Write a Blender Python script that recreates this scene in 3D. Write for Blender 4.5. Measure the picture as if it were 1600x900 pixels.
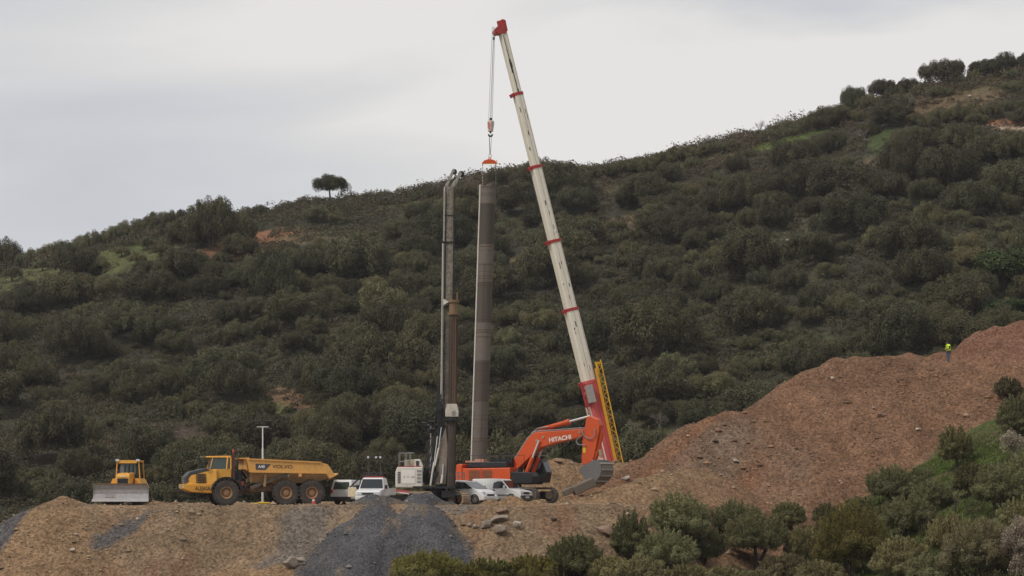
import bpy, bmesh, math, random
import numpy as np
from mathutils import Matrix, Vector

# ------------------------------------------------------------------ clean
for o in list(bpy.data.objects):
    bpy.data.objects.remove(o)
S = bpy.context.scene
COL = S.collection
R = math.radians
random.seed(4)

# ------------------------------------------------------------------ camera / sky / sun / exposure
F = 4000.0          # focal length in pixels of a 1600 px wide picture (90 mm on 36 mm)
HOR = 775.0         # height of the horizon in that picture
cam_d = bpy.data.cameras.new('camera')
cam_d.lens = 90.0
cam_d.sensor_width = 36.0
cam_d.shift_y = (HOR - 450.0) / 1600.0
cam_d.clip_start = 1.0
cam_d.clip_end = 6000.0
cam = bpy.data.objects.new('camera', cam_d)
COL.objects.link(cam)
cam.rotation_euler = (R(90), 0, 0)
S.camera = cam
S.view_settings.view_transform = 'Standard'
S.view_settings.look = 'None'
S.view_settings.gamma = 1.0
S.view_settings.exposure = 0.0
S.view_settings.use_curve_mapping = False

SUN_EL, SUN_AZ = R(48), R(232)     # azimuth clockwise from +Y: from the left, a little behind the camera
sd = bpy.data.lights.new('sun', 'SUN')
sd.energy = 1.9
sd.angle = R(14)
sd.color = (1.0, 0.95, 0.88)
so = bpy.data.objects.new('sun', sd)
COL.objects.link(so)
tosun = Vector((math.sin(SUN_AZ) * math.cos(SUN_EL), math.cos(SUN_AZ) * math.cos(SUN_EL), math.sin(SUN_EL)))
so.rotation_euler = tosun.to_track_quat('Z', 'Y').to_euler()
so.location = (-60, -40, 80)

W = bpy.data.worlds.new('World')
S.world = W
W.use_nodes = True
wt = W.node_tree
wt.nodes.clear()
def wn(t, **k):
    n = wt.nodes.new(t)
    for a, b in k.items():
        setattr(n, a, b)
    return n
WL = wt.links.new
out = wn('ShaderNodeOutputWorld')
bg = wn('ShaderNodeBackground')
bg.inputs['Strength'].default_value = 0.1
sky = wn('ShaderNodeTexSky', sky_type='NISHITA', sun_disc=False)
sky.sun_elevation = SUN_EL
sky.sun_rotation = SUN_AZ
tc = wn('ShaderNodeTexCoord')
mp = wn('ShaderNodeMapping')
mp.inputs['Scale'].default_value = (1.0, 1.0, 3.6)
WL(tc.outputs['Generated'], mp.inputs['Vector'])
n1 = wn('ShaderNodeTexNoise')
n1.inputs['Scale'].default_value = 4.2
n1.inputs['Detail'].default_value = 6.0
n1.inputs['Roughness'].default_value = 0.48
n1.inputs['Distortion'].default_value = 0.35
WL(mp.outputs['Vector'], n1.inputs['Vector'])
# direction toward the thin, bright part of the cloud deck (a long, flat bank)
nw = wn('ShaderNodeTexNoise')
nw.inputs['Scale'].default_value = 7.0
nw.inputs['Detail'].default_value = 4.0
WL(mp.outputs['Vector'], nw.inputs['Vector'])
wv = wn('ShaderNodeVectorMath', operation='MULTIPLY_ADD')
wv.inputs[1].default_value = (0.10, 0.0, 0.075)
WL(nw.outputs['Color'], wv.inputs[0])
WL(tc.outputs['Generated'], wv.inputs[2])
FLAT = Vector((0.62, 1.0, 2.1))
fl = wn('ShaderNodeVectorMath', operation='MULTIPLY')
fl.inputs[1].default_value = FLAT
WL(wv.outputs['Vector'], fl.inputs[0])
OFF = Vector((0.05, 0.0, 0.0375))
vd = wn('ShaderNodeVectorMath', operation='DISTANCE')
vd.inputs[1].default_value = (Vector((0.095, 1.0, 0.168)).normalized() + OFF) * FLAT
WL(fl.outputs['Vector'], vd.inputs[0])
mr = wn('ShaderNodeMapRange', interpolation_type='SMOOTHSTEP')
mr.inputs['From Min'].default_value = 0.20
mr.inputs['From Max'].default_value = 0.02
WL(vd.outputs['Value'], mr.inputs['Value'])
m1 = wn('ShaderNodeMath', operation='MULTIPLY_ADD')
m1.inputs[1].default_value = 0.30
WL(mr.outputs['Result'], m1.inputs[0])
m2 = wn('ShaderNodeMath', operation='MULTIPLY_ADD')
m2.inputs[2].default_value = -0.32
m2.inputs[1].default_value = 1.75
WL(n1.outputs['Fac'], m2.inputs[0])
WL(m2.outputs[0], m1.inputs[2])
cr = wn('ShaderNodeValToRGB')
el = cr.color_ramp.elements
el[0].position = 0.26
el[0].color = (0.580, 0.592, 0.628, 1)
el[1].position = 0.90
el[1].color = (0.84, 0.815, 0.795, 1)
e = el.new(0.48); e.color = (0.64, 0.65, 0.68, 1)
e = el.new(0.66); e.color = (0.715, 0.71, 0.71, 1)
vd2 = wn('ShaderNodeVectorMath', operation='DISTANCE')       # a thicker, greyer bank high on the right
vd2.inputs[1].default_value = (Vector((0.12, 1.0, 0.222)).normalized() + OFF) * FLAT
WL(fl.outputs['Vector'], vd2.inputs[0])
mr2 = wn('ShaderNodeMapRange', interpolation_type='SMOOTHSTEP')
mr2.inputs['From Min'].default_value = 0.085
mr2.inputs['From Max'].default_value = 0.02
WL(vd2.outputs['Value'], mr2.inputs['Value'])
m3 = wn('ShaderNodeMath', operation='MULTIPLY_ADD')
m3.inputs[1].default_value = -0.62
WL(mr2.outputs['Result'], m3.inputs[0])
WL(m1.outputs[0], m3.inputs[2])
WL(m3.outputs[0], cr.inputs['Fac'])
sc = wn('ShaderNodeVectorMath', operation='SCALE')
sc.inputs['Scale'].default_value = 9.9
WL(cr.outputs['Color'], sc.inputs[0])
mx = wn('ShaderNodeMix', data_type='RGBA')
mx.inputs['Factor'].default_value = 0.95
WL(sky.outputs['Color'], mx.inputs['A'])
WL(sc.outputs['Vector'], mx.inputs['B'])
WL(mx.outputs['Result'], bg.inputs['Color'])
WL(bg.outputs['Background'], out.inputs['Surface'])

# ------------------------------------------------------------------ helpers: points, noise
def at(px, py, Y):
    """world point seen at (px,py) of the 1600x900 photograph at distance Y"""
    return Vector(((px - 800.0) * Y / F, Y, (HOR - py) * Y / F))

def _hash(ix, iy, seed):
    h = (ix.astype(np.int64) * 374761393 + iy.astype(np.int64) * 668265263 + seed * 1442695041) & 0xFFFFFFFF
    h = ((h ^ (h >> 13)) * 1274126177) & 0xFFFFFFFF
    h = h ^ (h >> 16)
    return (h & 0xFFFF) / 65535.0

def vnoise(x, y, seed=0):
    x = np.asarray(x, float); y = np.asarray(y, float)
    ix = np.floor(x); iy = np.floor(y)
    fx = x - ix; fy = y - iy
    fx = fx * fx * (3 - 2 * fx); fy = fy * fy * (3 - 2 * fy)
    a = _hash(ix, iy, seed); b = _hash(ix + 1, iy, seed)
    c = _hash(ix, iy + 1, seed); d = _hash(ix + 1, iy + 1, seed)
    return (a + (b - a) * fx) * (1 - fy) + (c + (d - c) * fx) * fy

def fbm(x, y, seed=0, oct=4):
    """about -1..1"""
    s = 0.0; a = 1.0; t = 0.0
    x = np.asarray(x, float); y = np.asarray(y, float)
    for i in range(oct):
        s = s + a * (vnoise(x * 2 ** i + 17.3 * i, y * 2 ** i - 9.1 * i, seed + i) * 2 - 1)
        t += a; a *= 0.5
    return s / t * 1.6

def sstep(a, b, x):
    t = np.clip((np.asarray(x, float) - a) / (b - a), 0, 1)
    return t * t * (3 - 2 * t)

def smin(a, b, k):
    h = np.clip(0.5 + 0.5 * (b - a) / k, 0, 1)
    return b * (1 - h) + a * h - k * h * (1 - h)

def smax(a, b, k):
    return -smin(-a, -b, k)

# ------------------------------------------------------------------ helpers: terrain shapes
BENCH = -0.62

def ridge(X, Y, pts, slope, k=0.12):
    """height of loose material tipped along a crest polyline of (px, py, Y), standing at one slope"""
    P = [at(*p) for p in pts]
    best = np.full(np.shape(X), -1e3)
    for a, b in zip(P[:-1], P[1:]):
        dx, dy = b.x - a.x, b.y - a.y
        L2 = dx * dx + dy * dy + 1e-9
        t = np.clip(((X - a.x) * dx + (Y - a.y) * dy) / L2, 0, 1)
        d = np.sqrt((X - a.x - t * dx) ** 2 + (Y - a.y - t * dy) ** 2)
        d = np.sqrt(d * d + k) - math.sqrt(k)
        best = np.maximum(best, a.z + t * (b.z - a.z) - d * slope)
    return best

HEAP_A = [(975, 735, 196), (1020, 712, 199), (1050, 690, 200), (1110, 652, 202), (1135, 643, 203), (1165, 642, 203),
          (1190, 631, 204), (1240, 596, 206), (1300, 562, 208), (1325, 560, 208), (1400, 558, 207), (1490, 562, 207),
          (1600, 538, 206), (1760, 500, 205)]
HEAP_B = [(1360, 560, 214), (1480, 547, 214), (1530, 523, 214), (1600, 500, 215), (1760, 450, 217)]
BERM = [(830, 740, 202), (850, 722, 203), (872, 716, 204), (905, 722, 205), (960, 722, 203), (1010, 728, 200), (1060, 715, 202)]
FRONT = [(880, 786, 180), (915, 774, 181), (955, 760, 182), (1000, 750, 184), (1060, 735, 188), (1100, 730, 192)]
BUMPS = [((800, 776, 174), 0.75), ((765, 780, 173.6), 0.7), ((840, 782, 175), 0.7), ((98, 774, 172.6), 0.75), ((78, 783, 172), 0.75),
         ((119, 783, 173), 0.7), ((243, 783, 178), 0.6), ((275, 785, 180), 0.5), ((480, 788, 176), 0.4)]

def natural(X, Y):
    nr = 2.0 + 0.48 * (X - 32.7) + 0.14 * (Y - 183)
    nr = np.minimum(nr, 9 + 0.05 * X)
    nl = -5.7 + 0.02 * (Y - 160) + np.where(X < -8, 0.16 * (X + 8), 0)
    nl = np.maximum(nl, -16)
    n = smax(nr, nl, 2.0)
    back = -6.5 + 0 * X                      # valley between the bench and the far hillside
    n = np.where(Y > 195, n + (back - n) * sstep(195, 225, Y), n)
    return n + 0.25 * fbm(X / 5, Y / 5, 21)

def bench(X, Y):
    p = BENCH + 0.07 * fbm(X / 2.6, Y / 2.6, 5) + 0.10 * fbm(X / 9, Y / 9, 6)
    ye = 171.5 + 1.0 * fbm(X / 7, 0 * X, 8) - 1.2 * sstep(-4, 8, X) + 22 * sstep(9, 19, X)
    fr = p - (ye - Y) * 0.73 + 0.22 * fbm(X / 1.5, Y / 4, 9)
    lf = p + (X + 31.9 - (Y - 172) * 0.25) * 0.75 + 0.2 * fbm(X / 1.5, Y / 1.5, 10)
    bk = p - (Y - 231) * 0.55
    z = smin(p, fr, 0.35)
    z = smin(z, lf, 0.35)
    z = smin(z, bk, 0.8)
    return z

def layers(X, Y):
    n = natural(X, Y)
    b = bench(X, Y)
    rough = 0.30 * fbm(X / 3.2, Y / 3.2, 31) + 0.10 * fbm(X / 0.9, Y / 0.9, 33, 3)
    # gullies that run down the heap
    gul = 0.22 * fbm(X / 1.4 + Y * 0.25, Y / 9.0, 37, 3)
    h = np.maximum(ridge(X, Y, HEAP_A, 0.63), ridge(X, Y, HEAP_B, 0.66)) + rough + gul
    e = np.maximum(ridge(X, Y, BERM, 0.66), ridge(X, Y, FRONT, 0.55)) + rough * 0.9
    for (pt, sl) in BUMPS:
        c = at(*pt)
        d = np.sqrt((X - c.x) ** 2 + (Y - c.y) ** 2)
        e = np.maximum(e, c.z - (np.sqrt(d * d + 0.3) - 0.55) * sl + rough * 0.5)
    return n, b, h, e

def ground_z(X, Y):
    n, b, h, e = layers(np.asarray(X, float), np.asarray(Y, float))
    z = smax(n, b, 0.4)
    z = smax(z, e, 0.3)
    z = smax(z, h, 0.3)
    return z

# gravel tipped over the edge of the bench: apexes (px, py, Y, slope)
GRAVEL = [[(592, 773, 172.8), (582, 800, 169.6), (566, 840, 166.6), (548, 905, 162.6), (535, 950, 160)],
          [(664, 771, 173.4), (656, 800, 169.8), (638, 840, 166.6), (612, 905, 162.6), (598, 950, 160)]]
def gravel_z(X, Y, pts):
    g = ridge(X, Y, pts, 0.72, 1.9) + 0.12
    return g + 0.09 * fbm(X / 0.7, Y / 0.7, 51, 4) + 0.30 * fbm(X / 2.1, Y / 4.0, 52, 3)

# the far hillside
SKYLINE = np.array([(-1200, 560), (-400, 470), (0, 422), (60, 408), (150, 386), (250, 354), (300, 345), (400, 333), (480, 314), (560, 310),
                    (640, 300), (760, 276), (830, 268), (900, 268), (1000, 253), (1060, 234), (1200, 205), (1300, 176),
                    (1400, 142), (1500, 122), (1600, 103), (2000, 30), (2800, -80)], float)
YC = 480.0
YF = 250.0
def hill_z(X, Y):
    X = np.asarray(X, float); Y = np.asarray(Y, float)
    px = 800 + F * X / np.maximum(Y, 200)
    crest = (HOR - np.interp(px, SKYLINE[:, 0], SKYLINE[:, 1])) * YC / F
    t = (Y - YF) / (YC - YF)
    base = -5.0
    tt = np.clip(t, -0.3, 1)
    prof = 0.88 * tt + 0.12 * tt * tt
    z = base + (crest - base) * prof
    amp = np.clip(t * 4, 0, 1) * np.clip((1 - t) * 5, 0, 1)
    z = z + amp * (3.6 * fbm(X / 46, Y / 60, 61, 3) + 1.2 * fbm(X / 14, Y / 14, 62, 3))
    z = np.where(t > 1, crest - 0.30 * (Y - YC) * np.clip((Y - YC) / 20, 0, 1), z)
    return z

def hill_at(px, py):
    Y = np.linspace(252, YC, 460)
    X = (px - 800) * Y / F
    p = HOR - hill_z(X, Y) * F / Y
    i = np.where(p <= py)[0]
    k = i[0] if len(i) else len(Y) - 1
    return Vector((X[k], Y[k], float(hill_z(X[k], Y[k]))))

def ground_at(px, py, y0=120.0, y1=215.0):
    Y = np.linspace(y0, y1, 1200)
    X = (px - 800) * Y / F
    z = ground_z(X, Y)
    p = HOR - z * F / Y
    i = np.where(p <= py)[0]
    k = i[0] if len(i) else len(Y) - 1
    return Vector((X[k], Y[k], z[k]))

# ------------------------------------------------------------------ helpers: materials
MATS = {}
def mat(name, color, rough=0.6, metal=0.0, dirt=0.0, dirt_col=(0.19, 0.125, 0.075), dscale=1.3, var=0.12, bump=0.0, spec=0.4, low=None):
    """paint / metal / stone with procedural wear: dust patches and tone variation in object space"""
    if name in MATS:
        return MATS[name]
    m = bpy.data.materials.new(name)
    m.use_nodes = True
    nt = m.node_tree
    b = nt.nodes['Principled BSDF']
    b.inputs['Roughness'].default_value = rough
    b.inputs['Metallic'].default_value = metal
    b.inputs['Specular IOR Level'].default_value = spec
    tcn = nt.nodes.new('ShaderNodeTexCoord')
    no = nt.nodes.new('ShaderNodeTexNoise')
    no.inputs['Scale'].default_value = dscale
    no.inputs['Detail'].default_value = 7
    no.inputs['Roughness'].default_value = 0.62
    nt.links.new(tcn.outputs['Object'], no.inputs['Vector'])
    no2 = nt.nodes.new('ShaderNodeTexNoise')
    no2.inputs['Scale'].default_value = dscale * 5.7
    no2.inputs['Detail'].default_value = 4
    nt.links.new(tcn.outputs['Object'], no2.inputs['Vector'])
    hv = nt.nodes.new('ShaderNodeMapRange')
    hv.inputs['From Min'].default_value = 0.3; hv.inputs['From Max'].default_value = 0.7
    hv.inputs['To Min'].default_value = 1 - var; hv.inputs['To Max'].default_value = 1 + var
    nt.links.new(no2.outputs['Fac'], hv.inputs['Value'])
    sv = nt.nodes.new('ShaderNodeVectorMath'); sv.operation = 'SCALE'
    sv.inputs[0].default_value = color
    nt.links.new(hv.outputs['Result'], sv.inputs['Scale'])
    mxn = nt.nodes.new('ShaderNodeMix'); mxn.data_type = 'RGBA'
    dr = nt.nodes.new('ShaderNodeMapRange')
    dr.inputs['From Min'].default_value = 0.62 - 0.3 * dirt
    dr.inputs['From Max'].default_value = 0.78
    dr.inputs['To Max'].default_value = min(1.0, dirt * 1.5)
    nt.links.new(no.outputs['Fac'], dr.inputs['Value'])
    fac = dr.outputs['Result']
    if low is not None:                       # splashed mud up to this height of the part's own frame
        sp = nt.nodes.new('ShaderNodeSeparateXYZ')
        nt.links.new(tcn.outputs['Object'], sp.inputs[0])
        lr = nt.nodes.new('ShaderNodeMapRange')
        lr.inputs['From Min'].default_value = low; lr.inputs['From Max'].default_value = low * 0.3
        lr.inputs['To Max'].default_value = 0.75
        nt.links.new(sp.outputs['Z'], lr.inputs['Value'])
        mm = nt.nodes.new('ShaderNodeMath'); mm.operation = 'MAXIMUM'
        ml = nt.nodes.new('ShaderNodeMath'); ml.operation = 'MULTIPLY'
        nt.links.new(lr.outputs['Result'], ml.inputs[0]); nt.links.new(no2.outputs['Fac'], ml.inputs[1])
        nt.links.new(ml.outputs[0], mm.inputs[0]); nt.links.new(fac, mm.inputs[1])
        fac = mm.outputs[0]
    nt.links.new(fac, mxn.inputs['Factor'])
    nt.links.new(sv.outputs['Vector'], mxn.inputs['A'])
    mxn.inputs['B'].default_value = (*dirt_col, 1)
    nt.links.new(mxn.outputs['Result'], b.inputs['Base Color'])
    if bump:
        bp = nt.nodes.new('ShaderNodeBump')
        bp.inputs['Strength'].default_value = bump
        bp.inputs['Distance'].default_value = 0.05
        nt.links.new(no2.outputs['Fac'], bp.inputs['Height'])
        nt.links.new(bp.outputs['Normal'], b.inputs['Normal'])
    MATS[name] = m
    return m

def leaf_mat(name, transl=0.25):
    m = bpy.data.materials.new(name)
    m.use_nodes = True
    nt = m.node_tree
    b = nt.nodes['Principled BSDF']
    b.inputs['Roughness'].default_value = 0.6
    b.inputs['Specular IOR Level'].default_value = 0.25
    a = nt.nodes.new('ShaderNodeAttribute'); a.attribute_name = 'Col'
    oi = nt.nodes.new('ShaderNodeObjectInfo')
    mr_ = nt.nodes.new('ShaderNodeMapRange')
    mr_.inputs['To Min'].default_value = 0.72; mr_.inputs['To Max'].default_value = 1.25
    nt.links.new(oi.outputs['Random'], mr_.inputs['Value'])
    s = nt.nodes.new('ShaderNodeVectorMath'); s.operation = 'SCALE'
    nt.links.new(a.outputs['Color'], s.inputs[0]); nt.links.new(mr_.outputs['Result'], s.inputs['Scale'])
    nt.links.new(s.outputs['Vector'], b.inputs['Base Color'])
    fr = nt.nodes.new('ShaderNodeMath'); fr.operation = 'MULTIPLY'; fr.inputs[1].default_value = 7.31
    nt.links.new(oi.outputs['Random'], fr.inputs[0])
    f2 = nt.nodes.new('ShaderNodeMath'); f2.operation = 'FRACT'; nt.links.new(fr.outputs[0], f2.inputs[0])
    hm = nt.nodes.new('ShaderNodeMix'); hm.data_type = 'RGBA'
    hm.inputs['A'].default_value = (1.22, 1.03, 0.82, 1); hm.inputs['B'].default_value = (1.06, 1.04, 0.88, 1)
    nt.links.new(f2.outputs[0], hm.inputs['Factor'])
    s0 = s
    s = nt.nodes.new('ShaderNodeVectorMath'); s.operation = 'MULTIPLY'
    nt.links.new(s0.outputs['Vector'], s.inputs[0]); nt.links.new(hm.outputs['Result'], s.inputs[1])
    nt.links.new(s.outputs['Vector'], b.inputs['Base Color'])
    t = nt.nodes.new('ShaderNodeBsdfTranslucent')
    nt.links.new(s.outputs['Vector'], t.inputs['Color'])
    ms = nt.nodes.new('ShaderNodeMixShader'); ms.inputs[0].default_value = transl
    o = nt.nodes['Material Output']
    nt.links.new(b.outputs[0], ms.inputs[1]); nt.links.new(t.outputs[0], ms.inputs[2])
    nt.links.new(ms.outputs[0], o.inputs['Surface'])
    return m

def earth_mat(name, stone_scale=3.0, stone=0.5, bump=0.5):
    """loose stony earth: colour of the material from the attribute Col, with stones and clods"""
    m = bpy.data.materials.new(name)
    m.use_nodes = True
    nt = m.node_tree; L = nt.links.new
    b = nt.nodes['Principled BSDF']
    b.inputs['Roughness'].default_value = 0.95
    b.inputs['Specular IOR Level'].default_value = 0.1
    a = nt.nodes.new('ShaderNodeAttribute'); a.attribute_name = 'Col'
    g = nt.nodes.new('ShaderNodeNewGeometry')
    def noise(sc_, det, ro=0.6):
        n = nt.nodes.new('ShaderNodeTexNoise')
        n.inputs['Scale'].default_value = sc_; n.inputs['Detail'].default_value = det; n.inputs['Roughness'].default_value = ro
        L(g.outputs['Position'], n.inputs['Vector'])
        return n
    nA = noise(0.55, 8, 0.7); nB = noise(4.5, 6, 0.7)
    v = nt.nodes.new('ShaderNodeTexVoronoi')
    v.inputs['Scale'].default_value = stone_scale
    v.inputs['Randomness'].default_value = 1.0
    L(g.outputs['Position'], v.inputs['Vector'])
    v2 = nt.nodes.new('ShaderNodeTexVoronoi')
    v2.inputs['Scale'].default_value = stone_scale * 2.2
    L(g.outputs['Position'], v2.inputs['Vector'])
    # tone variation
    mA = nt.nodes.new('ShaderNodeMapRange'); mA.inputs['From Min'].default_value = 0.3; mA.inputs['From Max'].default_value = 0.7
    mA.inputs['To Min'].default_value = 0.72; mA.inputs['To Max'].default_value = 1.28
    L(nA.outputs['Fac'], mA.inputs['Value'])
    mB = nt.nodes.new('ShaderNodeMapRange'); mB.inputs['From Min'].default_value = 0.3; mB.inputs['From Max'].default_value = 0.7
    mB.inputs['To Min'].default_value = 0.78; mB.inputs['To Max'].default_value = 1.22
    L(nB.outputs['Fac'], mB.inputs['Value'])
    mu = nt.nodes.new('ShaderNodeMath'); mu.operation = 'MULTIPLY'
    L(mA.outputs[0], mu.inputs[0]); L(mB.outputs[0], mu.inputs[1])
    s = nt.nodes.new('ShaderNodeVectorMath'); s.operation = 'SCALE'
    L(a.outputs['Color'], s.inputs[0]); L(mu.outputs[0], s.inputs['Scale'])
    # individual stones: some cells paler / darker than the earth
    sx = nt.nodes.new('ShaderNodeSeparateColor'); L(v.outputs['Color'], sx.inputs[0])
    r1 = nt.nodes.new('ShaderNodeMapRange'); r1.inputs['From Min'].default_value = 0.72; r1.inputs['From Max'].default_value = 0.95
    r1.inputs['To Max'].default_value = stone
    L(sx.outputs[0], r1.inputs['Value'])
    r1b = nt.nodes.new('ShaderNodeMapRange'); r1b.inputs['From Min'].default_value = 0.42; r1b.inputs['From Max'].default_value = 0.30
    L(v.outputs['Distance'], r1b.inputs['Value'])
    k1 = nt.nodes.new('ShaderNodeMath'); k1.operation = 'MULTIPLY'; L(r1.outputs[0], k1.inputs[0]); L(r1b.outputs[0], k1.inputs[1])
    mxx = nt.nodes.new('ShaderNodeMix'); mxx.data_type = 'RGBA'
    L(k1.outputs[0], mxx.inputs['Factor']); L(s.outputs['Vector'], mxx.inputs['A'])
    lt = nt.nodes.new('ShaderNodeVectorMath'); lt.operation = 'MULTIPLY_ADD'
    L(a.outputs['Color'], lt.inputs[0]); lt.inputs[1].default_value = (1.35, 1.36, 1.36); lt.inputs[2].default_value = (0.045, 0.038, 0.030)
    L(lt.outputs[0], mxx.inputs['B'])
    sx2 = nt.nodes.new('ShaderNodeSeparateColor'); L(v2.outputs['Color'], sx2.inputs[0])
    r2 = nt.nodes.new('ShaderNodeMapRange'); r2.inputs['From Min'].default_value = 0.05; r2.inputs['From Max'].default_value = 0.95; r2.inputs['To Min'].default_value = 0.66; r2.inputs['To Max'].default_value = 1.36
    L(sx2.outputs[1], r2.inputs['Value'])
    s2 = nt.nodes.new('ShaderNodeVectorMath'); s2.operation = 'SCALE'
    L(mxx.outputs['Result'], s2.inputs[0]); L(r2.outputs[0], s2.inputs['Scale'])
    L(s2.outputs['Vector'], b.inputs['Base Color'])
    # relief
    ad = nt.nodes.new('ShaderNodeMath'); ad.operation = 'MULTIPLY_ADD'; ad.inputs[1].default_value = -0.6
    L(v.outputs['Distance'], ad.inputs[0]); L(nB.outputs['Fac'], ad.inputs[2])
    ad2 = nt.nodes.new('ShaderNodeMath'); ad2.operation = 'MULTIPLY_ADD'; ad2.inputs[1].default_value = -0.35
    L(v2.outputs['Distance'], ad2.inputs[0]); L(ad.outputs[0], ad2.inputs[2])
    bp = nt.nodes.new('ShaderNodeBump'); bp.inputs['Strength'].default_value = bump; bp.inputs['Distance'].default_value = 0.22
    L(ad2.outputs[0], bp.inputs['Height']); L(bp.outputs['Normal'], b.inputs['Normal'])
    return m

def glass_mat(name, color=(0.015, 0.02, 0.022), rough=0.08):
    m = bpy.data.materials.new(name); m.use_nodes = True
    b = m.node_tree.nodes['Principled BSDF']
    b.inputs['Base Color'].default_value = (*color, 1)
    b.inputs['Roughness'].default_value = rough
    b.inputs['Specular IOR Level'].default_value = 0.7
    MATS[name] = m
    return m

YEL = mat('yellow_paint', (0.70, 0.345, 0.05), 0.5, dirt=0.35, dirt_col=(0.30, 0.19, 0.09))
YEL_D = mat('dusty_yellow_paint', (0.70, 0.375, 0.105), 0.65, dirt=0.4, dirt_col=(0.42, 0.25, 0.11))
MUD = mat('dried_mud', (0.17, 0.105, 0.062), 0.9, dirt=0.5, dirt_col=(0.09, 0.06, 0.04), var=0.3, bump=0.4)
PALEMUD = mat('pale_mud', (0.34, 0.26, 0.18), 0.9, dirt=0.5, dirt_col=(0.2, 0.14, 0.09), var=0.3, bump=0.5)
RUB = mat('dusty_rubber', (0.055, 0.048, 0.042), 0.85, dirt=0.45, dirt_col=(0.15, 0.11, 0.075), var=0.2)
BLK = mat('black_paint', (0.018, 0.018, 0.020), 0.55, dirt=0.25, dirt_col=(0.07, 0.055, 0.045))
DKGREY = mat('dark_grey_paint', (0.045, 0.045, 0.05), 0.5, dirt=0.3)
STEEL = mat('bare_steel', (0.30, 0.285, 0.28), 0.5, 0.35, dirt=0.35, dirt_col=(0.22, 0.17, 0.13))
BLADE = mat('worn_blade_steel', (0.36, 0.345, 0.345), 0.5, 0.15, dirt=0.35, dirt_col=(0.26, 0.22, 0.19), dscale=0.8)
CHROME = mat('chrome_rod', (0.75, 0.75, 0.73), 0.25, 0.6, var=0.03)
WHT = mat('white_car_paint', (0.72, 0.72, 0.70), 0.35, dirt=0.12, dirt_col=(0.42, 0.36, 0.28), var=0.03, low=0.75)
WHT_M = mat('white_machine_paint', (0.66, 0.62, 0.55), 0.5, dirt=0.35, dirt_col=(0.36, 0.27, 0.19), var=0.06)
CREAM = mat('cream_boom_paint', (0.72, 0.665, 0.55), 0.45, dirt=0.22, dirt_col=(0.45, 0.38, 0.28), var=0.04, dscale=0.6)
RED = mat('crane_red_paint', (0.58, 0.098, 0.090), 0.5, dirt=0.25, dirt_col=(0.50, 0.20, 0.15), var=0.06, dscale=0.8)
DRED = mat('dark_red_paint', (0.36, 0.03, 0.025), 0.5, dirt=0.2)
ORG = mat('excavator_orange_paint', (0.62, 0.088, 0.018), 0.45, dirt=0.18, dirt_col=(0.40, 0.16, 0.08), var=0.07)
CYEL = mat('jib_yellow_paint', (0.66, 0.36, 0.02), 0.5, dirt=0.25)
RUST = mat('rusty_steel', (0.095, 0.058, 0.040), 0.75, 0.1, dirt=0.6, dirt_col=(0.075, 0.055, 0.045), var=0.3, bump=0.2)
MASTW = mat('grimy_white_mast', (0.29, 0.255, 0.20), 0.65, dirt=0.95, dirt_col=(0.06, 0.045, 0.032), dscale=3.2, var=0.4)
GLS = glass_mat('dark_glass')
GLS_G = glass_mat('green_tinted_glass', (0.04, 0.06, 0.05), 0.1)
GLS_P = glass_mat('painted_reflection_glass', (0.12, 0.12, 0.125), 0.12)  # sky reflection put into a paler base colour
LENS = mat('lamp_lens', (0.6, 0.62, 0.62), 0.2, var=0.05)
BARK = mat('bark', (0.075, 0.058, 0.045), 0.95, dirt=0.4, dirt_col=(0.035, 0.028, 0.022), bump=0.5)
TWIG = mat('grey_twigs', (0.19, 0.155, 0.13), 0.9, var=0.2)
LIME = mat('lime_fabric', (0.66, 0.92, 0.03), 0.8, var=0.05)
DENIM = mat('blue_denim', (0.06, 0.085, 0.125), 0.9)
NAVY = mat('dark_jacket', (0.02, 0.02, 0.025), 0.9)
SKIN = mat('skin', (0.42, 0.23, 0.16), 0.6, var=0.03)
ROCK = mat('grey_tan_rock', (0.27, 0.225, 0.18), 0.95, dirt=0.5, dirt_col=(0.17, 0.11, 0.075), dscale=0.9, var=0.25, bump=0.6)
ROCK_R = mat('reddish_rock', (0.25, 0.165, 0.12), 0.95, dirt=0.5, dirt_col=(0.16, 0.085, 0.05), dscale=0.9, var=0.25, bump=0.6)
ROCK_P = mat('pale_rock', (0.42, 0.37, 0.31), 0.95, dirt=0.4, dirt_col=(0.25, 0.18, 0.12), dscale=0.9, var=0.2, bump=0.5)
CONC = mat('old_concrete', (0.14, 0.115, 0.09), 0.9, dirt=0.4, dirt_col=(0.17, 0.12, 0.08), var=0.15, bump=0.3)
TXT_D = mat('dark_lettering', (0.03, 0.02, 0.02), 0.6, var=0.02)
TXT_W = mat('white_lettering', (0.78, 0.74, 0.68), 0.5, var=0.02)
GREEN_SLING = mat('green_webbing', (0.02, 0.13, 0.075), 0.8)
CONE = mat('cone_red', (0.55, 0.07, 0.05), 0.6)
SAFETY_Y = mat('safety_yellow', (0.75, 0.52, 0.03), 0.5)
ORED = mat('spreader_orange_red', (0.66, 0.09, 0.02), 0.5, dirt=0.2)

# ------------------------------------------------------------------ helpers: meshes and objects
def tag(o, label=None, cat=None, group=None, kind=None):
    if label: o['label'] = label
    if cat: o['category'] = cat
    if group: o['group'] = group
    if kind: o['kind'] = kind
    return o

def thing(name, loc, rotz, label, cat, group=None):
    o = bpy.data.objects.new(name, None)
    o.empty_display_size = 0.3
    COL.objects.link(o)
    o.location = loc
    o.rotation_euler = (0, 0, rotz)
    return tag(o, label, cat, group)

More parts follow.
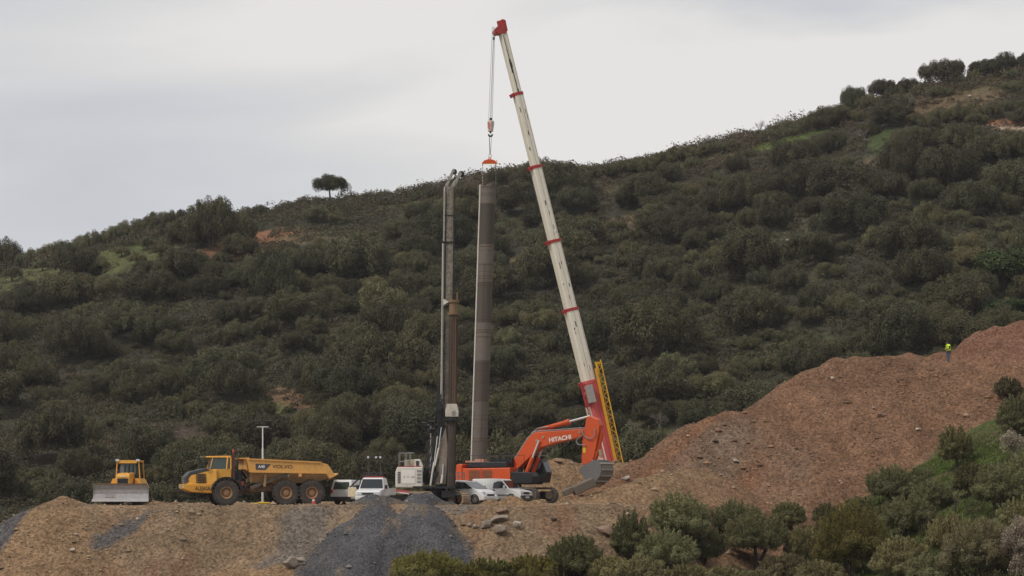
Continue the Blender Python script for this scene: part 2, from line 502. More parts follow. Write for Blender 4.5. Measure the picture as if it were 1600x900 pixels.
def np_mesh(name, V, Q, mats=(), cols=None, smooth=False, mi=None):
    """mesh from arrays; Q (n,3) or (n,4)"""
    V = np.asarray(V, np.float32); Q = np.asarray(Q, np.int32)
    me = bpy.data.meshes.new(name)
    k = Q.shape[1]
    me.vertices.add(len(V)); me.vertices.foreach_set('co', V.ravel())
    me.loops.add(Q.size); me.loops.foreach_set('vertex_index', Q.ravel())
    me.polygons.add(len(Q))
    me.polygons.foreach_set('loop_start', np.arange(0, Q.size, k, dtype=np.int32))
    me.polygons.foreach_set('use_smooth', np.full(len(Q), smooth, dtype=bool))
    if mi is not None:
        me.polygons.foreach_set('material_index', np.asarray(mi, np.int32))
    for m in mats: me.materials.append(m)
    if cols is not None:
        a = me.color_attributes.new('Col', 'FLOAT_COLOR', 'POINT')
        c = np.ones((len(V), 4), np.float32); c[:, :3] = cols
        a.data.foreach_set('color', c.ravel())
    me.update(calc_edges=True)
    return me

def link(name, me, parent=None, loc=None):
    o = bpy.data.objects.new(name, me)
    COL.objects.link(o)
    if parent is not None: o.parent = parent
    if loc is not None: o.location = loc
    return o

class MB:
    """collects simple solids; build() links them as one mesh object"""
    def __init__(s, M=None):
        s.v = []; s.f = []; s.M = M or Matrix.Identity(4)
    def add(s, vs, fs):
        n = len(s.v)
        s.v += [s.M @ Vector(p) for p in vs]
        s.f += [[i + n for i in f] for f in fs]
        return s
    def box(s, c, d, rot=None, taper=None):
        x, y, z = d[0] / 2, d[1] / 2, d[2] / 2
        vs = []
        for k in (-1, 1):
            t = (taper if (taper and k > 0) else 1.0)
            vs += [Vector((sx * x * t, sy * y * t, k * z)) for sx, sy in ((-1, -1), (1, -1), (1, 1), (-1, 1))]
        if rot is not None: vs = [rot @ p for p in vs]
        vs = [p + Vector(c) for p in vs]
        return s.add(vs, [(3, 2, 1, 0), (4, 5, 6, 7), (0, 1, 5, 4), (1, 2, 6, 5), (2, 3, 7, 6), (3, 0, 4, 7)])
    def prism(s, poly, y0, y1):
        """poly of (x,z), extruded along y"""
        n = len(poly)
        vs = [(p[0], y0, p[1]) for p in poly] + [(p[0], y1, p[1]) for p in poly]
        fs = [tuple(range(n)), tuple(range(2 * n - 1, n - 1, -1))]
        fs += [(i, i + n, (i + 1) % n + n, (i + 1) % n) for i in range(n)]
        return s.add(vs, fs)
    def wprism(s, poly):
        """poly of (x,z,halfwidth)"""
        n = len(poly)
        vs = [(p[0], -p[2], p[1]) for p in poly] + [(p[0], p[2], p[1]) for p in poly]
        fs = [tuple(range(n)), tuple(range(2 * n - 1, n - 1, -1))]
        fs += [(i, i + n, (i + 1) % n + n, (i + 1) % n) for i in range(n)]
        return s.add(vs, fs)
    def xprism(s, poly, x0, x1):
        """poly of (y,z), extruded along x"""
        n = len(poly)
        vs = [(x0, p[0], p[1]) for p in poly] + [(x1, p[0], p[1]) for p in poly]
        fs = [tuple(range(n)), tuple(range(2 * n - 1, n - 1, -1))]
        fs += [(i, i + n, (i + 1) % n + n, (i + 1) % n) for i in range(n)]
        return s.add(vs, fs)
    def cyl(s, a, b, r0, r1=None, n=12):
        a = Vector(a); b = Vector(b)
        if r1 is None: r1 = r0
        d = (b - a)
        if d.length < 1e-6: return s
        d.normalize()
        u = d.orthogonal().normalized(); w = d.cross(u)
        vs = []
        for P, r in ((a, r0), (b, r1)):
            for i in range(n):
                t = 2 * math.pi * i / n
                vs.append(P + (u * math.cos(t) + w * math.sin(t)) * r)
        fs = [(i, (i + 1) % n, (i + 1) % n + n, i + n) for i in range(n)]
        fs += [tuple(range(n - 1, -1, -1)), tuple(range(n, 2 * n))]
        return s.add(vs, fs)
    def beam(s, a, b, w, h, up=(0, 0, 1)):
        a = Vector(a); b = Vector(b)
        d = (b - a); L = d.length
        if L < 1e-6: return s
        d.normalize()
        up = Vector(up)
        if abs(d.dot(up)) > 0.98: up = Vector((1, 0, 0))
        sd_ = d.cross(up).normalized(); u2 = sd_.cross(d)
        vs = []
        for P in (a, b):
            for i, j in ((-1, -1), (1, -1), (1, 1), (-1, 1)):
                vs.append(P + sd_ * (i * w / 2) + u2 * (j * h / 2))
        return s.add(vs, [(3, 2, 1, 0), (4, 5, 6, 7), (0, 1, 5, 4), (1, 2, 6, 5), (2, 3, 7, 6), (3, 0, 4, 7)])
    def tube(s, pts, r, n=6):
        for a, b in zip(pts[:-1], pts[1:]): s.cyl(a, b, r, r, n)
        return s
    def lathe(s, prof, c=(0, 0, 0), axis='y', n=24):
        """prof of (radius, along axis)"""
        vs = []; m = len(prof)
        for i in range(n):
            t = 2 * math.pi * i / n
            for r, h in prof:
                if axis == 'y': p = Vector((r * math.cos(t), h, r * math.sin(t)))
                elif axis == 'x': p = Vector((h, r * math.cos(t), r * math.sin(t)))
                else: p = Vector((r * math.cos(t), r * math.sin(t), h))
                vs.append(p + Vector(c))
        fs = []
        for i in range(n):
            j = (i + 1) % n
            for k in range(m - 1):
                fs.append((i * m + k, i * m + k + 1, j * m + k + 1, j * m + k))
        return s.add(vs, fs)
    def build(s, name, material, parent=None, bevel=0.0, smooth=False, loc=None):
        bm = bmesh.new()
        vs = [bm.verts.new(p) for p in s.v]
        for f in s.f:
            try: bm.faces.new([vs[i] for i in f])
            except ValueError: pass
        bmesh.ops.remove_doubles(bm, verts=bm.verts, dist=1e-5)
        bmesh.ops.recalc_face_normals(bm, faces=bm.faces)
        if bevel > 0:
            ed = [e_ for e_ in bm.edges if len(e_.link_faces) == 2 and e_.calc_face_angle(0) > 0.6]
            bmesh.ops.bevel(bm, geom=ed, offset=bevel, segments=2, affect='EDGES', profile=0.5, clamp_overlap=True)
        me = bpy.data.meshes.new(name)
        bm.to_mesh(me); bm.free()
        if smooth:
            me.polygons.foreach_set('use_smooth', np.ones(len(me.polygons), dtype=bool))
        me.materials.append(material)
        return link(name, me, parent, loc)

def lettering(text, size, material, parent, M, sx=1.0, bold=0.0, name='lettering', depth=0.006):
    cu = bpy.data.curves.new(name, 'FONT')
    cu.body = text; cu.size = size; cu.extrude = depth; cu.offset = bold
    cu.align_x = 'CENTER'; cu.align_y = 'CENTER'
    tmp = bpy.data.objects.new(name, cu)
    COL.objects.link(tmp)
    dg = bpy.context.evaluated_depsgraph_get()
    me = bpy.data.meshes.new_from_object(tmp.evaluated_get(dg))
    bpy.data.objects.remove(tmp); bpy.data.curves.remove(cu)
    me.transform(Matrix.Diagonal((sx, 1, 1, 1)))
    me.transform(M)
    me.materials.clear(); me.materials.append(material)
    me.name = name
    return link(name, me, parent)

def frame(origin, right, up):
    """matrix that lays a flat text (x right, y up) on a surface"""
    r = Vector(right).normalized(); u = Vector(up).normalized(); n = r.cross(u)
    return Matrix(((r.x, u.x, n.x, origin[0]), (r.y, u.y, n.y, origin[1]), (r.z, u.z, n.z, origin[2]), (0, 0, 0, 1)))

def arc(cx, cz, r, a0, a1, n):
    return [(cx + r * math.cos(R(a0 + (a1 - a0) * i / n)), cz + r * math.sin(R(a0 + (a1 - a0) * i / n))) for i in range(n + 1)]

# ------------------------------------------------------------------ the setting: ground
def axis(segs):
    out_ = []
    for a, b, st in segs:
        out_ += list(np.arange(a, b, st))
    return np.array(out_ + [segs[-1][1]])

def grid_mesh(name, xs, ys, zf, material, colf):
    X, Y = np.meshgrid(xs, ys)
    Z = zf(X, Y)
    V = np.stack([X, Y, Z], -1).reshape(-1, 3)
    nx, ny = len(xs), len(ys)
    i = (np.arange(ny - 1)[:, None] * nx + np.arange(nx - 1)[None, :]).ravel()
    Q = np.stack([i, i + 1, i + nx + 1, i + nx], -1)
    return np_mesh(name, V, Q, [material], colf(X, Y, Z).reshape(-1, 3), True)

def lerp3(c, d, t):
    return c * (1 - t[..., None]) + np.asarray(d) * t[..., None]

def pxy(X, Y, Z):
    return 800 + F * X / np.maximum(Y, 1), HOR - F * Z / np.maximum(Y, 1)

def ground_col(X, Y, Z):
    n, b, h, e = layers(X, Y)
    x0 = X - (Y - 172) * 0.12
    c = np.zeros(X.shape + (3,)) + np.array((0.205, 0.140, 0.086))                       # tan spoil of the bench
    c = lerp3(c, (0.235, 0.17, 0.112), sstep(0.1, 0.9, fbm(X / 4, Y / 7, 71)))
    c = lerp3(c, (0.185, 0.108, 0.064), sstep(0.15, 0.9, fbm(X / 3, Y / 6, 72)))
    # bench top: compacted, paler
    c = lerp3(c, (0.29, 0.185, 0.11), sstep(171, 173, Y) * 0.6)
    red = sstep(4, 14, X + 1.5 * fbm(X / 4, Y / 4, 73))
    c = lerp3(c, (0.215, 0.118, 0.068), red * 0.75)
    # grey gravel spilled in streaks down the face
    def streak(xa, wd, soft, sd_, run=1.05):
        d = np.abs(x0 - xa + run * (171.5 - Y) - 0.6 * fbm(Y / 2.0, X * 0, sd_) - 0.25 * fbm(Y / 0.5, X / 0.5, sd_ + 1))
        return 1 - sstep(wd, wd + soft, d)
    grey = np.array((0.094, 0.090, 0.092))
    below = 1 - sstep(170.3, 171.2, Y)
    c = lerp3(c, grey, streak(-32.0, 2.2, 0.5, 74, 0.8) * (1 - sstep(172.2, 173.6, Y)) * 0.95)
    c = lerp3(c, grey, streak(-24.0, 0.75, 0.7, 75) * below * 0.9)
    c = lerp3(c, (0.14, 0.12, 0.105), streak(-12.6, 1.0, 1.2, 76, 0.2) * below * 0.8)
    c = lerp3(c, (0.15, 0.14, 0.135), sstep(0.3, 0.8, fbm(X / 1.8, Y / 1.8, 77)) * (1 - sstep(2.0, 3.2, np.abs(X + 2.5))) * sstep(168, 170, Y) * 0.8)
    # red-brown spoil heap on the right with a greyer, stonier fan
    hm = sstep(-0.15, 0.15, h - np.maximum(np.maximum(n, b), e))
    hc = np.zeros(X.shape + (3,)) + np.array((0.182, 0.101, 0.060))
    hc = lerp3(hc, (0.148, 0.082, 0.050), sstep(0.0, 0.8, fbm(X / 5, Y / 5, 81)))
    P, Q = pxy(X, Y, Z)
    fan = np.exp(-((P - 1115 + (Q - 720) * 0.55) / 55.0) ** 2) * sstep(640, 690, Q) + 0.7 * np.exp(-((P - 1230 + (Q - 720) * 0.2) / 38.0) ** 2) * sstep(660, 730, Q)
    hc = lerp3(hc, (0.165, 0.128, 0.094), np.clip(fan * (0.65 + 0.5 * fbm(X / 2, Y / 2, 83)), 0, 1))
    st_ = fbm((X + (Y - 195) * 0.35) / 0.8, Y / 11.0, 88, 3)
    hc = hc * (1 + 0.13 * st_)[..., None]
    hot = np.exp(-((P - 1058 + (Q - 700) * 1.1) / 12.0) ** 2) + np.exp(-((P - 1165 + (Q - 760) * 0.5) / 16.0) ** 2) * sstep(700, 750, Q)
    hc = lerp3(hc, (0.19, 0.092, 0.050), np.clip(hot, 0, 1) * 0.8)
    hc = lerp3(hc, (0.175, 0.088, 0.058), sstep(1440, 1500, P) * (1 - sstep(550, 575, Q)) * 0.8)
    c = c * (1 - hm[..., None]) + hc * hm[..., None]
    em = sstep(-0.1, 0.2, e - np.maximum(np.maximum(n, b), h))
    ec = lerp3(np.zeros(X.shape + (3,)) + np.array((0.235, 0.150, 0.085)), (0.20, 0.105, 0.06), sstep(12, 22, X + 3 * fbm(X / 4, Y / 4, 84)))
    c = c * (1 - em[..., None]) + ec * em[..., None]
    # natural ground in front: grass with bare earth
    nm = sstep(-0.1, 0.25, n - np.maximum(np.maximum(b, h), e))
    g = np.zeros(X.shape + (3,)) + np.array((0.070, 0.078, 0.026))
    g = lerp3(g, (0.062, 0.095, 0.022), sstep(0.1, 0.8, fbm(X / 3, Y / 3, 85)))
    g = lerp3(g, (0.100, 0.078, 0.046), sstep(-0.05, 0.75, fbm(X / 2.2, Y / 2.2, 86)))
    c = c * (1 - nm[..., None]) + g * nm[..., None]
    far = sstep(222, 236, Y)
    c = lerp3(c, (0.06, 0.055, 0.03), far)
    return c

EARTH = earth_mat('stony_earth', 2.9, 0.42, 0.7)
xs = axis([(-420, -120, 12), (-120, -46, 2.0), (-46, 48, 0.27), (48, 120, 2.0), (120, 420, 12)])
ys = axis([(-60, 100, 8), (100, 132, 1.0), (132, 216, 0.27), (216, 262, 1.0)])
ground = tag(link('ground', grid_mesh('ground', xs, ys, ground_z, EARTH, ground_col)), kind='structure')

# the far hillside
PATCH = [   # (px, py, rx, ry, tilt, colour, strength): bare or grassy places on the hillside
    (120, 414, 150, 32, -0.20, (0.088, 0.095, 0.036), 1.0),
    (40, 432, 70, 20, -0.1, (0.095, 0.092, 0.040), 0.8),
    (392, 350, 26, 18, -0.5, (0.058, 0.076, 0.027), 1.0),
    (392, 384, 95, 19, -0.22, (0.225, 0.110, 0.060), 1.0),
    (330, 395, 40, 10, -0.2, (0.21, 0.11, 0.06), 0.9),
    (505, 372, 70, 12, -0.05, (0.135, 0.105, 0.06), 0.8),
    (660, 330, 40, 14, 0.5, (0.15, 0.13, 0.055), 0.9),
    (690, 348, 40, 6, 0.1, (0.14, 0.13, 0.045), 0.9),
    (668, 335, 20, 10, 0.3, (0.16, 0.09, 0.06), 0.6),
    (740, 300, 70, 16, -0.1, (0.11, 0.105, 0.045), 0.8),
    (575, 505, 34, 12, -0.3, (0.050, 0.072, 0.024), 1.0),
    (700, 500, 30, 10, -0.3, (0.075, 0.11, 0.026), 0.8),
    (450, 620, 42, 16, 0.25, (0.165, 0.10, 0.058), 1.0),
    (430, 640, 24, 12, 0.0, (0.11, 0.105, 0.04), 0.8),
    (660, 640, 40, 9, 0.0, (0.065, 0.105, 0.026), 0.8),
    (1245, 385, 80, 75, -0.3, (0.074, 0.068, 0.040), 0.75),
    (1170, 345, 80, 24, -0.2, (0.085, 0.074, 0.044), 0.7),
    (960, 350, 60, 9, -0.3, (0.15, 0.11, 0.065), 0.8),
    (840, 400, 60, 10, -0.2, (0.145, 0.115, 0.06), 0.8),
    (880, 290, 80, 18, -0.1, (0.11, 0.088, 0.05), 0.7),
    (1010, 275, 90, 16, -0.3, (0.115, 0.095, 0.05), 0.7),
    (1135, 235, 60, 14, -0.25, (0.12, 0.095, 0.05), 0.7),
    (1260, 212, 40, 9, -0.15, (0.058, 0.076, 0.027), 1.0),
    (1378, 220, 24, 20, -0.3, (0.058, 0.076, 0.027), 1.0),
    (1220, 225, 45, 12, -0.15, (0.095, 0.12, 0.032), 0.9),
    (1440, 215, 28, 16, -0.3, (0.13, 0.10, 0.055), 0.9),
    (1490, 150, 100, 32, -0.2, (0.130, 0.092, 0.052), 0.95),
    (1580, 190, 45, 5, 0.0, (0.24, 0.105, 0.058), 1.0),
    (1580, 199, 50, 3, 0.03, (0.34, 0.25, 0.18), 1.0),
    (1570, 235, 50, 22, 0.0, (0.125, 0.095, 0.05), 0.8),
    (1545, 130, 70, 14, -0.1, (0.10, 0.085, 0.045), 0.7),
    (1360, 255, 45, 10, -0.3, (0.12, 0.09, 0.06), 0.7),
    (1010, 680, 70, 40, 0.5, (0.095, 0.088, 0.045), 0.9),
    (1060, 520, 40, 12, 0.0, (0.10, 0.085, 0.045), 0.6),
    (1290, 480, 50, 12, -0.1, (0.095, 0.085, 0.045), 0.6),
    (500, 560, 30, 8, 0.2, (0.10, 0.08, 0.045), 0.6),
    (130, 600, 60, 20, 0.0, (0.085, 0.06, 0.04), 0.6),
    (260, 680, 90, 22, 0.0, (0.085, 0.06, 0.045), 0.6),
    (90, 700, 90, 30, 0.0, (0.085, 0.06, 0.045), 0.6),
]
def patch_w(P, Q, p):
    dx = P - p[0]; dy = Q - p[1]
    u = dx + dy * 0.0
    v = dy - dx * p[4]
    return (u / p[2]) ** 2 + (v / p[3]) ** 2

def clear_amount(P, Q):
    c = np.zeros(np.shape(P))
    for p in PATCH:
        c = np.maximum(c, p[6] * (1 - sstep(0.6, 1.25, patch_w(P, Q, p))))
    return c

def hill_col(X, Y, Z):
    P, Q = pxy(X, Y, Z)
    c = np.zeros(X.shape + (3,)) + np.array((0.046, 0.044, 0.028))
    c = lerp3(c, (0.058, 0.060, 0.030), sstep(0.0, 0.8, fbm(X / 12, Y / 12, 91)))
    c = lerp3(c, (0.085, 0.064, 0.042), sstep(0.35, 0.95, fbm(X / 9, Y / 9, 92)) * 0.7)
    nz = 0.35 * fbm(X / 2.5, Y / 4, 93)
    for p in PATCH:
        w = p[6] * (1 - sstep(0.55, 1.2, patch_w(P, Q, p) + nz))
        c = lerp3(c, p[5], w)
    return c
HILLM = earth_mat('hillside_earth', 1.3, 0.3, 0.6)
xs = axis([(-520, -110, 8), (-110, 125, 0.9), (125, 560, 8)])
ys = axis([(236, 262, 2.0), (262, 488, 0.9), (488, 640, 8)])
hill = tag(link('hill', grid_mesh('hill', xs, ys, hill_z, HILLM, hill_col)), kind='structure')

# gravel heaps on the edge of the bench
GRAV = earth_mat('grey_gravel', 5.0, 0.45, 0.7)
def gravel_heap(pts, label, dx):
    a = at(*pts[0])
    xs = np.arange(a.x - 9, a.x + 8, 0.14); ys = np.arange(a.y - 13, a.y + 3, 0.14)
    X, Y = np.meshgrid(xs, ys)
    Z = gravel_z(X, Y, pts)
    keep = Z > ground_z(X, Y) - 0.12
    nx = len(xs)
    i = np.arange((len(ys) - 1) * nx).reshape(len(ys) - 1, nx)[:, :-1]
    k = keep[:-1, :-1] | keep[1:, :-1] | keep[:-1, 1:] | keep[1:, 1:]
    i = i[k]
    Q = np.stack([i, i + 1, i + nx + 1, i + nx], -1)
    V = np.stack([X, Y, Z], -1).reshape(-1, 3)
    used = np.unique(Q); rm = np.zeros(len(V), int); rm[used] = np.arange(len(used))
    V = V[used]; Q = rm[Q]
    cc = np.zeros((len(V), 3)) + np.array((0.092, 0.089, 0.091))
    cc = lerp3(cc, (0.068, 0.065, 0.067), sstep(0.0, 0.8, fbm(V[:, 0] / 1.7, V[:, 1] / 3.4, 53)))
    cc = lerp3(cc, (0.175, 0.135, 0.098), sstep(0.25, 0.8, fbm(V[:, 0] / 1.6 + 9, V[:, 1] / 2.5, 54)) * 0.8)
    edge = 1 - sstep(0.0, 0.35, V[:, 2] - ground_z(V[:, 0], V[:, 1]) + 0.12 * fbm(V[:, 0] / 0.5, V[:, 1] / 0.5, 55))
    cc = lerp3(cc, (0.165, 0.125, 0.09), edge * 0.7)
    o = np.array((a.x, a.y, BENCH))
    ob = link('gravel_heap', np_mesh('gravel_heap', V - o, Q, [GRAV], cc, True), None, o)
    return tag(ob, label, 'gravel heap', 'grey gravel heaps on the bench edge')
gravel_heap(GRAVEL[0], 'grey gravel heap in front of the white pickup, spilling down the slope', 0)
gravel_heap(GRAVEL[1], 'grey gravel heap at the foot of the drilling rig', 0)

# loose stones strewn over the tipped faces: nobody could count them
def stones():
    rng = np.random.default_rng(7)
    N = 62000
    X = rng.uniform(-38, 40, N); Y = rng.uniform(160, 209, N)
    n, b, h, e = layers(X, Y)
    z = ground_z(X, Y)
    P, Q = pxy(X, Y, z)
    top = np.maximum(np.maximum(b, h), e)
    face = (Y < 172) | (np.maximum(h, e) > b - 0.02)
    gr = np.maximum(gravel_z(X, Y, GRAVEL[0]), gravel_z(X, Y, GRAVEL[1])) > z
    dens = 0.12 + 0.88 * sstep(-0.25, 0.75, fbm(X / 3.5, Y / 7, 101)) + 0.1 * (h > b)
    dens = np.where(face, dens * np.where(h > b, 0.75, 0.5), 0.08)
    gz_ = np.maximum(gravel_z(X, Y, GRAVEL[0]), gravel_z(X, Y, GRAVEL[1]))
    ok = (top > n - 0.1) & (rng.random(N) < np.where(gr, 0.10 + 0.5 * (gz_ < z + 0.35), dens))
    z = np.where(gr, gz_, z)
    X, Y, z, h, b, e, gr = X[ok], Y[ok], z[ok], h[ok], b[ok], e[ok], gr[ok]
    n_ = len(X)
    s = 0.035 + 0.06 * rng.random(n_) ** 2.5 + (rng.random(n_) < 0.03) * rng.uniform(0.04, 0.20, n_)
    bv = np.array([(1, 0, 0.1), (0.1, 1, 0), (-1, 0.1, 0), (0, -1, 0.1), (0.1, 0, 1), (0, 0.1, -1)], float)
    bf = np.array([(0, 1, 4), (1, 2, 4), (2, 3, 4), (3, 0, 4), (1, 0, 5), (2, 1, 5), (3, 2, 5), (0, 3, 5)])
    m = len(bv)
    V = bv[None] * (1 + rng.uniform(-0.35, 0.35, (n_, m, 1)))
    V = V * (s[:, None, None] * rng.uniform(0.6, 1.5, (n_, 1, 3)) * np.array((1.15, 1.0, 0.75)))
    a = rng.uniform(0, 6.28, n_); ca, sa = np.cos(a)[:, None], np.sin(a)[:, None]
    x = V[..., 0] * ca - V[..., 1] * sa; y = V[..., 0] * sa + V[..., 1] * ca
    V = np.stack([x, y, V[..., 2]], -1) + np.stack([X, Y, z + s * 0.25], -1)[:, None]
    Q = bf[None] + (np.arange(n_) * m)[:, None, None]
    base = np.where((h > np.maximum(b, e))[:, None], np.array((0.20, 0.120, 0.073)), np.array((0.26, 0.195, 0.130)))
    base = np.where(gr[:, None], np.array((0.15, 0.14, 0.14)), base)
    c = base * rng.uniform(0.6, 1.5, (n_, 1)) + (rng.random((n_, 1)) < 0.13) * np.array((0.13, 0.11, 0.085))
    sm = bpy.data.materials.new('loose_stone'); sm.use_nodes = True
    bs = sm.node_tree.nodes['Principled BSDF']; bs.inputs['Roughness'].default_value = 0.95; bs.inputs['Specular IOR Level'].default_value = 0.1
    at_ = sm.node_tree.nodes.new('ShaderNodeAttribute'); at_.attribute_name = 'Col'
    sm.node_tree.links.new(at_.outputs['Color'], bs.inputs['Base Color'])
    o = link('loose_stones', np_mesh('loose_stones', V.reshape(-1, 3), Q.reshape(-1, 3), [sm], np.repeat(c, m, 0)))
    tag(o, 'small loose stones strewn over the tipped earth slopes', 'stones', kind='stuff')
stones()

# boulders one can point to
def boulder(px, py, w, hgt, material, label, seed, Y=None, cat='boulder', group=None, flat=1.0):
    p = ground_at(px, py, 150, 214) if Y is None else at(px, py, Y)
    rng = np.random.default_rng(seed)
    k = p.y / F
    bm = bmesh.new(); bmesh.ops.create_icosphere(bm, subdivisions=2, radius=1.0)
    for v in bm.verts:
        q = v.co.copy()
        # chop with a few random planes to get facets
        v.co = q
    for i in range(13):
        d = Vector(rng.normal(size=3)).normalized(); t = rng.uniform(0.38, 0.74)
        for v in bm.verts:
            m_ = v.co.dot(d) - t
            if m_ > 0: v.co -= d * m_
    for v in bm.verts: v.co *= 1 + rng.uniform(-0.05, 0.05)
    for v in bm.verts:
        v.co = Vector((v.co.x * w * k * 0.58, v.co.y * w * k * 0.5, v.co.z * hgt * k * 0.62))
    rot = Matrix.Rotation(rng.uniform(-0.3, 0.3), 4, 'Y') @ Matrix.Rotation(rng.uniform(0, 6.28) if abs(w - hgt) < 4 else rng.uniform(-0.2, 0.2), 4, 'Z')
    me = bpy.data.meshes.new('boulder'); bm.to_mesh(me); bm.free(); me.transform(rot)
    me.materials.append(material)
    o = link('boulder', me, None, p + Vector((0, 0, hgt * k * 0.38)))
    return tag(o, label, cat, group)

G = 'boulders dumped together on the slope'
boulder(781, 836, 28, 20, ROCK, 'big grey boulder lowest in the rock pile below the white vans', 1, group=G)
boulder(783, 815, 34, 13, ROCK, 'flat brown boulder on top of the rock pile below the white vans', 2, group=G)
boulder(759, 826, 19, 17, ROCK, 'dark angular boulder left in the rock pile below the white vans', 3, group=G)
boulder(743, 826, 9, 10, ROCK_P, 'small pale boulder at the left end of the rock pile below the vans', 4, group=G)
boulder(806, 826, 18, 13, ROCK_P, 'pale boulder at the right end of the rock pile below the vans', 5, group=G)
boulder(733, 823, 9, 8, ROCK, 'small grey boulder between the gravel heap and the rock pile', 6, group=G)
boulder(782, 803, 22, 9, ROCK_R, 'low brown boulder just above the rock pile', 7, group=G)
boulder(864, 814, 15, 9, ROCK, 'brown boulder alone on the slope right of the rock pile', 8, group=G)
boulder(945, 838, 28, 18, ROCK_R, 'large reddish boulder beside the dark bushes at the slope foot', 9, group=G)
boulder(978, 751, 16, 8, ROCK_P, 'pale flat slab right of the excavator bucket', 10, group=G)
boulder(873, 724, 18, 9, ROCK_R, 'brown rock on the crest of the earth bank behind the excavator', 11, group=G)
boulder(893, 726, 8, 5, ROCK_P, 'small pale rock on the crest of the bank left of the excavator arm', 12, group=G)
boulder(1377, 652, 15, 9, ROCK_R, 'wide tan rock high on the red spoil heap', 13, group=G)
boulder(1365, 640, 7, 6, ROCK_P, 'small white rock high on the red spoil heap', 14, group=G)
boulder(1290, 647, 6, 4, ROCK_P, 'tiny pale rock on the middle of the spoil heap', 15, group=G)
boulder(1150, 722, 14, 6, ROCK_P, 'flat pale rock on the grey fan of the spoil heap', 16, group=G)
boulder(1300, 594, 7, 6, ROCK_P, 'pale rock near the left top of the spoil heap', 17, group=G)
boulder(1434, 673, 9, 6, ROCK_P, 'pale rock on the right flank of the spoil heap', 18, group=G)
boulder(112, 862, 11, 6, ROCK_P, 'tan rock on the slope below the bulldozer', 19, group=G)
boulder(119, 837, 9, 4, ROCK_P, 'small pale rock higher on the slope below the bulldozer', 20, group=G)
boulder(452, 890, 26, 22, ROCK, 'dark clod of rock at the bottom edge left of the gravel', 21, group=G)
boulder(470, 878, 20, 9, ROCK, 'dark flat clod above the rock at the bottom edge', 22, group=G)

# ------------------------------------------------------------------ machines
def gz(X, Y): return float(ground_z(X, Y))
def stand(px, Y, dz=0.0):
    X = (px - 800) * Y / F
    return Vector((X, Y, gz(X, Y) + dz))

def wheel(parent, x, y, z, r, w, side, rimmat, lugs=20, rim_r=0.5, big=True, label=None):
    """wheel standing across the local y axis; side = +1 / -1 is its outer face"""
    wh = MB().cyl((x, y - w * 0.30, z), (x, y + w * 0.30, z), r * rim_r * 0.55, n=14).build('wheel', rimmat, parent)
    t = MB()
    ri = r * rim_r
    t.lathe([(ri, -w * 0.46), (r * 0.80, -w * 0.50), (r * 0.945, -w * 0.46), (r * 0.965, -w * 0.2), (r * 0.965, w * 0.2), (r * 0.945, w * 0.46), (r * 0.80, w * 0.50), (ri, w * 0.46), (ri, -w * 0.46)], (x, y, z), 'y', 32)
    if big:
        for i in range(lugs):
            for s_ in (-1, 1):
                a = 2 * math.pi * (i + (0.5 if s_ > 0 else 0)) / lugs
                rot = Matrix.Rotation(-a, 3, 'Y')
                t.box((x + math.cos(a) * r * 0.965, y + s_ * w * 0.27, z + math.sin(a) * r * 0.965), (r * 0.085, w * 0.50, r * 0.14), rot)
    t.build('tyre', RUB, wh)
    m = MB()
    o = side
    m.lathe([(ri * 1.02, o * w * 0.44), (ri * 0.95, o * w * 0.47), (ri * 0.86, o * w * 0.44), (ri * 0.70, o * w * 0.24), (ri * 0.50, o * w * 0.20), (ri * 0.46, o * w * 0.36), (ri * 0.18, o * w * 0.38), (0.001, o * w * 0.38)], (x, y, z), 'y', 24)
    m.lathe([(ri * 1.02, -o * w * 0.44), (ri * 0.8, -o * w * 0.3), (0.001, -o * w * 0.25)], (x, y, z), 'y', 20)
    m.build('rim', rimmat, wh)
    return wh

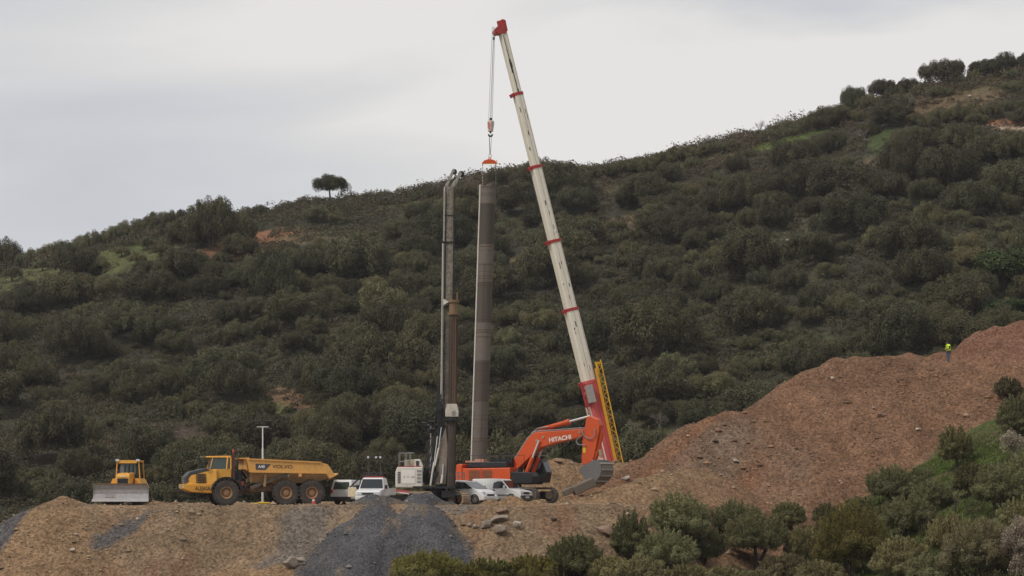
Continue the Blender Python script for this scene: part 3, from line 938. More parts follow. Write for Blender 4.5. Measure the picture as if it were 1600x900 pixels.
def crawler(parent, x0, x1, y, h, w, z0=0.0, shoe=RUB, frame_m=BLK, idler_m=MUD, outer=-1, shoes=26):
    """one crawler track from x0 to x1 centred on y"""
    r = h / 2
    def loop(rr):
        return arc(x1 - r, z0 + r, rr, -90, 90, 9) + arc(x0 + r, z0 + r, rr, 90, 270, 9)
    tr = MB()
    o_, i_ = loop(r), loop(r - 0.11)
    n = len(o_)
    vs = [(p[0], y - w / 2, p[1]) for p in o_] + [(p[0], y + w / 2, p[1]) for p in o_] + [(p[0], y - w / 2, p[1]) for p in i_] + [(p[0], y + w / 2, p[1]) for p in i_]
    fs = []
    for i in range(n):
        j = (i + 1) % n
        fs += [(i, j, j + n, i + n), (i + 2 * n, i + 3 * n, j + 3 * n, j + 2 * n), (i, i + 2 * n, j + 2 * n, j), (i + n, j + n, j + 3 * n, i + 3 * n)]
    tr.add(vs, fs)
    per = 2 * (x1 - x0 - h) + math.pi * h
    L = x1 - x0 - h
    for k in range(shoes * 2):
        s_ = per * k / (shoes * 2)
        if s_ < L: px_, pz_, a = x0 + r + s_, z0, -90
        elif s_ < L + math.pi * r:
            a = -90 + math.degrees((s_ - L) / r); px_, pz_ = x1 - r + r * math.cos(R(a)), z0 + r + r * math.sin(R(a))
        elif s_ < 2 * L + math.pi * r: px_, pz_, a = x1 - r - (s_ - L - math.pi * r), z0 + h, 90
        else:
            a = 90 + math.degrees((s_ - 2 * L - math.pi * r) / r); px_, pz_ = x0 + r + r * math.cos(R(a)), z0 + r + r * math.sin(R(a))
        tr.box((px_, y, pz_), (0.10, w * 0.98, 0.05), Matrix.Rotation(-R(a), 3, 'Y'))
    t = tr.build('crawler_track', shoe, parent)
    f = MB()
    f.box(((x0 + x1) / 2, y, z0 + r), (x1 - x0 - h * 1.05, w * 0.62, h * 0.52))
    for k in range(7):
        xx = x0 + r * 1.2 + (x1 - x0 - 2.4 * r) * k / 6
        f.cyl((xx, y - w * 0.36, z0 + 0.26), (xx, y + w * 0.36, z0 + 0.26), 0.14, n=12)
    f.build('track_frame', frame_m, t)
    d = MB()
    d.lathe([(r * 0.58, -w * 0.34), (r * 0.58, w * 0.34), (r * 0.45, w * 0.38), (r * 0.40, w * 0.44), (0.001, w * 0.44)], (x1 - r, y, z0 + r), 'y', 24)
    d.lathe([(r * 0.58, w * 0.34), (r * 0.58, -w * 0.34), (r * 0.45, -w * 0.38), (r * 0.40, -w * 0.44), (0.001, -w * 0.44)], (x1 - r, y, z0 + r), 'y', 24)
    d.build('idler', idler_m, t)
    sp = MB()
    for sg in (1, -1):
        sp.lathe([(r - 0.13, sg * -w * 0.2), (r - 0.13, sg * w * 0.3), (r * 0.4, sg * w * 0.42), (0.001, sg * w * 0.44)], (x0 + r, y, z0 + r), 'y', 16)
    sp.build('sprocket', idler_m, t)
    return t

# ---- articulated dump truck
def dump_truck():
    p = stand(396, 180)
    t = thing('dump_truck', p, R(180 + 15), 'dusty yellow six-wheeled articulated dump truck with lettering along its tipping body', 'dump truck')
    # local: +x forward (to the left in the picture), +y the near side
    RIMC = mat('rusty_tan_rim', (0.30, 0.17, 0.085), 0.7, dirt=0.45, dirt_col=(0.14, 0.09, 0.055))
    for x in (2.14, -2.05, -3.88):
        for s_ in (1, -1): wheel(t, x, s_ * 1.28, 0.90, 0.93, 0.72, s_, RIMC, rim_r=0.46)
    # front chassis with hood
    fr = MB()
    fr.wprism([(4.95, 0.95, 1.15), (5.55, 1.15, 1.15), (5.62, 1.50, 1.15), (3.3, 1.55, 1.25), (3.3, 0.85, 1.2)])
    fr.build('bumper', YEL, t, 0.04)
    hd = MB()
    hd.wprism([(5.30, 1.46, 0.92), (5.30, 2.02, 0.86), (5.0, 2.28, 0.82), (3.75, 2.52, 0.98), (2.9, 2.52, 1.06), (2.9, 1.5, 1.22), (3.3, 1.46, 1.22)])
    hood = hd.build('hood', YEL, t, 0.05)
    gr = MB()
    for i in range(6):      # slatted intake on the side
        gr.box((4.18, 1.145 - 0.028 * i, 1.62 + 0.115 * i), (0.82, 0.05, 0.062), Matrix.Rotation(0.2, 3, 'X'))
    gr.build('side_grille', BLK, hood)
    tp = MB()
    tp.wprism([(5.38, 1.62, 0.93), (5.38, 2.04, 0.90), (5.03, 2.36, 0.86), (3.78, 2.62, 1.0), (3.50, 2.46, 1.04), (4.95, 2.12, 0.90), (5.16, 1.92, 0.92), (5.16, 1.62, 0.95)])
    tp.build('hood_top', DKGREY, hood, 0.03)
    g2 = MB()
    for i in range(4): g2.box((5.42, 0, 1.60 + 0.14 * i), (0.10, 1.45, 0.075))
    g2.build('radiator_grille', STEEL, hood)
    for s_ in (1, -1):
        MB().box((5.60, s_ * 0.85, 1.33), (0.08, 0.36, 0.2)).build('headlight', LENS, t)
    # cab
    cb = MB()
    cb.wprism([(3.35, 1.50, 0.95), (3.35, 2.55, 0.95), (1.72, 2.55, 0.95), (1.72, 1.55, 0.95)])
    cb.wprism([(3.72, 3.36, 0.78), (3.68, 3.46, 0.72), (1.78, 3.50, 0.72), (1.70, 3.36, 0.80)])
    for (xa, xb) in ((2.10, 1.98), (1.76, 1.74)):
        for s_ in (1, -1): cb.beam((xa, s_ * 0.93, 2.5), (xb, s_ * 0.76, 3.4), 0.10, 0.12)
    for s_ in (1, -1): cb.beam((3.42, s_ * 0.90, 2.5), (3.16, s_ * 0.72, 3.4), 0.07, 0.07)
    cab = cb.build('cab', YEL, t, 0.02)
    gw = MB()
    gw.wprism([(3.34, 2.53, 0.88), (3.08, 3.38, 0.70), (1.80, 3.38, 0.70), (1.78, 2.53, 0.88)])
    gw.build('window', GLS_G, cab)
    MB().box((3.85, 0, 3.42), (0.30, 1.3, 0.06)).build('sun_visor', PALEMUD, cab)
    pw = MB()      # windscreen wedge, sky reflection painted in as pale grey
    pw.wprism([(3.42, 2.56, 0.84), (3.14, 3.36, 0.66), (3.10, 3.36, 0.66), (3.36, 2.54, 0.86)])
    pw.build('windscreen', GLS_P, cab)
    se = MB().box((2.45, 0.0, 2.85), (0.35, 0.5, 0.6))
    # mirrors
    for s_ in (1, -1):
        mi = MB(); mi.beam((3.5, s_ * 0.85, 2.9), (3.9, s_ * 1.15, 3.0), 0.04, 0.04); mi.box((3.92, s_ * 1.18, 2.95), (0.08, 0.22, 0.5))
        mi.build('mirror', BLK, cab)
    # fenders
    for s_ in (1, -1):
        fe = MB(); o_ = arc(2.12, 0.92, 1.10, 8, 172, 14); i_ = arc(2.12, 0.92, 1.00, 172, 8, 14)
        fe.prism(o_ + i_, s_ * 0.86, s_ * 1.62); fe.build('fender', BLK, t)
    st = MB()
    st.beam((1.55, 0.92, 1.5), (1.55, 0.92, 3.55), 0.16, 0.16); st.cyl((1.55, 0.92, 3.5), (1.55, 0.92, 3.75), 0.09)
    st.build('exhaust_stack', mat('sooty_red', (0.10, 0.035, 0.03), 0.7, dirt=0.4), t)
    ln = MB().cyl((1.56, 0.92, 3.75), (1.56, 0.92, 3.95), 0.09, 0.05)
    ln.build('beacon', CONE, t)
    # engine clutter behind the cab and the hitch
    cl = MB()
    cl.box((1.30, 0.1, 1.85), (0.55, 1.5, 1.1)); cl.box((0.85, -0.2, 1.5), (0.5, 1.0, 0.8)); cl.cyl((1.05, 0.75, 1.2), (1.05, 0.75, 2.3), 0.14)
    for i in range(5): cl.tube([(1.4 - 0.1 * i, 0.6 - 0.2 * i, 2.3), (0.9, 0.55 - 0.2 * i, 2.45), (0.5, 0.4 - 0.15 * i, 1.9)], 0.035)
    cl.build('hydraulic_unit', BLK, t)
    hr = MB(); hr.cyl((1.25, 1.0, 1.3), (1.25, 1.0, 1.75), 0.12); hr.box((0.95, 0.9, 1.55), (0.25, 0.2, 0.3)); hr.cyl((0.7, 0.85, 1.25), (0.72, 0.85, 1.6), 0.07); hr.build('filter', mat('dusty_red', (0.22, 0.06, 0.04), 0.7, dirt=0.5), t)
    hc = MB()
    hc.box((0.75, 0, 1.05), (1.8, 0.7, 0.45)); hc.box((1.2, 0, 0.95), (0.6, 1.3, 0.5)); hc.cyl((0.45, 0.55, 1.12), (1.5, 0.62, 1.18), 0.10); hc.cyl((0.45, -0.55, 1.12), (1.5, -0.62, 1.18), 0.10)
    hc.build('hitch', MUD, t)
    fm = MB()
    fm.prism([(0.35, 0.95), (0.35, 1.35), (-1.3, 1.55), (-4.4, 1.5), (-4.4, 1.05), (-1.2, 0.95)], -0.5, 0.5)
    fm.prism([(-0.2, 1.0), (0.0, 1.3), (-1.35, 1.55), (-1.35, 1.02)], 0.5, 0.98)
    fm.prism([(-0.2, 1.0), (0.0, 1.3), (-1.35, 1.55), (-1.35, 1.02)], -0.98, -0.5)
    for x in (-2.05, -3.88): fm.cyl((x, -1.0, 0.9), (x, 1.0, 0.9), 0.24)
    fm.cyl((2.25, -1.0, 0.9), (2.25, 1.0, 0.9), 0.24)
    fm.build('rear_frame', MUD, t)
    # tipping body: upper side panels and tapering belly
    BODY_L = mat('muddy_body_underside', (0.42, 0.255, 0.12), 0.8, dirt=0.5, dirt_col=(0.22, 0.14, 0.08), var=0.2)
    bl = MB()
    bl.wprism([(0.32, 1.62, 1.05), (0.42, 2.36, 1.55), (-4.9, 2.30, 1.55), (-5.25, 2.0, 1.45), (-4.7, 1.78, 1.25), (-3.7, 1.62, 1.1), (-1.2, 1.56, 1.05)])
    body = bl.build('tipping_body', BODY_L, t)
    up = MB()
    for s_ in (1, -1):
        a, b = s_ * 1.52, s_ * 1.64
        up.prism([(0.50, 2.33), (0.58, 3.24), (-4.55, 3.02), (-5.0, 2.90), (-5.55, 2.10), (-5.10, 1.90), (-4.85, 2.26)], min(a, b), max(a, b))
        up.beam((0.58, s_ * 1.60, 3.25), (-4.55, s_ * 1.60, 3.03), 0.22, 0.10)
        up.beam((0.46, s_ * 1.63, 2.36), (-4.86, s_ * 1.63, 2.28), 0.14, 0.09)
        up.box((-3.02, s_ * 1.66, 2.16), (0.22, 0.06, 0.26))
    up.prism([(0.40, 2.33), (0.62, 3.24), (0.72, 3.24), (0.52, 2.33)], -1.6, 1.6)
    up.wprism([(-5.1, 1.92, 1.5), (-5.75, 2.28, 1.5), (-5.78, 2.22, 1.5), (-5.15, 1.84, 1.5)])
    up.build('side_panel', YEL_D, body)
    gd = MB()
    gd.prism([(0.55, 3.22), (1.18, 3.26), (1.22, 3.34), (0.5, 3.36)], -1.45, 1.45)
    gd.prism([(0.85, 2.55), (0.85, 3.22), (0.72, 3.22), (0.62, 2.45)], -1.3, 1.3)
    gd.build('spill_guard', YEL_D, body)
    rb = MB()
    for s_ in (1, -1):
        rb = MB(); rb.beam((0.40, s_ * 1.18, 1.25), (-2.2, s_ * 1.46, 2.24), 0.22, 0.24)
        rb.build('hoist_cylinder', mat('dusty_hoist', (0.105, 0.085, 0.065), 0.7, dirt=0.5), t)
        MB().beam((-0.55, s_ * 1.40, 1.35), (-0.62, s_ * 1.50, 2.34), 0.14, 0.16).build('body_prop', BODY_L, t)
    MB().cyl((-2.20, 1.58, 2.10), (-2.20, 1.66, 2.10), 0.07).build('pin', STEEL, t)
    # markings on the near side
    lettering('VOLVO', 0.34, TXT_D, body, frame((-1.78, 1.648, 2.72), (-1, 0, -0.012), (0, 0, 1)), 1.25, 0.003)
    bd = MB().prism([(0.12, 2.94), (-0.98, 2.90), (-0.56, 2.48), (0.10, 2.50)], 1.640, 1.648)
    bdg = bd.build('badge', mat('badge_blue_grey', (0.075, 0.07, 0.085), 0.5, var=0.03), body)
    lettering('A40', 0.27, TXT_W, bdg, frame((-0.30, 1.651, 2.72), (-1, 0, 0), (0, 0, 1)), 1.0, 0.01)
    lettering('ALEJASA', 0.40, TXT_D, t, frame((3.76, 1.262, 1.19), (-1, 0, 0), (0, 0, 1)), 0.72, 0.002)
    pn = MB().prism([(4.75, 0.98), (4.75, 1.44), (3.32, 1.46), (3.32, 0.92)], 1.235, 1.25)
    pn.build('side_panel', YEL, t)
    def squeeze(o):
        if o.name.split('.')[0] in ('wheel', 'fender', 'tipping_body', 'lettering', 'rear_frame'): return
        for v in (o.data.vertices if o.data else ()):
            if v.co.x > 1.6: v.co.x = 1.6 + (v.co.x - 1.6) * 0.87
        for c_ in list(COL.objects):
            if c_.parent is o: squeeze(c_)
    for c_ in [q for q in COL.objects if q.parent is t]: squeeze(c_)
    # ladder behind the front wheel
    ld = MB()
    for z in (0.5, 0.75, 1.0): ld.box((1.12, 1.1, z), (0.35, 0.12, 0.04))
    ld.beam((0.96, 1.1, 0.45), (0.96, 1.1, 1.5), 0.04, 0.04); ld.beam((1.28, 1.1, 0.45), (1.28, 1.1, 1.5), 0.04, 0.04)
    ld.build('ladder', DKGREY, t)
dump_truck()

# ---- bulldozer
def bulldozer():
    p = stand(198, 178.5)
    t = thing('bulldozer', p, R(-90 - 4), 'yellow bulldozer seen head-on with a wide bare steel blade', 'bulldozer')
    for y in (0.95, -0.95): crawler(t, -2.2, 1.5, y, 1.0, 0.62, 0.0, RUB, BLK, MUD)
    b = MB()
    prof = [(2.05, 0.22), (1.86, 0.42), (1.78, 0.72), (1.82, 1.02), (1.98, 1.34), (1.90, 1.36), (1.72, 1.02), (1.68, 0.70), (1.76, 0.38), (1.96, 0.20)]
    b.wprism([(x, z, 1.84 + (0.12 if z < 0.45 else 0.0)) for x, z in prof])
    bl = b.build('blade', BLADE, t)
    e_ = MB().box((2.07, 0, 0.25), (0.05, 3.96, 0.16), Matrix.Rotation(-0.6, 3, 'Y'))
    e_.build('cutting_edge', STEEL, bl)
    rim = MB()
    for s_ in (1, -1):
        rim = MB() if s_ == -1 else rim
        rim.prism([(2.08, 0.2), (1.9, 0.2), (1.62, 0.7), (1.72, 1.2), (1.9, 1.4), (2.06, 1.38), (1.84, 1.0), (1.82, 0.7), (1.9, 0.42)], s_ * 1.86, s_ * 1.92)
        if s_ == 1: rim.build('side_plate', BLADE, bl)
    rim.build('side_plate', BLADE, bl)
    MB().box((1.93, 0, 1.40), (0.14, 3.7, 0.10)).build('blade_rim', MUD, bl)
    MB().box((1.835, -0.78, 0.60), (0.03, 0.62, 0.24), Matrix.Rotation(-0.18, 3, 'Y')).build('wear_plate', STEEL, bl)
    for s_ in (1, -1):
        MB().beam((-0.6, s_ * 1.36, 0.5), (1.8, s_ * 1.36, 0.42), 0.16, 0.24).build('push_arm', YEL_D, t)
        MB().cyl((0.6, s_ * 0.45, 1.7), (1.7, s_ * 0.45, 0.9), 0.07).build('blade_ram', YEL_D, t)
    h = MB()
    h.wprism([(1.25, 1.05, 0.50), (1.25, 1.95, 0.48), (1.05, 2.14, 0.42), (-0.55, 2.22, 0.46), (-0.55, 1.05, 0.5)])
    hood = h.build('hood', YEL, t, 0.05)
    MB().box((1.262, 0, 1.62), (0.04, 0.74, 0.36)).build('radiator_grille', BLK, hood)
    MB().box((1.262, 0, 1.93), (0.04, 0.42, 0.05)).build('nose_badge', TXT_W, hood)
    f = MB()
    for s_ in (1, -1):
        f.wprism([(0, 0, 0)] * 3) if False else f.add([(-1.9, s_ * 0.62, 1.15), (0.3, s_ * 0.62, 1.15), (0.3, s_ * 0.66, 1.82), (-1.9, s_ * 0.66, 1.82), (-1.9, s_ * 1.22, 1.15), (0.3, s_ * 1.22, 1.15), (0.3, s_ * 0.92, 1.78), (-1.9, s_ * 0.92, 1.78)],
              [(0, 1, 2, 3), (4, 5, 6, 7), (0, 1, 5, 4), (3, 2, 6, 7), (1, 2, 6, 5), (0, 3, 7, 4)])
    f.box((-0.3, 0, 1.25), (2.6, 2.1, 0.22))
    f.build('fender', YEL, t, 0.02)
    c = MB()
    c.wprism([(-0.45, 1.75, 0.72), (-0.52, 2.95, 0.66), (-1.75, 2.95, 0.66), (-1.8, 1.75, 0.72)])
    cab = c.build('cab', BLK, t)
    w = MB()
    w.add([(-0.435, -0.58, 2.05), (-0.435, 0.58, 2.05), (-0.49, 0.54, 2.82), (-0.49, -0.54, 2.82)], [(0, 1, 2, 3)])
    w.build('windscreen', GLS_G, cab)
    pl = MB(); pl.add([(-0.43, -0.58, 2.1), (-0.43, -0.34, 2.1), (-0.485, -0.30, 2.80), (-0.485, -0.54, 2.80)], [(0, 1, 2, 3)])  # pale strip over the windscreen, a reflection painted in
    pl.build('window', GLS_P, cab)
    rf = MB()
    rf.box((-1.1, 0, 3.01), (1.55, 1.62, 0.14)); rf.box((-0.36, 0, 2.90), (0.10, 1.3, 0.09))
    for s_ in (1, -1):
        rf.beam((-0.42, s_ * 0.84, 1.8), (-0.42, s_ * 0.76, 3.0), 0.08, 0.10); rf.beam((-1.8, s_ * 0.84, 1.8), (-1.8, s_ * 0.76, 3.0), 0.08, 0.10)
    rf.build('roof_frame', YEL, cab, 0.02)
    for s_ in (1, -1): MB().box((-0.32, s_ * 0.72, 3.08), (0.14, 0.24, 0.15)).build('headlight', LENS, cab)
    ex = MB().cyl((0.2, 0.2, 2.1), (0.2, 0.2, 2.65), 0.06)
    ex.build('exhaust_pipe', BLK, t)
    wp = MB()
    for y in (-0.25, 0.05, 0.3): wp.beam((-0.425, y, 2.1), (-0.47, y + 0.06, 2.75), 0.07, 0.02)
    wp.build('seat', BLK, cab)
bulldozer()

# ---- floodlight masts
def light_mast(px, Y, zt, label, lamps, matl):
    p = stand(px, Y)
    t = thing('light_mast', p, 0, label, 'floodlight', 'telescopic floodlight masts on the bench')
    H = zt - p.z
    m = MB(); m.cyl((0, 0, 0.1), (0, 0, H * 0.45), 0.085, n=10); m.cyl((0, 0, H * 0.45), (0, 0, H * 0.72), 0.068, n=10); m.cyl((0, 0, H * 0.72), (0, 0, H), 0.05, n=10)
    m.box((0, 0, H - 0.02), (0.85, 0.08, 0.06))
    m.build('mast', matl, t)
    b = MB(); b.box((0.1, 0.1, 0.09), (0.9, 0.6, 0.12)); b.box((0, 0.1, 0.03), (1.7, 0.2, 0.06))
    b.build('generator', SAFETY_Y, t, 0.03)
    for (x, z) in lamps:
        lp = MB(); lp.box((x, -0.05, H + z), (0.42, 0.18, 0.30), Matrix.Rotation(0.25, 3, 'X')); lp.beam((x, 0, H + z), (x * 0.7, 0, H), 0.05, 0.05)
        l_ = lp.build('floodlight', BLK, t)
        MB().box((x, -0.145, H + z - 0.03), (0.28, 0.03, 0.16), Matrix.Rotation(0.25, 3, 'X')).build('lamp_glass', GLS, l_)
light_mast(410.5, 185, 5.02, 'tall white floodlight mast with four black lamps behind the dump truck', [(-0.42, 0.26), (0.42, 0.28), (-0.42, -0.28), (0.42, -0.28)], WHT)
light_mast(673, 190, 5.3, 'thin grey floodlight mast half hidden behind the drill mast', [(-0.5, 0.0), (-0.5, -0.3), (0.1, 0.12), (0.1, -0.45)], STEEL)

# ---- traffic cone
def cone():
    p = stand(490, 176.5)
    t = thing('traffic_cone', p, 0, 'small red traffic cone in front of the rearmost truck wheel', 'traffic cone')
    MB().box((0, 0, 0.02), (0.36, 0.36, 0.04)).build('base', BLK, t)
    c = MB().lathe([(0.15, 0.04), (0.10, 0.22), (0.03, 0.48), (0.001, 0.49)], (0, 0, 0), 'z', 16)
    k = c.build('cone_body', CONE, t)
    MB().lathe([(0.103, 0.24), (0.074, 0.34)], (0, 0, 0), 'z', 16).build('reflective_band', LENS, k)
cone()

# ---- vans: body by cross-sections, with glass, lamps and wheels
def hull(parent, prof, name, material, bevel=0.04):
    return MB().wprism(prof).build(name, material, parent, bevel)

def small_van(px, Y, yaw, label, long_hood, L=4.2, wd=0.86, Hh=1.80, cargo=True, group='white vans and cars on the bench'):
    p = stand(px, Y)
    t = thing('white_van', p, yaw, label, 'van', group)
    f = L / 2
    if long_hood:   # boxy delivery van
        prof = [(f, 0.30, wd * .94), (f + 0.04, 0.62, wd * .94), (f - 0.10, 0.92, wd * .90), (f - 0.95, 1.08, wd * .92), (f - 1.55, 1.66, wd * .80), (f - 1.75, Hh - 0.04, wd * .76), (f - 2.6, Hh, wd * .78),
                (-f + 0.10, Hh - 0.02, wd * .80), (-f, 1.1, wd * .96), (-f, 0.32, wd * .95)]
        wx0, wx1 = f - 0.98, f - 1.55
    else:           # one-box people carrier
        prof = [(f, 0.28, wd * .92), (f + 0.03, 0.60, wd * .94), (f - 0.18, 0.90, wd * .86), (f - 0.80, 1.10, wd * .90), (f - 1.80, 1.62, wd * .76), (f - 2.2, Hh - 0.06, wd * .72), (f - 3.0, Hh, wd * .74),
                (-f + 0.25, Hh - 0.10, wd * .76), (-f + 0.05, 1.1, wd * .95), (-f, 0.32, wd * .95)]
        wx0, wx1 = f - 0.84, f - 1.80
    body = hull(t, prof, 'body', WHT)
    # windscreen, proud of the sloping panel
    z0, z1 = (1.12, 1.66) if long_hood else (1.12, 1.60)
    a0, a1 = wd * .84, wd * .74
    off = 0.03
    ws = MB(); ws.add([(wx0 + off, -a0, z0 + off), (wx0 + off, a0, z0 + off), (wx1 + off + 0.02, a1, z1 + off - 0.02), (wx1 + off + 0.02, -a1, z1 + off - 0.02),
                       (wx0 - .05, -a0, z0 - .02), (wx0 - .05, a0, z0 - .02), (wx1 - .05, a1, z1 - 0.05), (wx1 - .05, -a1, z1 - 0.05)],
                      [(0, 1, 2, 3), (7, 6, 5, 4), (0, 4, 5, 1), (1, 5, 6, 2), (2, 6, 7, 3), (3, 7, 4, 0)])
    ws.build('windscreen', GLS_P if not long_hood else GLS, t)
    for s_ in (1, -1):
        w = MB()
        if long_hood: q = [(f - 1.12, 1.13), (f - 1.62, 1.60), (f - 2.28, 1.62), (f - 2.32, 1.10)]
        else: q = [(f - 0.98, 1.14), (f - 1.78, 1.56), (f - 2.55, 1.60), (f - 2.65, 1.10)]
        def yy(z): return wd * (0.955 - 0.17 * max(0, (z - 1.08)) / 0.6)
        vs = [(x, s_ * (yy(z) + 0.004), z) for x, z in q] + [(x, s_ * (yy(z) - 0.06), z) for x, z in q]
        w.add(vs, [(0, 1, 2, 3), (7, 6, 5, 4), (0, 4, 5, 1), (1, 5, 6, 2), (2, 6, 7, 3), (3, 7, 4, 0)])
        w.build('window', GLS, t)
        mm = MB().box((f - 1.28, s_ * (wd + 0.09), 1.20), (0.10, 0.16, 0.22))
        mm.build('mirror', WHT if long_hood else BLK, t, 0.02)
        hl = MB().box((f - 0.06 if long_hood else f - 0.16, s_ * wd * .72, 0.80), (0.20, 0.30, 0.17), Matrix.Rotation(-0.3, 3, 'Y'))
        hl.build('headlight', LENS, t, 0.02)
        MB().box((f - 2.22, s_ * (wd * .965), 0.98), (0.16, 0.04, 0.06)).build('door_handle', BLK, t)
        st = MB().box((-0.1, s_ * wd * .962, 0.62), (L * 0.52, 0.03, 0.05))
        st.build('trim_strip', BLK, t)
        for x in (f - 0.78, -f + 0.75):
            wheel(t, x, s_ * (wd - 0.08), 0.31, 0.31, 0.19, s_, STEEL, rim_r=0.6, big=False)
            ar = MB(); ar.prism(arc(x, 0.33, 0.385, 0, 180, 12) + [(x - 0.385, 0.27), (x + 0.385, 0.27)], s_ * (wd * .965), s_ * (wd * .975)) if False else ar.prism(arc(x, 0.33, 0.39, 0, 180, 12) + arc(x, 0.33, 0.32, 180, 0, 12), min(s_ * wd * .90, s_ * (wd * .972)), max(s_ * wd * .90, s_ * (wd * .972)))
            ar.build('wheel_arch', BLK, t)
    bm_ = MB().box((f + 0.0, 0, 0.46), (0.18, wd * 1.86, 0.26)); bm_.build('bumper', DKGREY if long_hood else WHT, t, 0.03)
    MB().box((f + 0.03 if long_hood else f + 0.04, 0, 0.76 if long_hood else 0.66), (0.06, wd * 0.9, 0.14)).build('radiator_grille', BLK, t)
    MB().box((f + 0.105, 0, 0.46), (0.02, 0.52, 0.12)).build('licence_plate', LENS, t)
    return t
small_van(783, 184.5, R(-31), 'white delivery van with blank cargo side parked before the excavator', True)
small_van(731, 182.6, R(-38), 'white people carrier half hidden behind the drill pipe, nose to the right', False, L=4.1, Hh=1.72)

def left_van():
    p = stand(556, 184)
    t = thing('white_van', p, R(62), 'white van partly hidden behind the pickup at the left, with dark green side glass', 'van', 'white vans and cars on the bench')
    hull(t, [(2.0, 0.35, .86), (2.0, 0.85, .86), (1.2, 1.08, .86), (0.6, 1.72, .74), (-1.8, 1.78, .74), (-2.0, 1.1, .88), (-2.05, 0.4, .88)], 'body', WHT)
    for s_ in (1, -1):
        q = [(0.55, 1.12), (0.35, 1.60), (-0.5, 1.62), (-0.55, 1.10)]
        for q in ([(0.75, 1.12), (0.45, 1.58), (-0.35, 1.60), (-0.40, 1.10)], [(-0.55, 1.10), (-0.52, 1.60), (-1.65, 1.60), (-1.75, 1.10)]):
            w = MB(); w.add([(x, s_ * (0.895 - 0.2 * max(0, z - 1.08) / 0.6), z) for x, z in q] + [(x, s_ * (0.8 - 0.2 * max(0, z - 1.08) / 0.6), z) for x, z in q], [(0, 1, 2, 3), (7, 6, 5, 4), (0, 4, 5, 1), (1, 5, 6, 2), (2, 6, 7, 3), (3, 7, 4, 0)])
            w.build('window', GLS_G, t)
        for x in (1.25, -1.25): wheel(t, x, s_ * 0.78, 0.33, 0.33, 0.2, s_, DKGREY, rim_r=0.55, big=False)
        MB().box((-2.03, s_ * 0.76, 0.95), (0.08, 0.14, 0.3)).build('tail_lamp', CONE, t)
    MB().box((-2.06, 0, 0.48), (0.12, 1.7, 0.2)).build('bumper', DKGREY, t)
    w = MB(); w.add([(-2.03, -.66, 1.12), (-2.03, .66, 1.12), (-1.88, .6, 1.62), (-1.88, -.6, 1.62)], [(0, 1, 2, 3)]); w.build('rear_window', GLS_G, t)
left_van()

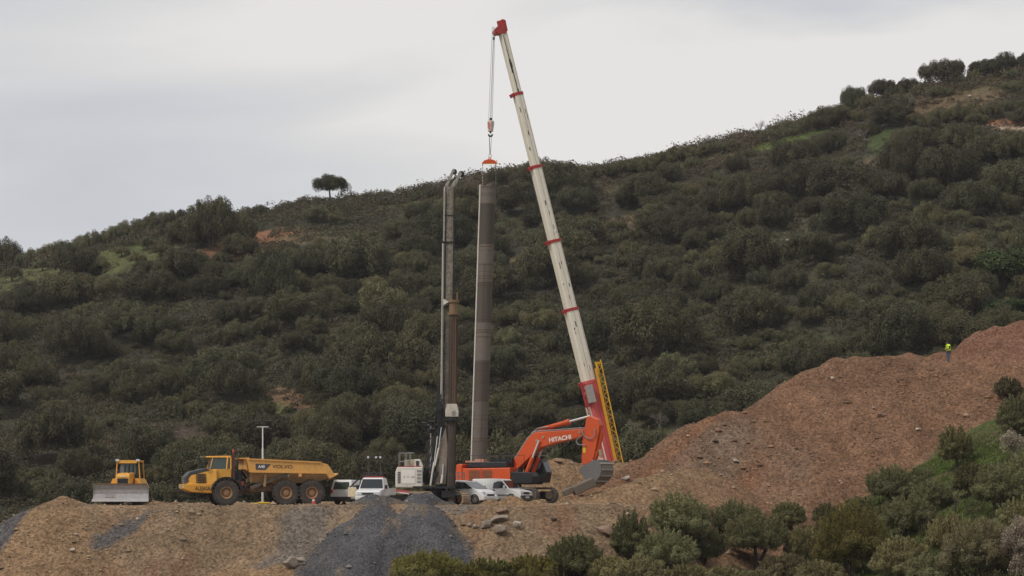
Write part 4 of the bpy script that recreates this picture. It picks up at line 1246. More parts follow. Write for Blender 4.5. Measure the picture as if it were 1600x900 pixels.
def pickup():
    p = stand(586, 176.5)
    t = thing('white_pickup', p, R(-90 - 9), 'white pickup facing the camera with open driver door and a rack of work lights', 'pickup')
    # +x towards the camera, +y right of the picture
    body = hull(t, [(2.3, 0.42, .84), (2.34, 0.80, .86), (2.22, 1.02, .84), (1.20, 1.16, .88), (1.16, 1.18, .88), (0.78, 1.86, .72), (0.55, 1.92, .70), (-0.45, 1.90, .70), (-0.55, 1.2, .88), (-0.55, 0.42, .88)], 'body', WHT, 0.05)
    ws = MB(); ws.add([(1.20, -.80, 1.20), (1.20, .80, 1.20), (0.84, .68, 1.82), (0.84, -.68, 1.82), (1.1, -.80, 1.20), (1.1, .80, 1.20), (0.75, .68, 1.80), (0.75, -.68, 1.80)],
                      [(0, 1, 2, 3), (7, 6, 5, 4), (0, 4, 5, 1), (1, 5, 6, 2), (2, 6, 7, 3), (3, 7, 4, 0)])
    ws.build('windscreen', GLS, t)
    for s_ in (1, -1):
        MB().box((2.33, s_ * 0.60, 0.84), (0.10, 0.36, 0.20)).build('headlight', LENS, t, 0.02)
        MB().box((1.05, s_ * 1.0, 1.28), (0.10, 0.18, 0.26)).build('mirror', BLK, t)
        for x in (1.5, -1.9): wheel(t, x, s_ * 0.78, 0.36, 0.36, 0.24, s_, DKGREY, rim_r=0.55, big=False)
    MB().box((2.36, 0, 0.82), (0.06, 0.78, 0.16)).build('radiator_grille', DKGREY, t)
    MB().box((2.38, 0, 0.52), (0.16, 1.74, 0.24)).build('bumper', WHT, t, 0.03)
    MB().box((2.475, 0, 0.52), (0.02, 0.52, 0.11)).build('licence_plate', LENS, t)
    bd = MB(); bd.box((-1.75, 0, 0.78), (2.3, 1.75, 0.12))
    for s_ in (1, -1): bd.box((-1.75, s_ * 0.86, 1.0), (2.3, 0.05, 0.4))
    bd.box((-2.9, 0, 1.0), (0.05, 1.75, 0.4)); bd.build('load_bed', WHT, t)
    MB().box((0.1, 0, 1.97), (0.5, 1.3, 0.07)).build('roof_bar', DRED, t)
    # open driver door with a dark window frame
    d = MB(); d.box((0.95, -1.30, 0.92), (0.10, 0.80, 0.66))
    dr = d.build('door', mat('cream_door', (0.66, 0.56, 0.38), 0.5, dirt=0.2), t, 0.03)
    df = MB(); df.beam((0.95, -1.62, 1.20), (0.80, -0.82, 1.98), 0.07, 0.10); df.beam((0.95, -0.90, 1.2), (0.8, -0.80, 1.98), 0.05, 0.05)
    df.build('window_frame', BLK, dr)
    # rack of work lights behind the cab
    r_ = MB()
    for y in (-0.62, 0.24):
        r_.beam((-0.7, y, 1.0), (-0.7, y, 3.32), 0.07, 0.07)
    r_.beam((-0.7, -0.85, 3.30), (-0.7, 0.34, 3.34), 0.05, 0.05)
    for z in (2.1, 2.28):
        r_.beam((-0.7, -0.95, z), (-0.7, 0.2, z), 0.04, 0.04); r_.beam((-1.4, -0.95, z), (-1.4, 0.2, z), 0.04, 0.04)
    for y in (-0.95, -0.5, -0.1, 0.2): r_.beam((-0.7, y, 1.9), (-0.7, y, 2.28), 0.04, 0.04); r_.beam((-1.4, y, 1.2), (-1.4, y, 2.28), 0.04, 0.04)
    rk = r_.build('light_rack', DKGREY, t)
    for y in (-0.62, -0.06, 0.24): MB().box((-0.64, y, 3.34), (0.12, 0.13, 0.13)).build('work_light', LENS, rk)
pickup()

# red and white barrier board beside the drill's crawler
bb = MB().box((0, 0, 0), (1.35, 0.06, 0.16), Matrix.Rotation(R(6), 3, 'Y'))
bar = thing('barrier', stand(627, 179.4), 0, 'red and white barrier board between the pickup and the drill crawler', 'barrier')
MB().box((-0.05, 0, 1.02), (1.30, 0.06, 0.20), Matrix.Rotation(R(7), 3, 'Y')).build('board', RED, bar)
MB().box((-0.05, -0.034, 0.93), (1.28, 0.02, 0.09), Matrix.Rotation(R(7), 3, 'Y')).build('stripe', WHT, bar)
lg = MB()
for x in (-0.6, 0.5): lg.beam((x, 0.05, 0), (x, 0.05, 0.95), 0.05, 0.05)
lg.build('leg', STEEL, bar)

# ---- drilling rig
def rig():
    Y0 = 181.0
    p = stand(668, Y0)
    k = Y0 / F
    t = thing('drilling_rig', p, 0, 'tall crawler drilling rig with grimy white mast, brown drill rods and white engine housing', 'drilling rig')
    def L(px, py): return ((px - 668) * k, (HOR - py) * k - p.z)
    # undercarriage, turned toward the camera on the right
    ug = bpy.data.objects.new('undercarriage', MB().box((0, 0, 0.75), (2.2, 2.4, 0.5)).build('undercarriage', BLK).data)
    for o in list(COL.objects):
        if o.data == ug.data and o is not ug and o.name.startswith('undercarriage'): bpy.data.objects.remove(o)
    COL.objects.link(ug); ug.name = 'undercarriage'
    ug.parent = t; ug.location = (0.0, 0, 0); ug.rotation_euler = (0, 0, R(-48))
    for y in (1.68, -1.68): 
        c = crawler(ug, -2.3, 2.3, y, 1.0, 0.72, 0.0, PALEMUD, BLK, MUD)
    MB().cyl((0, 0, 1.0), (0, 0, 1.28), 0.75, n=20).build('slew_ring', BLK, t, loc=(0.55, 0, 0))
    # platform and engine housing
    pf = MB().box((0.5, 0.2, 1.32), (3.0, 2.7, 0.16)); pf.build('deck', BLK, t)
    x0, z1 = L(619, 730)[0], L(619, 730)[1]
    x1 = L(661, 730)[0]; z0 = L(619, 762)[1]
    hs = MB(); hs.prism([(x0, z0), (x0, z1 - 0.35), (x0 + 0.12, z1), (x1, z1), (x1, z0)], -1.15, 1.25)
    hsg = hs.build('engine_housing', WHT_M, t, 0.06)
    y_ = -1.16
    MB().box((x0 + 0.90, y_, (z0 + z1) / 2 + 0.02), (0.92, 0.03, 0.92)).build('door_panel', mat('clean_white_panel', (0.80, 0.75, 0.69), 0.4, dirt=0.08, var=0.03), hsg)
    hn = MB()
    for xx in (0.62, 0.88, 1.15, 1.28): hn.box((x0 + xx, y_ - 0.025, (z0 + z1) / 2 + 0.03), (0.05, 0.03, 0.07))
    hn.build('handle', BLK, hsg)
    lv = MB()
    for i in range(7): lv.box((x0 + 0.26, y_, z0 + 0.35 + 0.12 * i), (0.20, 0.03, 0.07))
    lv.build('louvre', DKGREY, hsg)
    lv = MB()
    for i in range(4): lv.box((x1 - 0.23, y_, z0 + 0.42 + 0.25 * i), (0.30, 0.03, 0.15))
    lv.build('louvre', STEEL, hsg)
    MB().box(((x0 + x1) / 2 + 0.05, 0, z1 + 0.03), (1.6, 2.2, 0.05)).build('walkway', DRED, hsg)
    # tanks and cab on the roof
    tk = MB(); tk.cyl(Vector((*[L(637, 722)[0]], -0.6, z1)), Vector((L(637, 722)[0], -0.6, z1 + 0.52)), 0.20, n=14); tk.box((L(645, 722)[0], -0.5, z1 + 0.27), (0.30, 0.5, 0.55))
    tk.build('tank', mat('cream_tank', (0.52, 0.48, 0.36), 0.6, dirt=0.3), hsg)
    cb = MB(); cx = L(653, 722)[0]
    cb.prism([(cx - 0.25, z1 - 0.1), (cx - 0.22, z1 + 0.56), (cx + 0.18, z1 + 0.56), (cx + 0.38, z1 + 0.1), (cx + 0.42, z1 - 0.5), (cx - 0.2, z1 - 0.5)], -0.75, 0.5)
    cab = cb.build('cab', WHT_M, t, 0.04)
    MB().box((cx - 0.0, -0.76, z1 + 0.26), (0.22, 0.03, 0.34)).build('window', GLS, cab)
    rl = MB()
    za, zb = L(0, 708)[1], L(0, 721)[1]
    for y in (-0.9, 0.9):
        rl.beam((L(624, 0)[0], y, zb), (L(643, 0)[0], y, zb), 0.035, 0.035); rl.beam((L(624, 0)[0], y, za), (L(647, 0)[0], y, za + 0.02), 0.035, 0.035)
        for q in (624, 634, 641): rl.beam((L(q, 0)[0], y, z1), (L(q, 0)[0], y, za), 0.035, 0.035)
    rl.build('railing', STEEL, hsg)
    # hydraulic clutter between housing and mast
    hy = MB()
    r0 = random.Random(3)
    for i in range(14):
        x = L(r0.uniform(662, 690), 0)[0]; y = r0.uniform(-0.8, 0.5); z = r0.uniform(1.4, 2.5)
        hy.box((x, y, z), (r0.uniform(0.12, 0.4), 0.3, r0.uniform(0.15, 0.6)))
    for i in range(8):
        x = L(r0.uniform(664, 684), 0)[0]
        hy.tube([(x, -0.6, 1.5), (x + r0.uniform(-.2, .2), -0.7, 2.6), (x + 0.35, -0.5, 3.6 + r0.random())], 0.035)
    hy.build('hydraulic_unit', BLK, t)
    # parallelogram arms that carry the mast
    ar = MB()
    def P(px, py, y): a = L(px, py); return Vector((a[0], y, a[1]))
    for y in (-0.45, 0.45):
        ar.prism([L(678, 757), L(688, 690), (L(697, 668)[0], L(697, 668)[1]), L(700, 700), L(697, 757)], y - 0.12, y + 0.12)
    ar.build('mast_bracket', mat('grimy_beige_arm', (0.27, 0.225, 0.18), 0.7, dirt=0.75, dirt_col=(0.14, 0.1, 0.07), var=0.15), t, 0.02)
    for y in (-0.68, 0.6):
        for (a, b, c_, r_) in (((673, 758), (679, 722), (684, 682), 0.075), ((680, 728), (686, 700), (690, 668), 0.065), ((690, 755), (692, 742), (693, 725), 0.09)):
            ram = MB().cyl(P(*a, y), P(*b, y), r_).build('ram', WHT_M, t)
            MB().cyl(P(*b, y), P(*c_, y), r_ * 0.5).build('ram_rod', CHROME, ram)
    stays = MB()
    for (a, b, y) in ((( 665, 755), (668, 690), 0.2), ((668, 757), (668, 692), -0.3), ((660, 691), (676, 684), 0.0), ((676, 757), (681, 640), 0.4), ((684, 700), (686, 575), -0.3), ((680, 740), (683, 580), 0.5), ((688, 640), (689, 580), -0.1)):
        stays.beam(P(*a, y), P(*b, y), 0.06, 0.06)
    stays.build('back_stay', BLK, t)
    # mast: upper slender part with head, lower part behind the rods
    mu = MB()
    def slab(pts, y0, y1):
        mu.prism([L(*q) for q in pts], y0, y1)
    slab([(695.5, 470), (697.5, 292), (709.2, 292), (707, 470)], -0.32, 0.32)
    mast = mu.build('mast', MASTW, t)
    mu = MB(); slab([(694, 760), (696, 470), (703, 470), (701, 760)], -0.30, 0.34)
    mu.build('lower_mast', mat('grimy_lower_mast', (0.17, 0.14, 0.115), 0.75, dirt=0.8, dirt_col=(0.05, 0.04, 0.032), dscale=2.5, var=0.3), mast)
    st = MB()
    for (py, a, b) in ((337, 695, 710.5), (378.5, 693.5, 710.5), (380.5, 694, 710)): st.beam(P(a, py, 0), P(b, py, 0), 0.74, 0.06)
    st.beam(P(709.8, 292, -0.33), P(708.4, 470, -0.33), 0.05, 0.03)
    st.build('mast_joint', BLK, mast)
    # holes and grime plates of the lattice face
    eg = MB(); eg.beam(P(709.4, 292, -0.33), P(707.4, 470, -0.33), 0.10, 0.04); eg.beam(P(697.9, 300, -0.33), P(696.0, 466, -0.33), 0.05, 0.03)  # dark lines along both mast edges, broader on the right
    eg.build('dark_edge_line', mat('black_edge', (0.03, 0.027, 0.025), 0.7, dirt=0.4), mast)
    for (qa, qb) in (((711.5, 278), (710.0, 468)), ((721.5, 274), (711.5, 460)), ((690, 640), (694.5, 300))):
        MB().cyl(P(*qa, -0.42), P(*qb, -0.42), 0.014, n=5).build('cable', BLK, mast)
    hl = MB()
    for i in range(26):
        py = 300 + i * 6.4; xx = 703.5 - (py - 292) * 0.012
        for dx in (-3.2, 3.2): 
            if r0.random() < 0.85: hl.beam(P(xx + dx, py, -0.325), P(xx + dx + r0.uniform(-.8, .8), py + r0.uniform(1.2, 3), -0.325), r0.uniform(0.06, 0.15), 0.02)
    hl.build('mast_opening', RUST, mast)
    gp = MB()
    gp.beam(P(694.6, 293, -0.25), P(693.4, 378, -0.25), 0.09, 0.10); gp.beam(P(692.6, 381, -0.30), P(689.6, 640, -0.30), 0.14, 0.14)
    gp.build('guide_pipe', mat('pale_guide_pipe', (0.54, 0.495, 0.43), 0.5, dirt=0.35, dirt_col=(0.25, 0.18, 0.12)), t)
    MB().beam(P(712.2, 496, -0.86), P(711.0, 638, -0.86), 0.10, 0.04).build('orange_stripe', mat('orange_brown', (0.20, 0.11, 0.055), 0.7, dirt=0.5, dirt_col=(0.08, 0.05, 0.035), dscale=2.0), t)  # orange-brown stripe down the right of the drill rod
    gp2 = MB(); gp2.beam(P(695.2, 382, -0.36), P(692.6, 640, -0.36), 0.06, 0.05); gp2.build('hose_line', BLK, t)
    # mast head with two sheaves
    hd = MB()
    for y in (-0.2, 0.2):
        hd.prism([L(695, 292), L(698, 285), L(706, 267), L(708.5, 264), L(710.5, 265.5), L(704.5, 279), L(700.5, 288), L(700.5, 292)], y - 0.06, y + 0.06)
        hd.prism([L(704.5, 292), L(707, 286), L(713, 278.5), L(718, 270), L(720.5, 269), L(721.5, 272.5), L(715, 283.5), L(711, 292)], y - 0.05, y + 0.05)
    hd.beam(P(710, 277, 0), P(719, 274, 0), 0.3, 0.10)
    head = hd.build('mast_head', mat('pale_mast_head', (0.42, 0.39, 0.34), 0.6, dirt=0.8, dirt_col=(0.08, 0.065, 0.055), dscale=3.0), mast)
    sh = MB()
    for (px, py, r_) in ((709.8, 268.5, 0.20), (721, 272, 0.22), (711.5, 277.5, 0.12)):
        a = L(px, py); sh.lathe([(r_, -0.05), (r_ * 0.85, 0.0), (r_, 0.05), (0.03, 0.06), (0.03, -0.06), (r_, -0.05)], (a[0], 0, a[1]), 'y', 18)
    sh.build('sheave', BLK, head)
    rp = MB(); rp.tube([P(722.5, 271, 0), P(713, 460, -0.2)], 0.018, 5) if False else None
    # drill rods (brown), swivel and rotary drive
    ys = -0.62
    kb = MB(); kb.cyl(P(709.5, 470, ys), P(708.5, 640, ys), 0.25, n=18)
    kelly = kb.build('drill_rod', RUST, t)
    MB().cyl(P(706.8, 640, ys), P(705.0, 786, ys), 0.27, n=18).build('lower_rod', mat('dark_rod', (0.055, 0.043, 0.036), 0.7, 0.1, dirt=0.6, dirt_col=(0.10, 0.075, 0.055), dscale=2.5, var=0.3), kelly)
    rb = MB()
    for a in range(6):
        c_, s_ = math.cos(a * 1.047), math.sin(a * 1.047)
        rb.beam(P(709.3, 500, ys) + Vector((c_ * 0.28, s_ * 0.28, 0)), P(705.0, 784, ys) + Vector((c_ * 0.275, s_ * 0.275, 0)), 0.05, 0.05)
    rb.build('drive_rib', mat('dark_rust', (0.07, 0.045, 0.035), 0.8, dirt=0.4), kelly)
    sw = MB(); sw.cyl(P(709, 470, ys), P(709, 474, ys), 0.42, n=18); sw.cyl(P(709, 474, ys), P(709, 490, ys), 0.33, n=18); sw.cyl(P(709, 490, ys), P(709, 493, ys), 0.40, n=18)
    for a in (-1, 1): sw.beam(P(709 + a * 5.5, 458, ys), P(709 + a * 5.5, 472, ys), 0.09, 0.09)
    sw.build('swivel', mat('brown_swivel', (0.20, 0.125, 0.065), 0.6, dirt=0.4), kelly)
    br = MB(); br.prism([L(693, 468), L(693, 478), L(702, 473)], ys - 0.2, -0.1); br.beam(P(693, 478.5, -0.4), P(704, 475, -0.4), 0.3, 0.06)
    br.build('guide_bracket', WHT_M, t)
    rd = MB()
    rd.prism([L(696.5, 652), L(696.5, 642), L(699, 632), L(714.5, 632), L(717, 643), L(716.5, 652)], ys - 0.5, ys + 0.45)
    rot_ = rd.build('rotary_drive', mat('grimy_cream_drive', (0.55, 0.50, 0.42), 0.6, dirt=0.35, dirt_col=(0.2, 0.15, 0.1)), t, 0.04)
    MB().box((L(709, 0)[0], ys - 0.52, L(0, 646)[1]), (0.22, 0.05, 0.26)).build('gear_cover', STEEL, rot_)
    rc = MB(); a = L(706.8, 655); rc.cyl((a[0], ys, a[1] - 0.12), (a[0], ys, a[1] + 0.12), 0.50, n=20)
    for i in range(12): rc.box((a[0] + 0.47 * math.cos(i * .5236), ys + 0.47 * math.sin(i * .5236), a[1] - 0.15), (0.07, 0.07, 0.14))
    rc.build('drive_collar', BLK, rot_)
    cr = MB(); cr.beam(P(687, 640, -0.2), P(697, 645, -0.3), 0.4, 0.5); cr.beam(P(688, 628, -0.3), P(690, 655, -0.3), 0.3, 0.25)
    cr.build('sledge', BLK, t)
    hs2 = MB()
    for i in range(5):
        xx = 686 + i * 1.6
        hs2.tube([P(xx, 600 + 8 * i, -0.35), P(xx - 2.5, 640, -0.55), P(xx + 1, 690, -0.45), P(xx - 6, 740, -0.5)], 0.035, 5)
    hs2.build('hose', BLK, t)
    ft = MB(); ft.box((L(700, 0)[0], ys + 0.3, L(0, 772)[1]), (0.9, 1.3, 0.5)); ft.box((L(694, 0)[0], 0, L(0, 752)[1]), (0.35, 0.8, 2.1))
    ft.build('mast_foot', BLK, t)
rig()

# rack of drill rods standing between rig and excavator
rk = thing('pipe_rack', stand(716, 183.6), 0, 'grey ladder-like steel rack standing between the drill pipe and the orange excavator', 'rack')
ra = MB()
for x in (-0.42, 0.0, 0.42): ra.beam((x, 0, 0), (x, 0, 2.35), 0.07, 0.07); ra.beam((x, 0.9, 0), (x, 0.9, 2.35), 0.07, 0.07)
for z in np.arange(0.35, 2.4, 0.28): ra.beam((-0.42, 0, z), (0.42, 0, z), 0.05, 0.05); ra.beam((-0.42, 0.9, z), (0.42, 0.9, z), 0.05, 0.05)
ra.build('rack_frame', mat('blue_grey_steel', (0.14, 0.15, 0.155), 0.6, dirt=0.4), rk)
MB().box((0, 0.45, 0.75), (0.75, 0.7, 0.9)).build('crate', STEEL, rk)

# ---- excavator
def excavator():
    Y0 = 190.0
    p = stand(795, Y0)
    t = thing('excavator', p, R(-25), 'large orange crawler excavator with raised boom and ribbed grey bucket', 'excavator')
    gy = HOR - p.z * F / Y0
    def B(px, py): return ((px - 795) / 19.07, (gy - py) / 21.05)           # plane of the boom, y = 0
    for y in (1.72, -1.72): crawler(t, -3.0, 3.15, y, 1.12, 0.66, 0.0, mat('track_steel', (0.17, 0.145, 0.118), 0.75, 0.1, dirt=0.5, dirt_col=(0.11, 0.085, 0.06), var=0.3), BLK, PALEMUD, shoes=30)
    MB().box((0, 0, 0.75), (2.6, 2.9, 0.55)).build('undercarriage', BLK, t)
    MB().cyl((0, 0, 1.0), (0, 0, 1.42), 0.95, n=24).build('slew_ring', BLK, t)
    MB().box((-0.5, 0, 1.48), (5.2, 2.9, 0.22)).build('deck', BLK, t)
    # engine house and counterweight
    h = MB(); h.prism([(-3.0, 1.55), (-3.0, 2.55), (0.92, 2.60), (0.92, 1.55)], -1.72, -0.35)
    hs = h.build('engine_house', ORG, t, 0.05)
    h2 = MB(); h2.prism([(-3.0, 1.55), (-3.0, 2.55), (-0.2, 2.60), (-0.2, 1.55)], -0.32, 1.70); h2.build('engine_house', ORG, t, 0.05)
    for (xa, xb) in ((-2.45, -1.55), (-1.35, -0.55)):
        g = MB()
        for i in range(8): g.box(((xa + xb) / 2, -1.73, 1.68 + 0.10 * i), (xb - xa, 0.03, 0.055))
        g.build('side_grille', MUD, hs)
    MB().box((-1.45, -1.715, 2.08), (0.03, 0.03, 0.95)).build('panel_seam', BLK, hs)
    lettering('870', 0.22, TXT_D, hs, frame((0.30, -1.735, 1.72), (1, 0, 0), (0, 0, 1)), 1.2, 0.0) if False else None
    cw = MB(); cw.wprism([(-3.05, 1.4, 1.72), (-3.62, 1.5, 1.5), (-3.72, 2.0, 1.45), (-3.62, 2.85, 1.5), (-3.05, 2.9, 1.68)])
    cw.build('counterweight', ORG, t, 0.08)
    en = MB(); en.prism([(-2.6, 2.62), (-2.6, 3.02), (0.6, 3.02), (0.6, 2.62)], -1.60, 1.3)
    eh = en.build('engine_cover', BLK, t, 0.05)
    cvr = MB(); cvr.box((-2.55, 0, 3.07), (1.1, 2.0, 0.12)); cvr.box((-1.9, -0.8, 3.14), (0.7, 0.6, 0.22)); cvr.build('hatch', mat('faded_orange', (0.55, 0.26, 0.17), 0.6, dirt=0.4, dirt_col=(0.5, 0.38, 0.3)), eh)
    ex = MB(); ex.cyl((-0.9, 0.3, 3.0), (-0.9, 0.3, 3.5), 0.14); ex.box((-0.5, 0.2, 3.1), (0.9, 0.7, 0.25)); ex.cyl((0.2, -0.9, 3.0), (0.2, -0.9, 3.4), 0.09); ex.box((-0.95, -1.0, 3.2), (0.25, 0.2, 0.4)); ex.box((0.45, -0.5, 3.15), (0.35, 0.5, 0.3))
    ex.build('exhaust_pipe', BLK, eh)
    rl = MB()
    for y in (-1.6, 1.3):
        rl.beam((-2.6, y, 3.5), (2.0, y, 3.5), 0.035, 0.035)
        for x in (-2.6, -1.5, -0.4, 0.7, 2.0): rl.beam((x, y, 3.0), (x, y, 3.5), 0.03, 0.03)
    rl.build('railing', DKGREY, eh)
    tb = MB(); tb.prism([(0.95, 1.42), (0.95, 2.30), (2.55, 2.25), (2.75, 1.95), (2.7, 1.42)], -1.70, -0.55)
    tb.build('tool_box', BLK, t, 0.05)
    md = MB(); md.box((1.2, 0, 1.75), (1.4, 1.0, 0.7)); md.box((0.35, 0.1, 2.3), (1.2, 0.7, 1.0)); md.build('swing_frame', BLK, t)
    # cab on the far side
    cb = MB(); cb.prism([(0.9, 1.45), (0.95, 3.42), (2.05, 3.45), (2.45, 3.0), (2.75, 2.2), (2.6, 1.5)], 0.62, 1.72)
    cab = cb.build('cab', BLK, t, 0.06)
    MB().box((1.6, 1.15, 3.52), (1.5, 1.2, 0.06)).build('roof_plate', STEEL, cab)
    wn_ = MB(); wn_.prism([(1.1, 2.2), (1.12, 3.3), (2.0, 3.32), (2.36, 2.95), (2.6, 2.2)], 0.605, 0.63); wn_.build('window', GLS, cab)
    fw = MB(); fw.add([(2.74, 0.70, 2.3), (2.74, 1.64, 2.3), (2.47, 1.64, 3.02), (2.47, 0.70, 3.02)], [(0, 1, 2, 3)])
    fw.build('windscreen', GLS, cab)
    # boom
    bp = [(799, 735), (805, 721), (827, 687), (836, 677.5), (847, 675.5), (887, 673.5), (911, 671.5), (914, 676), (912, 681), (903, 686), (870, 693.5), (848, 700), (838, 708), (807, 738), (801, 739)]
    bo = MB(); bo.prism([B(*q) for q in bp], -0.42, 0.42)
    boom = bo.build('boom', ORG, t, 0.05)
    ed = MB()
    for i in range(1, 6):
        a, b = B(*bp[i]), B(*bp[i + 1]); ed.tube([(a[0], -0.30, a[1] + 0.07), (b[0], -0.30, b[1] + 0.07)], 0.05, 6); ed.tube([(a[0], 0.30, a[1] + 0.07), (b[0], 0.30, b[1] + 0.07)], 0.05, 6)
    ed.build('hydraulic_pipe', STEEL, boom)
    c0 = B(868 - 2, 687.5)
    lettering('HITACHI', 0.44, TXT_W, boom, frame((B(878, 0)[0] + 0.0, -0.428, B(0, 686.5)[1]), (1, 0, 0.13), (-0.13, 0, 1)), 1.05, 0.014)
    pin = MB()
    for q in ((852, 684), (842, 689), (803, 733), (908, 677)):
        a = B(*q); pin.cyl((a[0], -0.47, a[1]), (a[0], 0.47, a[1]), 0.10, n=12)
    pin.build('pin', PALEMUD, boom)
    # boom cylinders
    for y in (-0.56, 0.56):
        s_ = MB(); d0, d1, d2 = B(826, 743), B(837, 715), B(847, 689)
        s_.cyl((d0[0], y, d0[1]), (d1[0], y, d1[1]), 0.16, n=14)
        c = s_.build('boom_cylinder', ORG, t)
        q = MB().cyl((d1[0], y, d1[1]), (d2[0], y, d2[1]), 0.075, n=12); q.build('rod', CHROME, c)
    # arm cylinder
    a0, a1, a2 = B(840, 674), B(889, 660), B(920, 652)
    ac = MB(); ac.cyl((a0[0], 0, a0[1] + 0.05), (a1[0], 0, a1[1]), 0.17, n=14); ac.cyl((a1[0] - 0.3, 0, a1[1] - 0.08), (a1[0], 0, a1[1]), 0.21, n=14); ac.box((a0[0] + 0.1, 0, a0[1] - 0.1), (0.5, 0.3, 0.4))
    q = B(862, 669); ac.box((q[0], 0, q[1] + 0.12), (0.5, 0.3, 0.18))
    acy = ac.build('arm_cylinder', ORG, t)
    MB().cyl((a1[0], 0, a1[1]), (a2[0], 0, a2[1]), 0.085, n=12).build('rod', CHROME, acy)
    ho = MB()
    for y in (-0.2, 0.2):
        ho.tube([(*[B(828, 690)[0]], y, B(828, 690)[1] + 0.1), (B(833, 679)[0], y, B(833, 679)[1] + 0.1), (B(842, 671)[0], y, B(842, 671)[1] + 0.05), (B(858, 668)[0], y, B(858, 668)[1])], 0.045, 6)
    for (pts) in ([(911, 673), (915, 682), (921, 687), (928, 686), (932, 679), (931, 671)], [(913, 681), (905, 687), (903, 692), (907, 696), (918, 697)]):
        ho.tube([(B(*q_)[0], -0.50, B(*q_)[1]) for q_ in pts], 0.04, 6)
    ho.build('hose', STEEL, t)
    # arm
    ap = [(918, 652.5), (922, 652), (934, 657), (937.5, 666), (936, 678), (929, 714), (926, 722), (915, 727), (910, 727), (910, 716), (911.5, 684)]
    am = MB(); am.prism([B(*q) for q in ap], -0.36, 0.36)
    arm = am.build('arm', ORG, t, 0.05)
    a = B(914, 704); MB().box((a[0] + 0.02, -0.368, a[1]), (0.22, 0.02, 0.42)).build('warning_sign', SAFETY_Y, arm)
    bc = MB(); b0, b1 = B(935, 676), B(930, 706); bc.cyl((b0[0] + 0.15, 0, b0[1]), (b1[0] + 0.12, 0, b1[1]), 0.16, n=14); bc.beam((b1[0] + 0.1, 0, b1[1]), (B(927, 720)[0], 0, B(927, 720)[1]), 0.5, 0.2)
    bcy = bc.build('bucket_cylinder', ORG, t)
    MB().cyl((B(933, 704)[0] + 0.25, -0.3, B(933, 704)[1]), (B(935, 716)[0] + 0.25, -0.3, B(935, 716)[1]), 0.13).build('linkage', PALEMUD, t)
    # bucket: side plates and rounded, ribbed back
    bk = [(913, 734.5), (922, 727), (933, 721.5), (940, 721), (945, 726), (947, 735), (945, 744), (939, 752), (932, 757), (928, 757)]
    pts = [B(q[0] + 9 - 12 + 3, q[1]) for q in bk]
    bu = MB()
    n = len(pts)
    cx = sum(q[0] for q in pts) / n; cz = sum(q[1] for q in pts) / n
    bucket = bpy.data.objects.new('bucket', None); COL.objects.link(bucket); bucket.parent = t
    BSIDE = mat('bucket_side_steel', (0.15, 0.145, 0.145), 0.6, 0.2, dirt=0.3, dirt_col=(0.2, 0.17, 0.14))
    MB().prism(pts, -1.22, -1.14).build('side_plate', BSIDE, bucket); MB().prism(pts, 1.06, 1.14).build('side_plate', BSIDE, bucket)
    sk = MB()
    for i in range(1, n - 1):
        a, b = pts[i], pts[i + 1]
        ia = (a[0] + (cx - a[0]) * 0.08, a[1] + (cz - a[1]) * 0.08); ib = (b[0] + (cx - b[0]) * 0.08, b[1] + (cz - b[1]) * 0.08)
        sk.prism([a, b, ib, ia], -1.14, 1.06)
    sk.build('back_plate', mat('back_plate_steel', (0.20, 0.185, 0.17), 0.6, 0.2, dirt=0.4), bucket)
    rb = MB()
    for i in range(2, n - 1):
        a = pts[i]; d = Vector((a[0] - cx, 0, a[1] - cz)).normalized()
        rb.box((a[0] + d.x * 0.03, -0.04, a[1] + d.z * 0.03), (0.09, 2.14, 0.10), Matrix.Rotation(-math.atan2(d.z, d.x), 3, 'Y'))
    rb.build('rib', mat('rib_steel', (0.30, 0.275, 0.25), 0.5, 0.2, dirt=0.3), bucket)  # ribs paler than the back plate between them
    for i in range(5):
        y = -1.0 + 0.5 * i; a = pts[-1]
        MB().beam((a[0], y, a[1] + 0.05), (a[0] - 0.12, y, a[1] - 0.22), 0.14, 0.10).build('tooth', MUD, bucket)
    # light and beacon on the boom foot
    bl = MB().box((1.35, -1.2, 2.42), (0.2, 0.5, 0.2)); bl.build('hand_grip', DKGREY, t)
excavator()

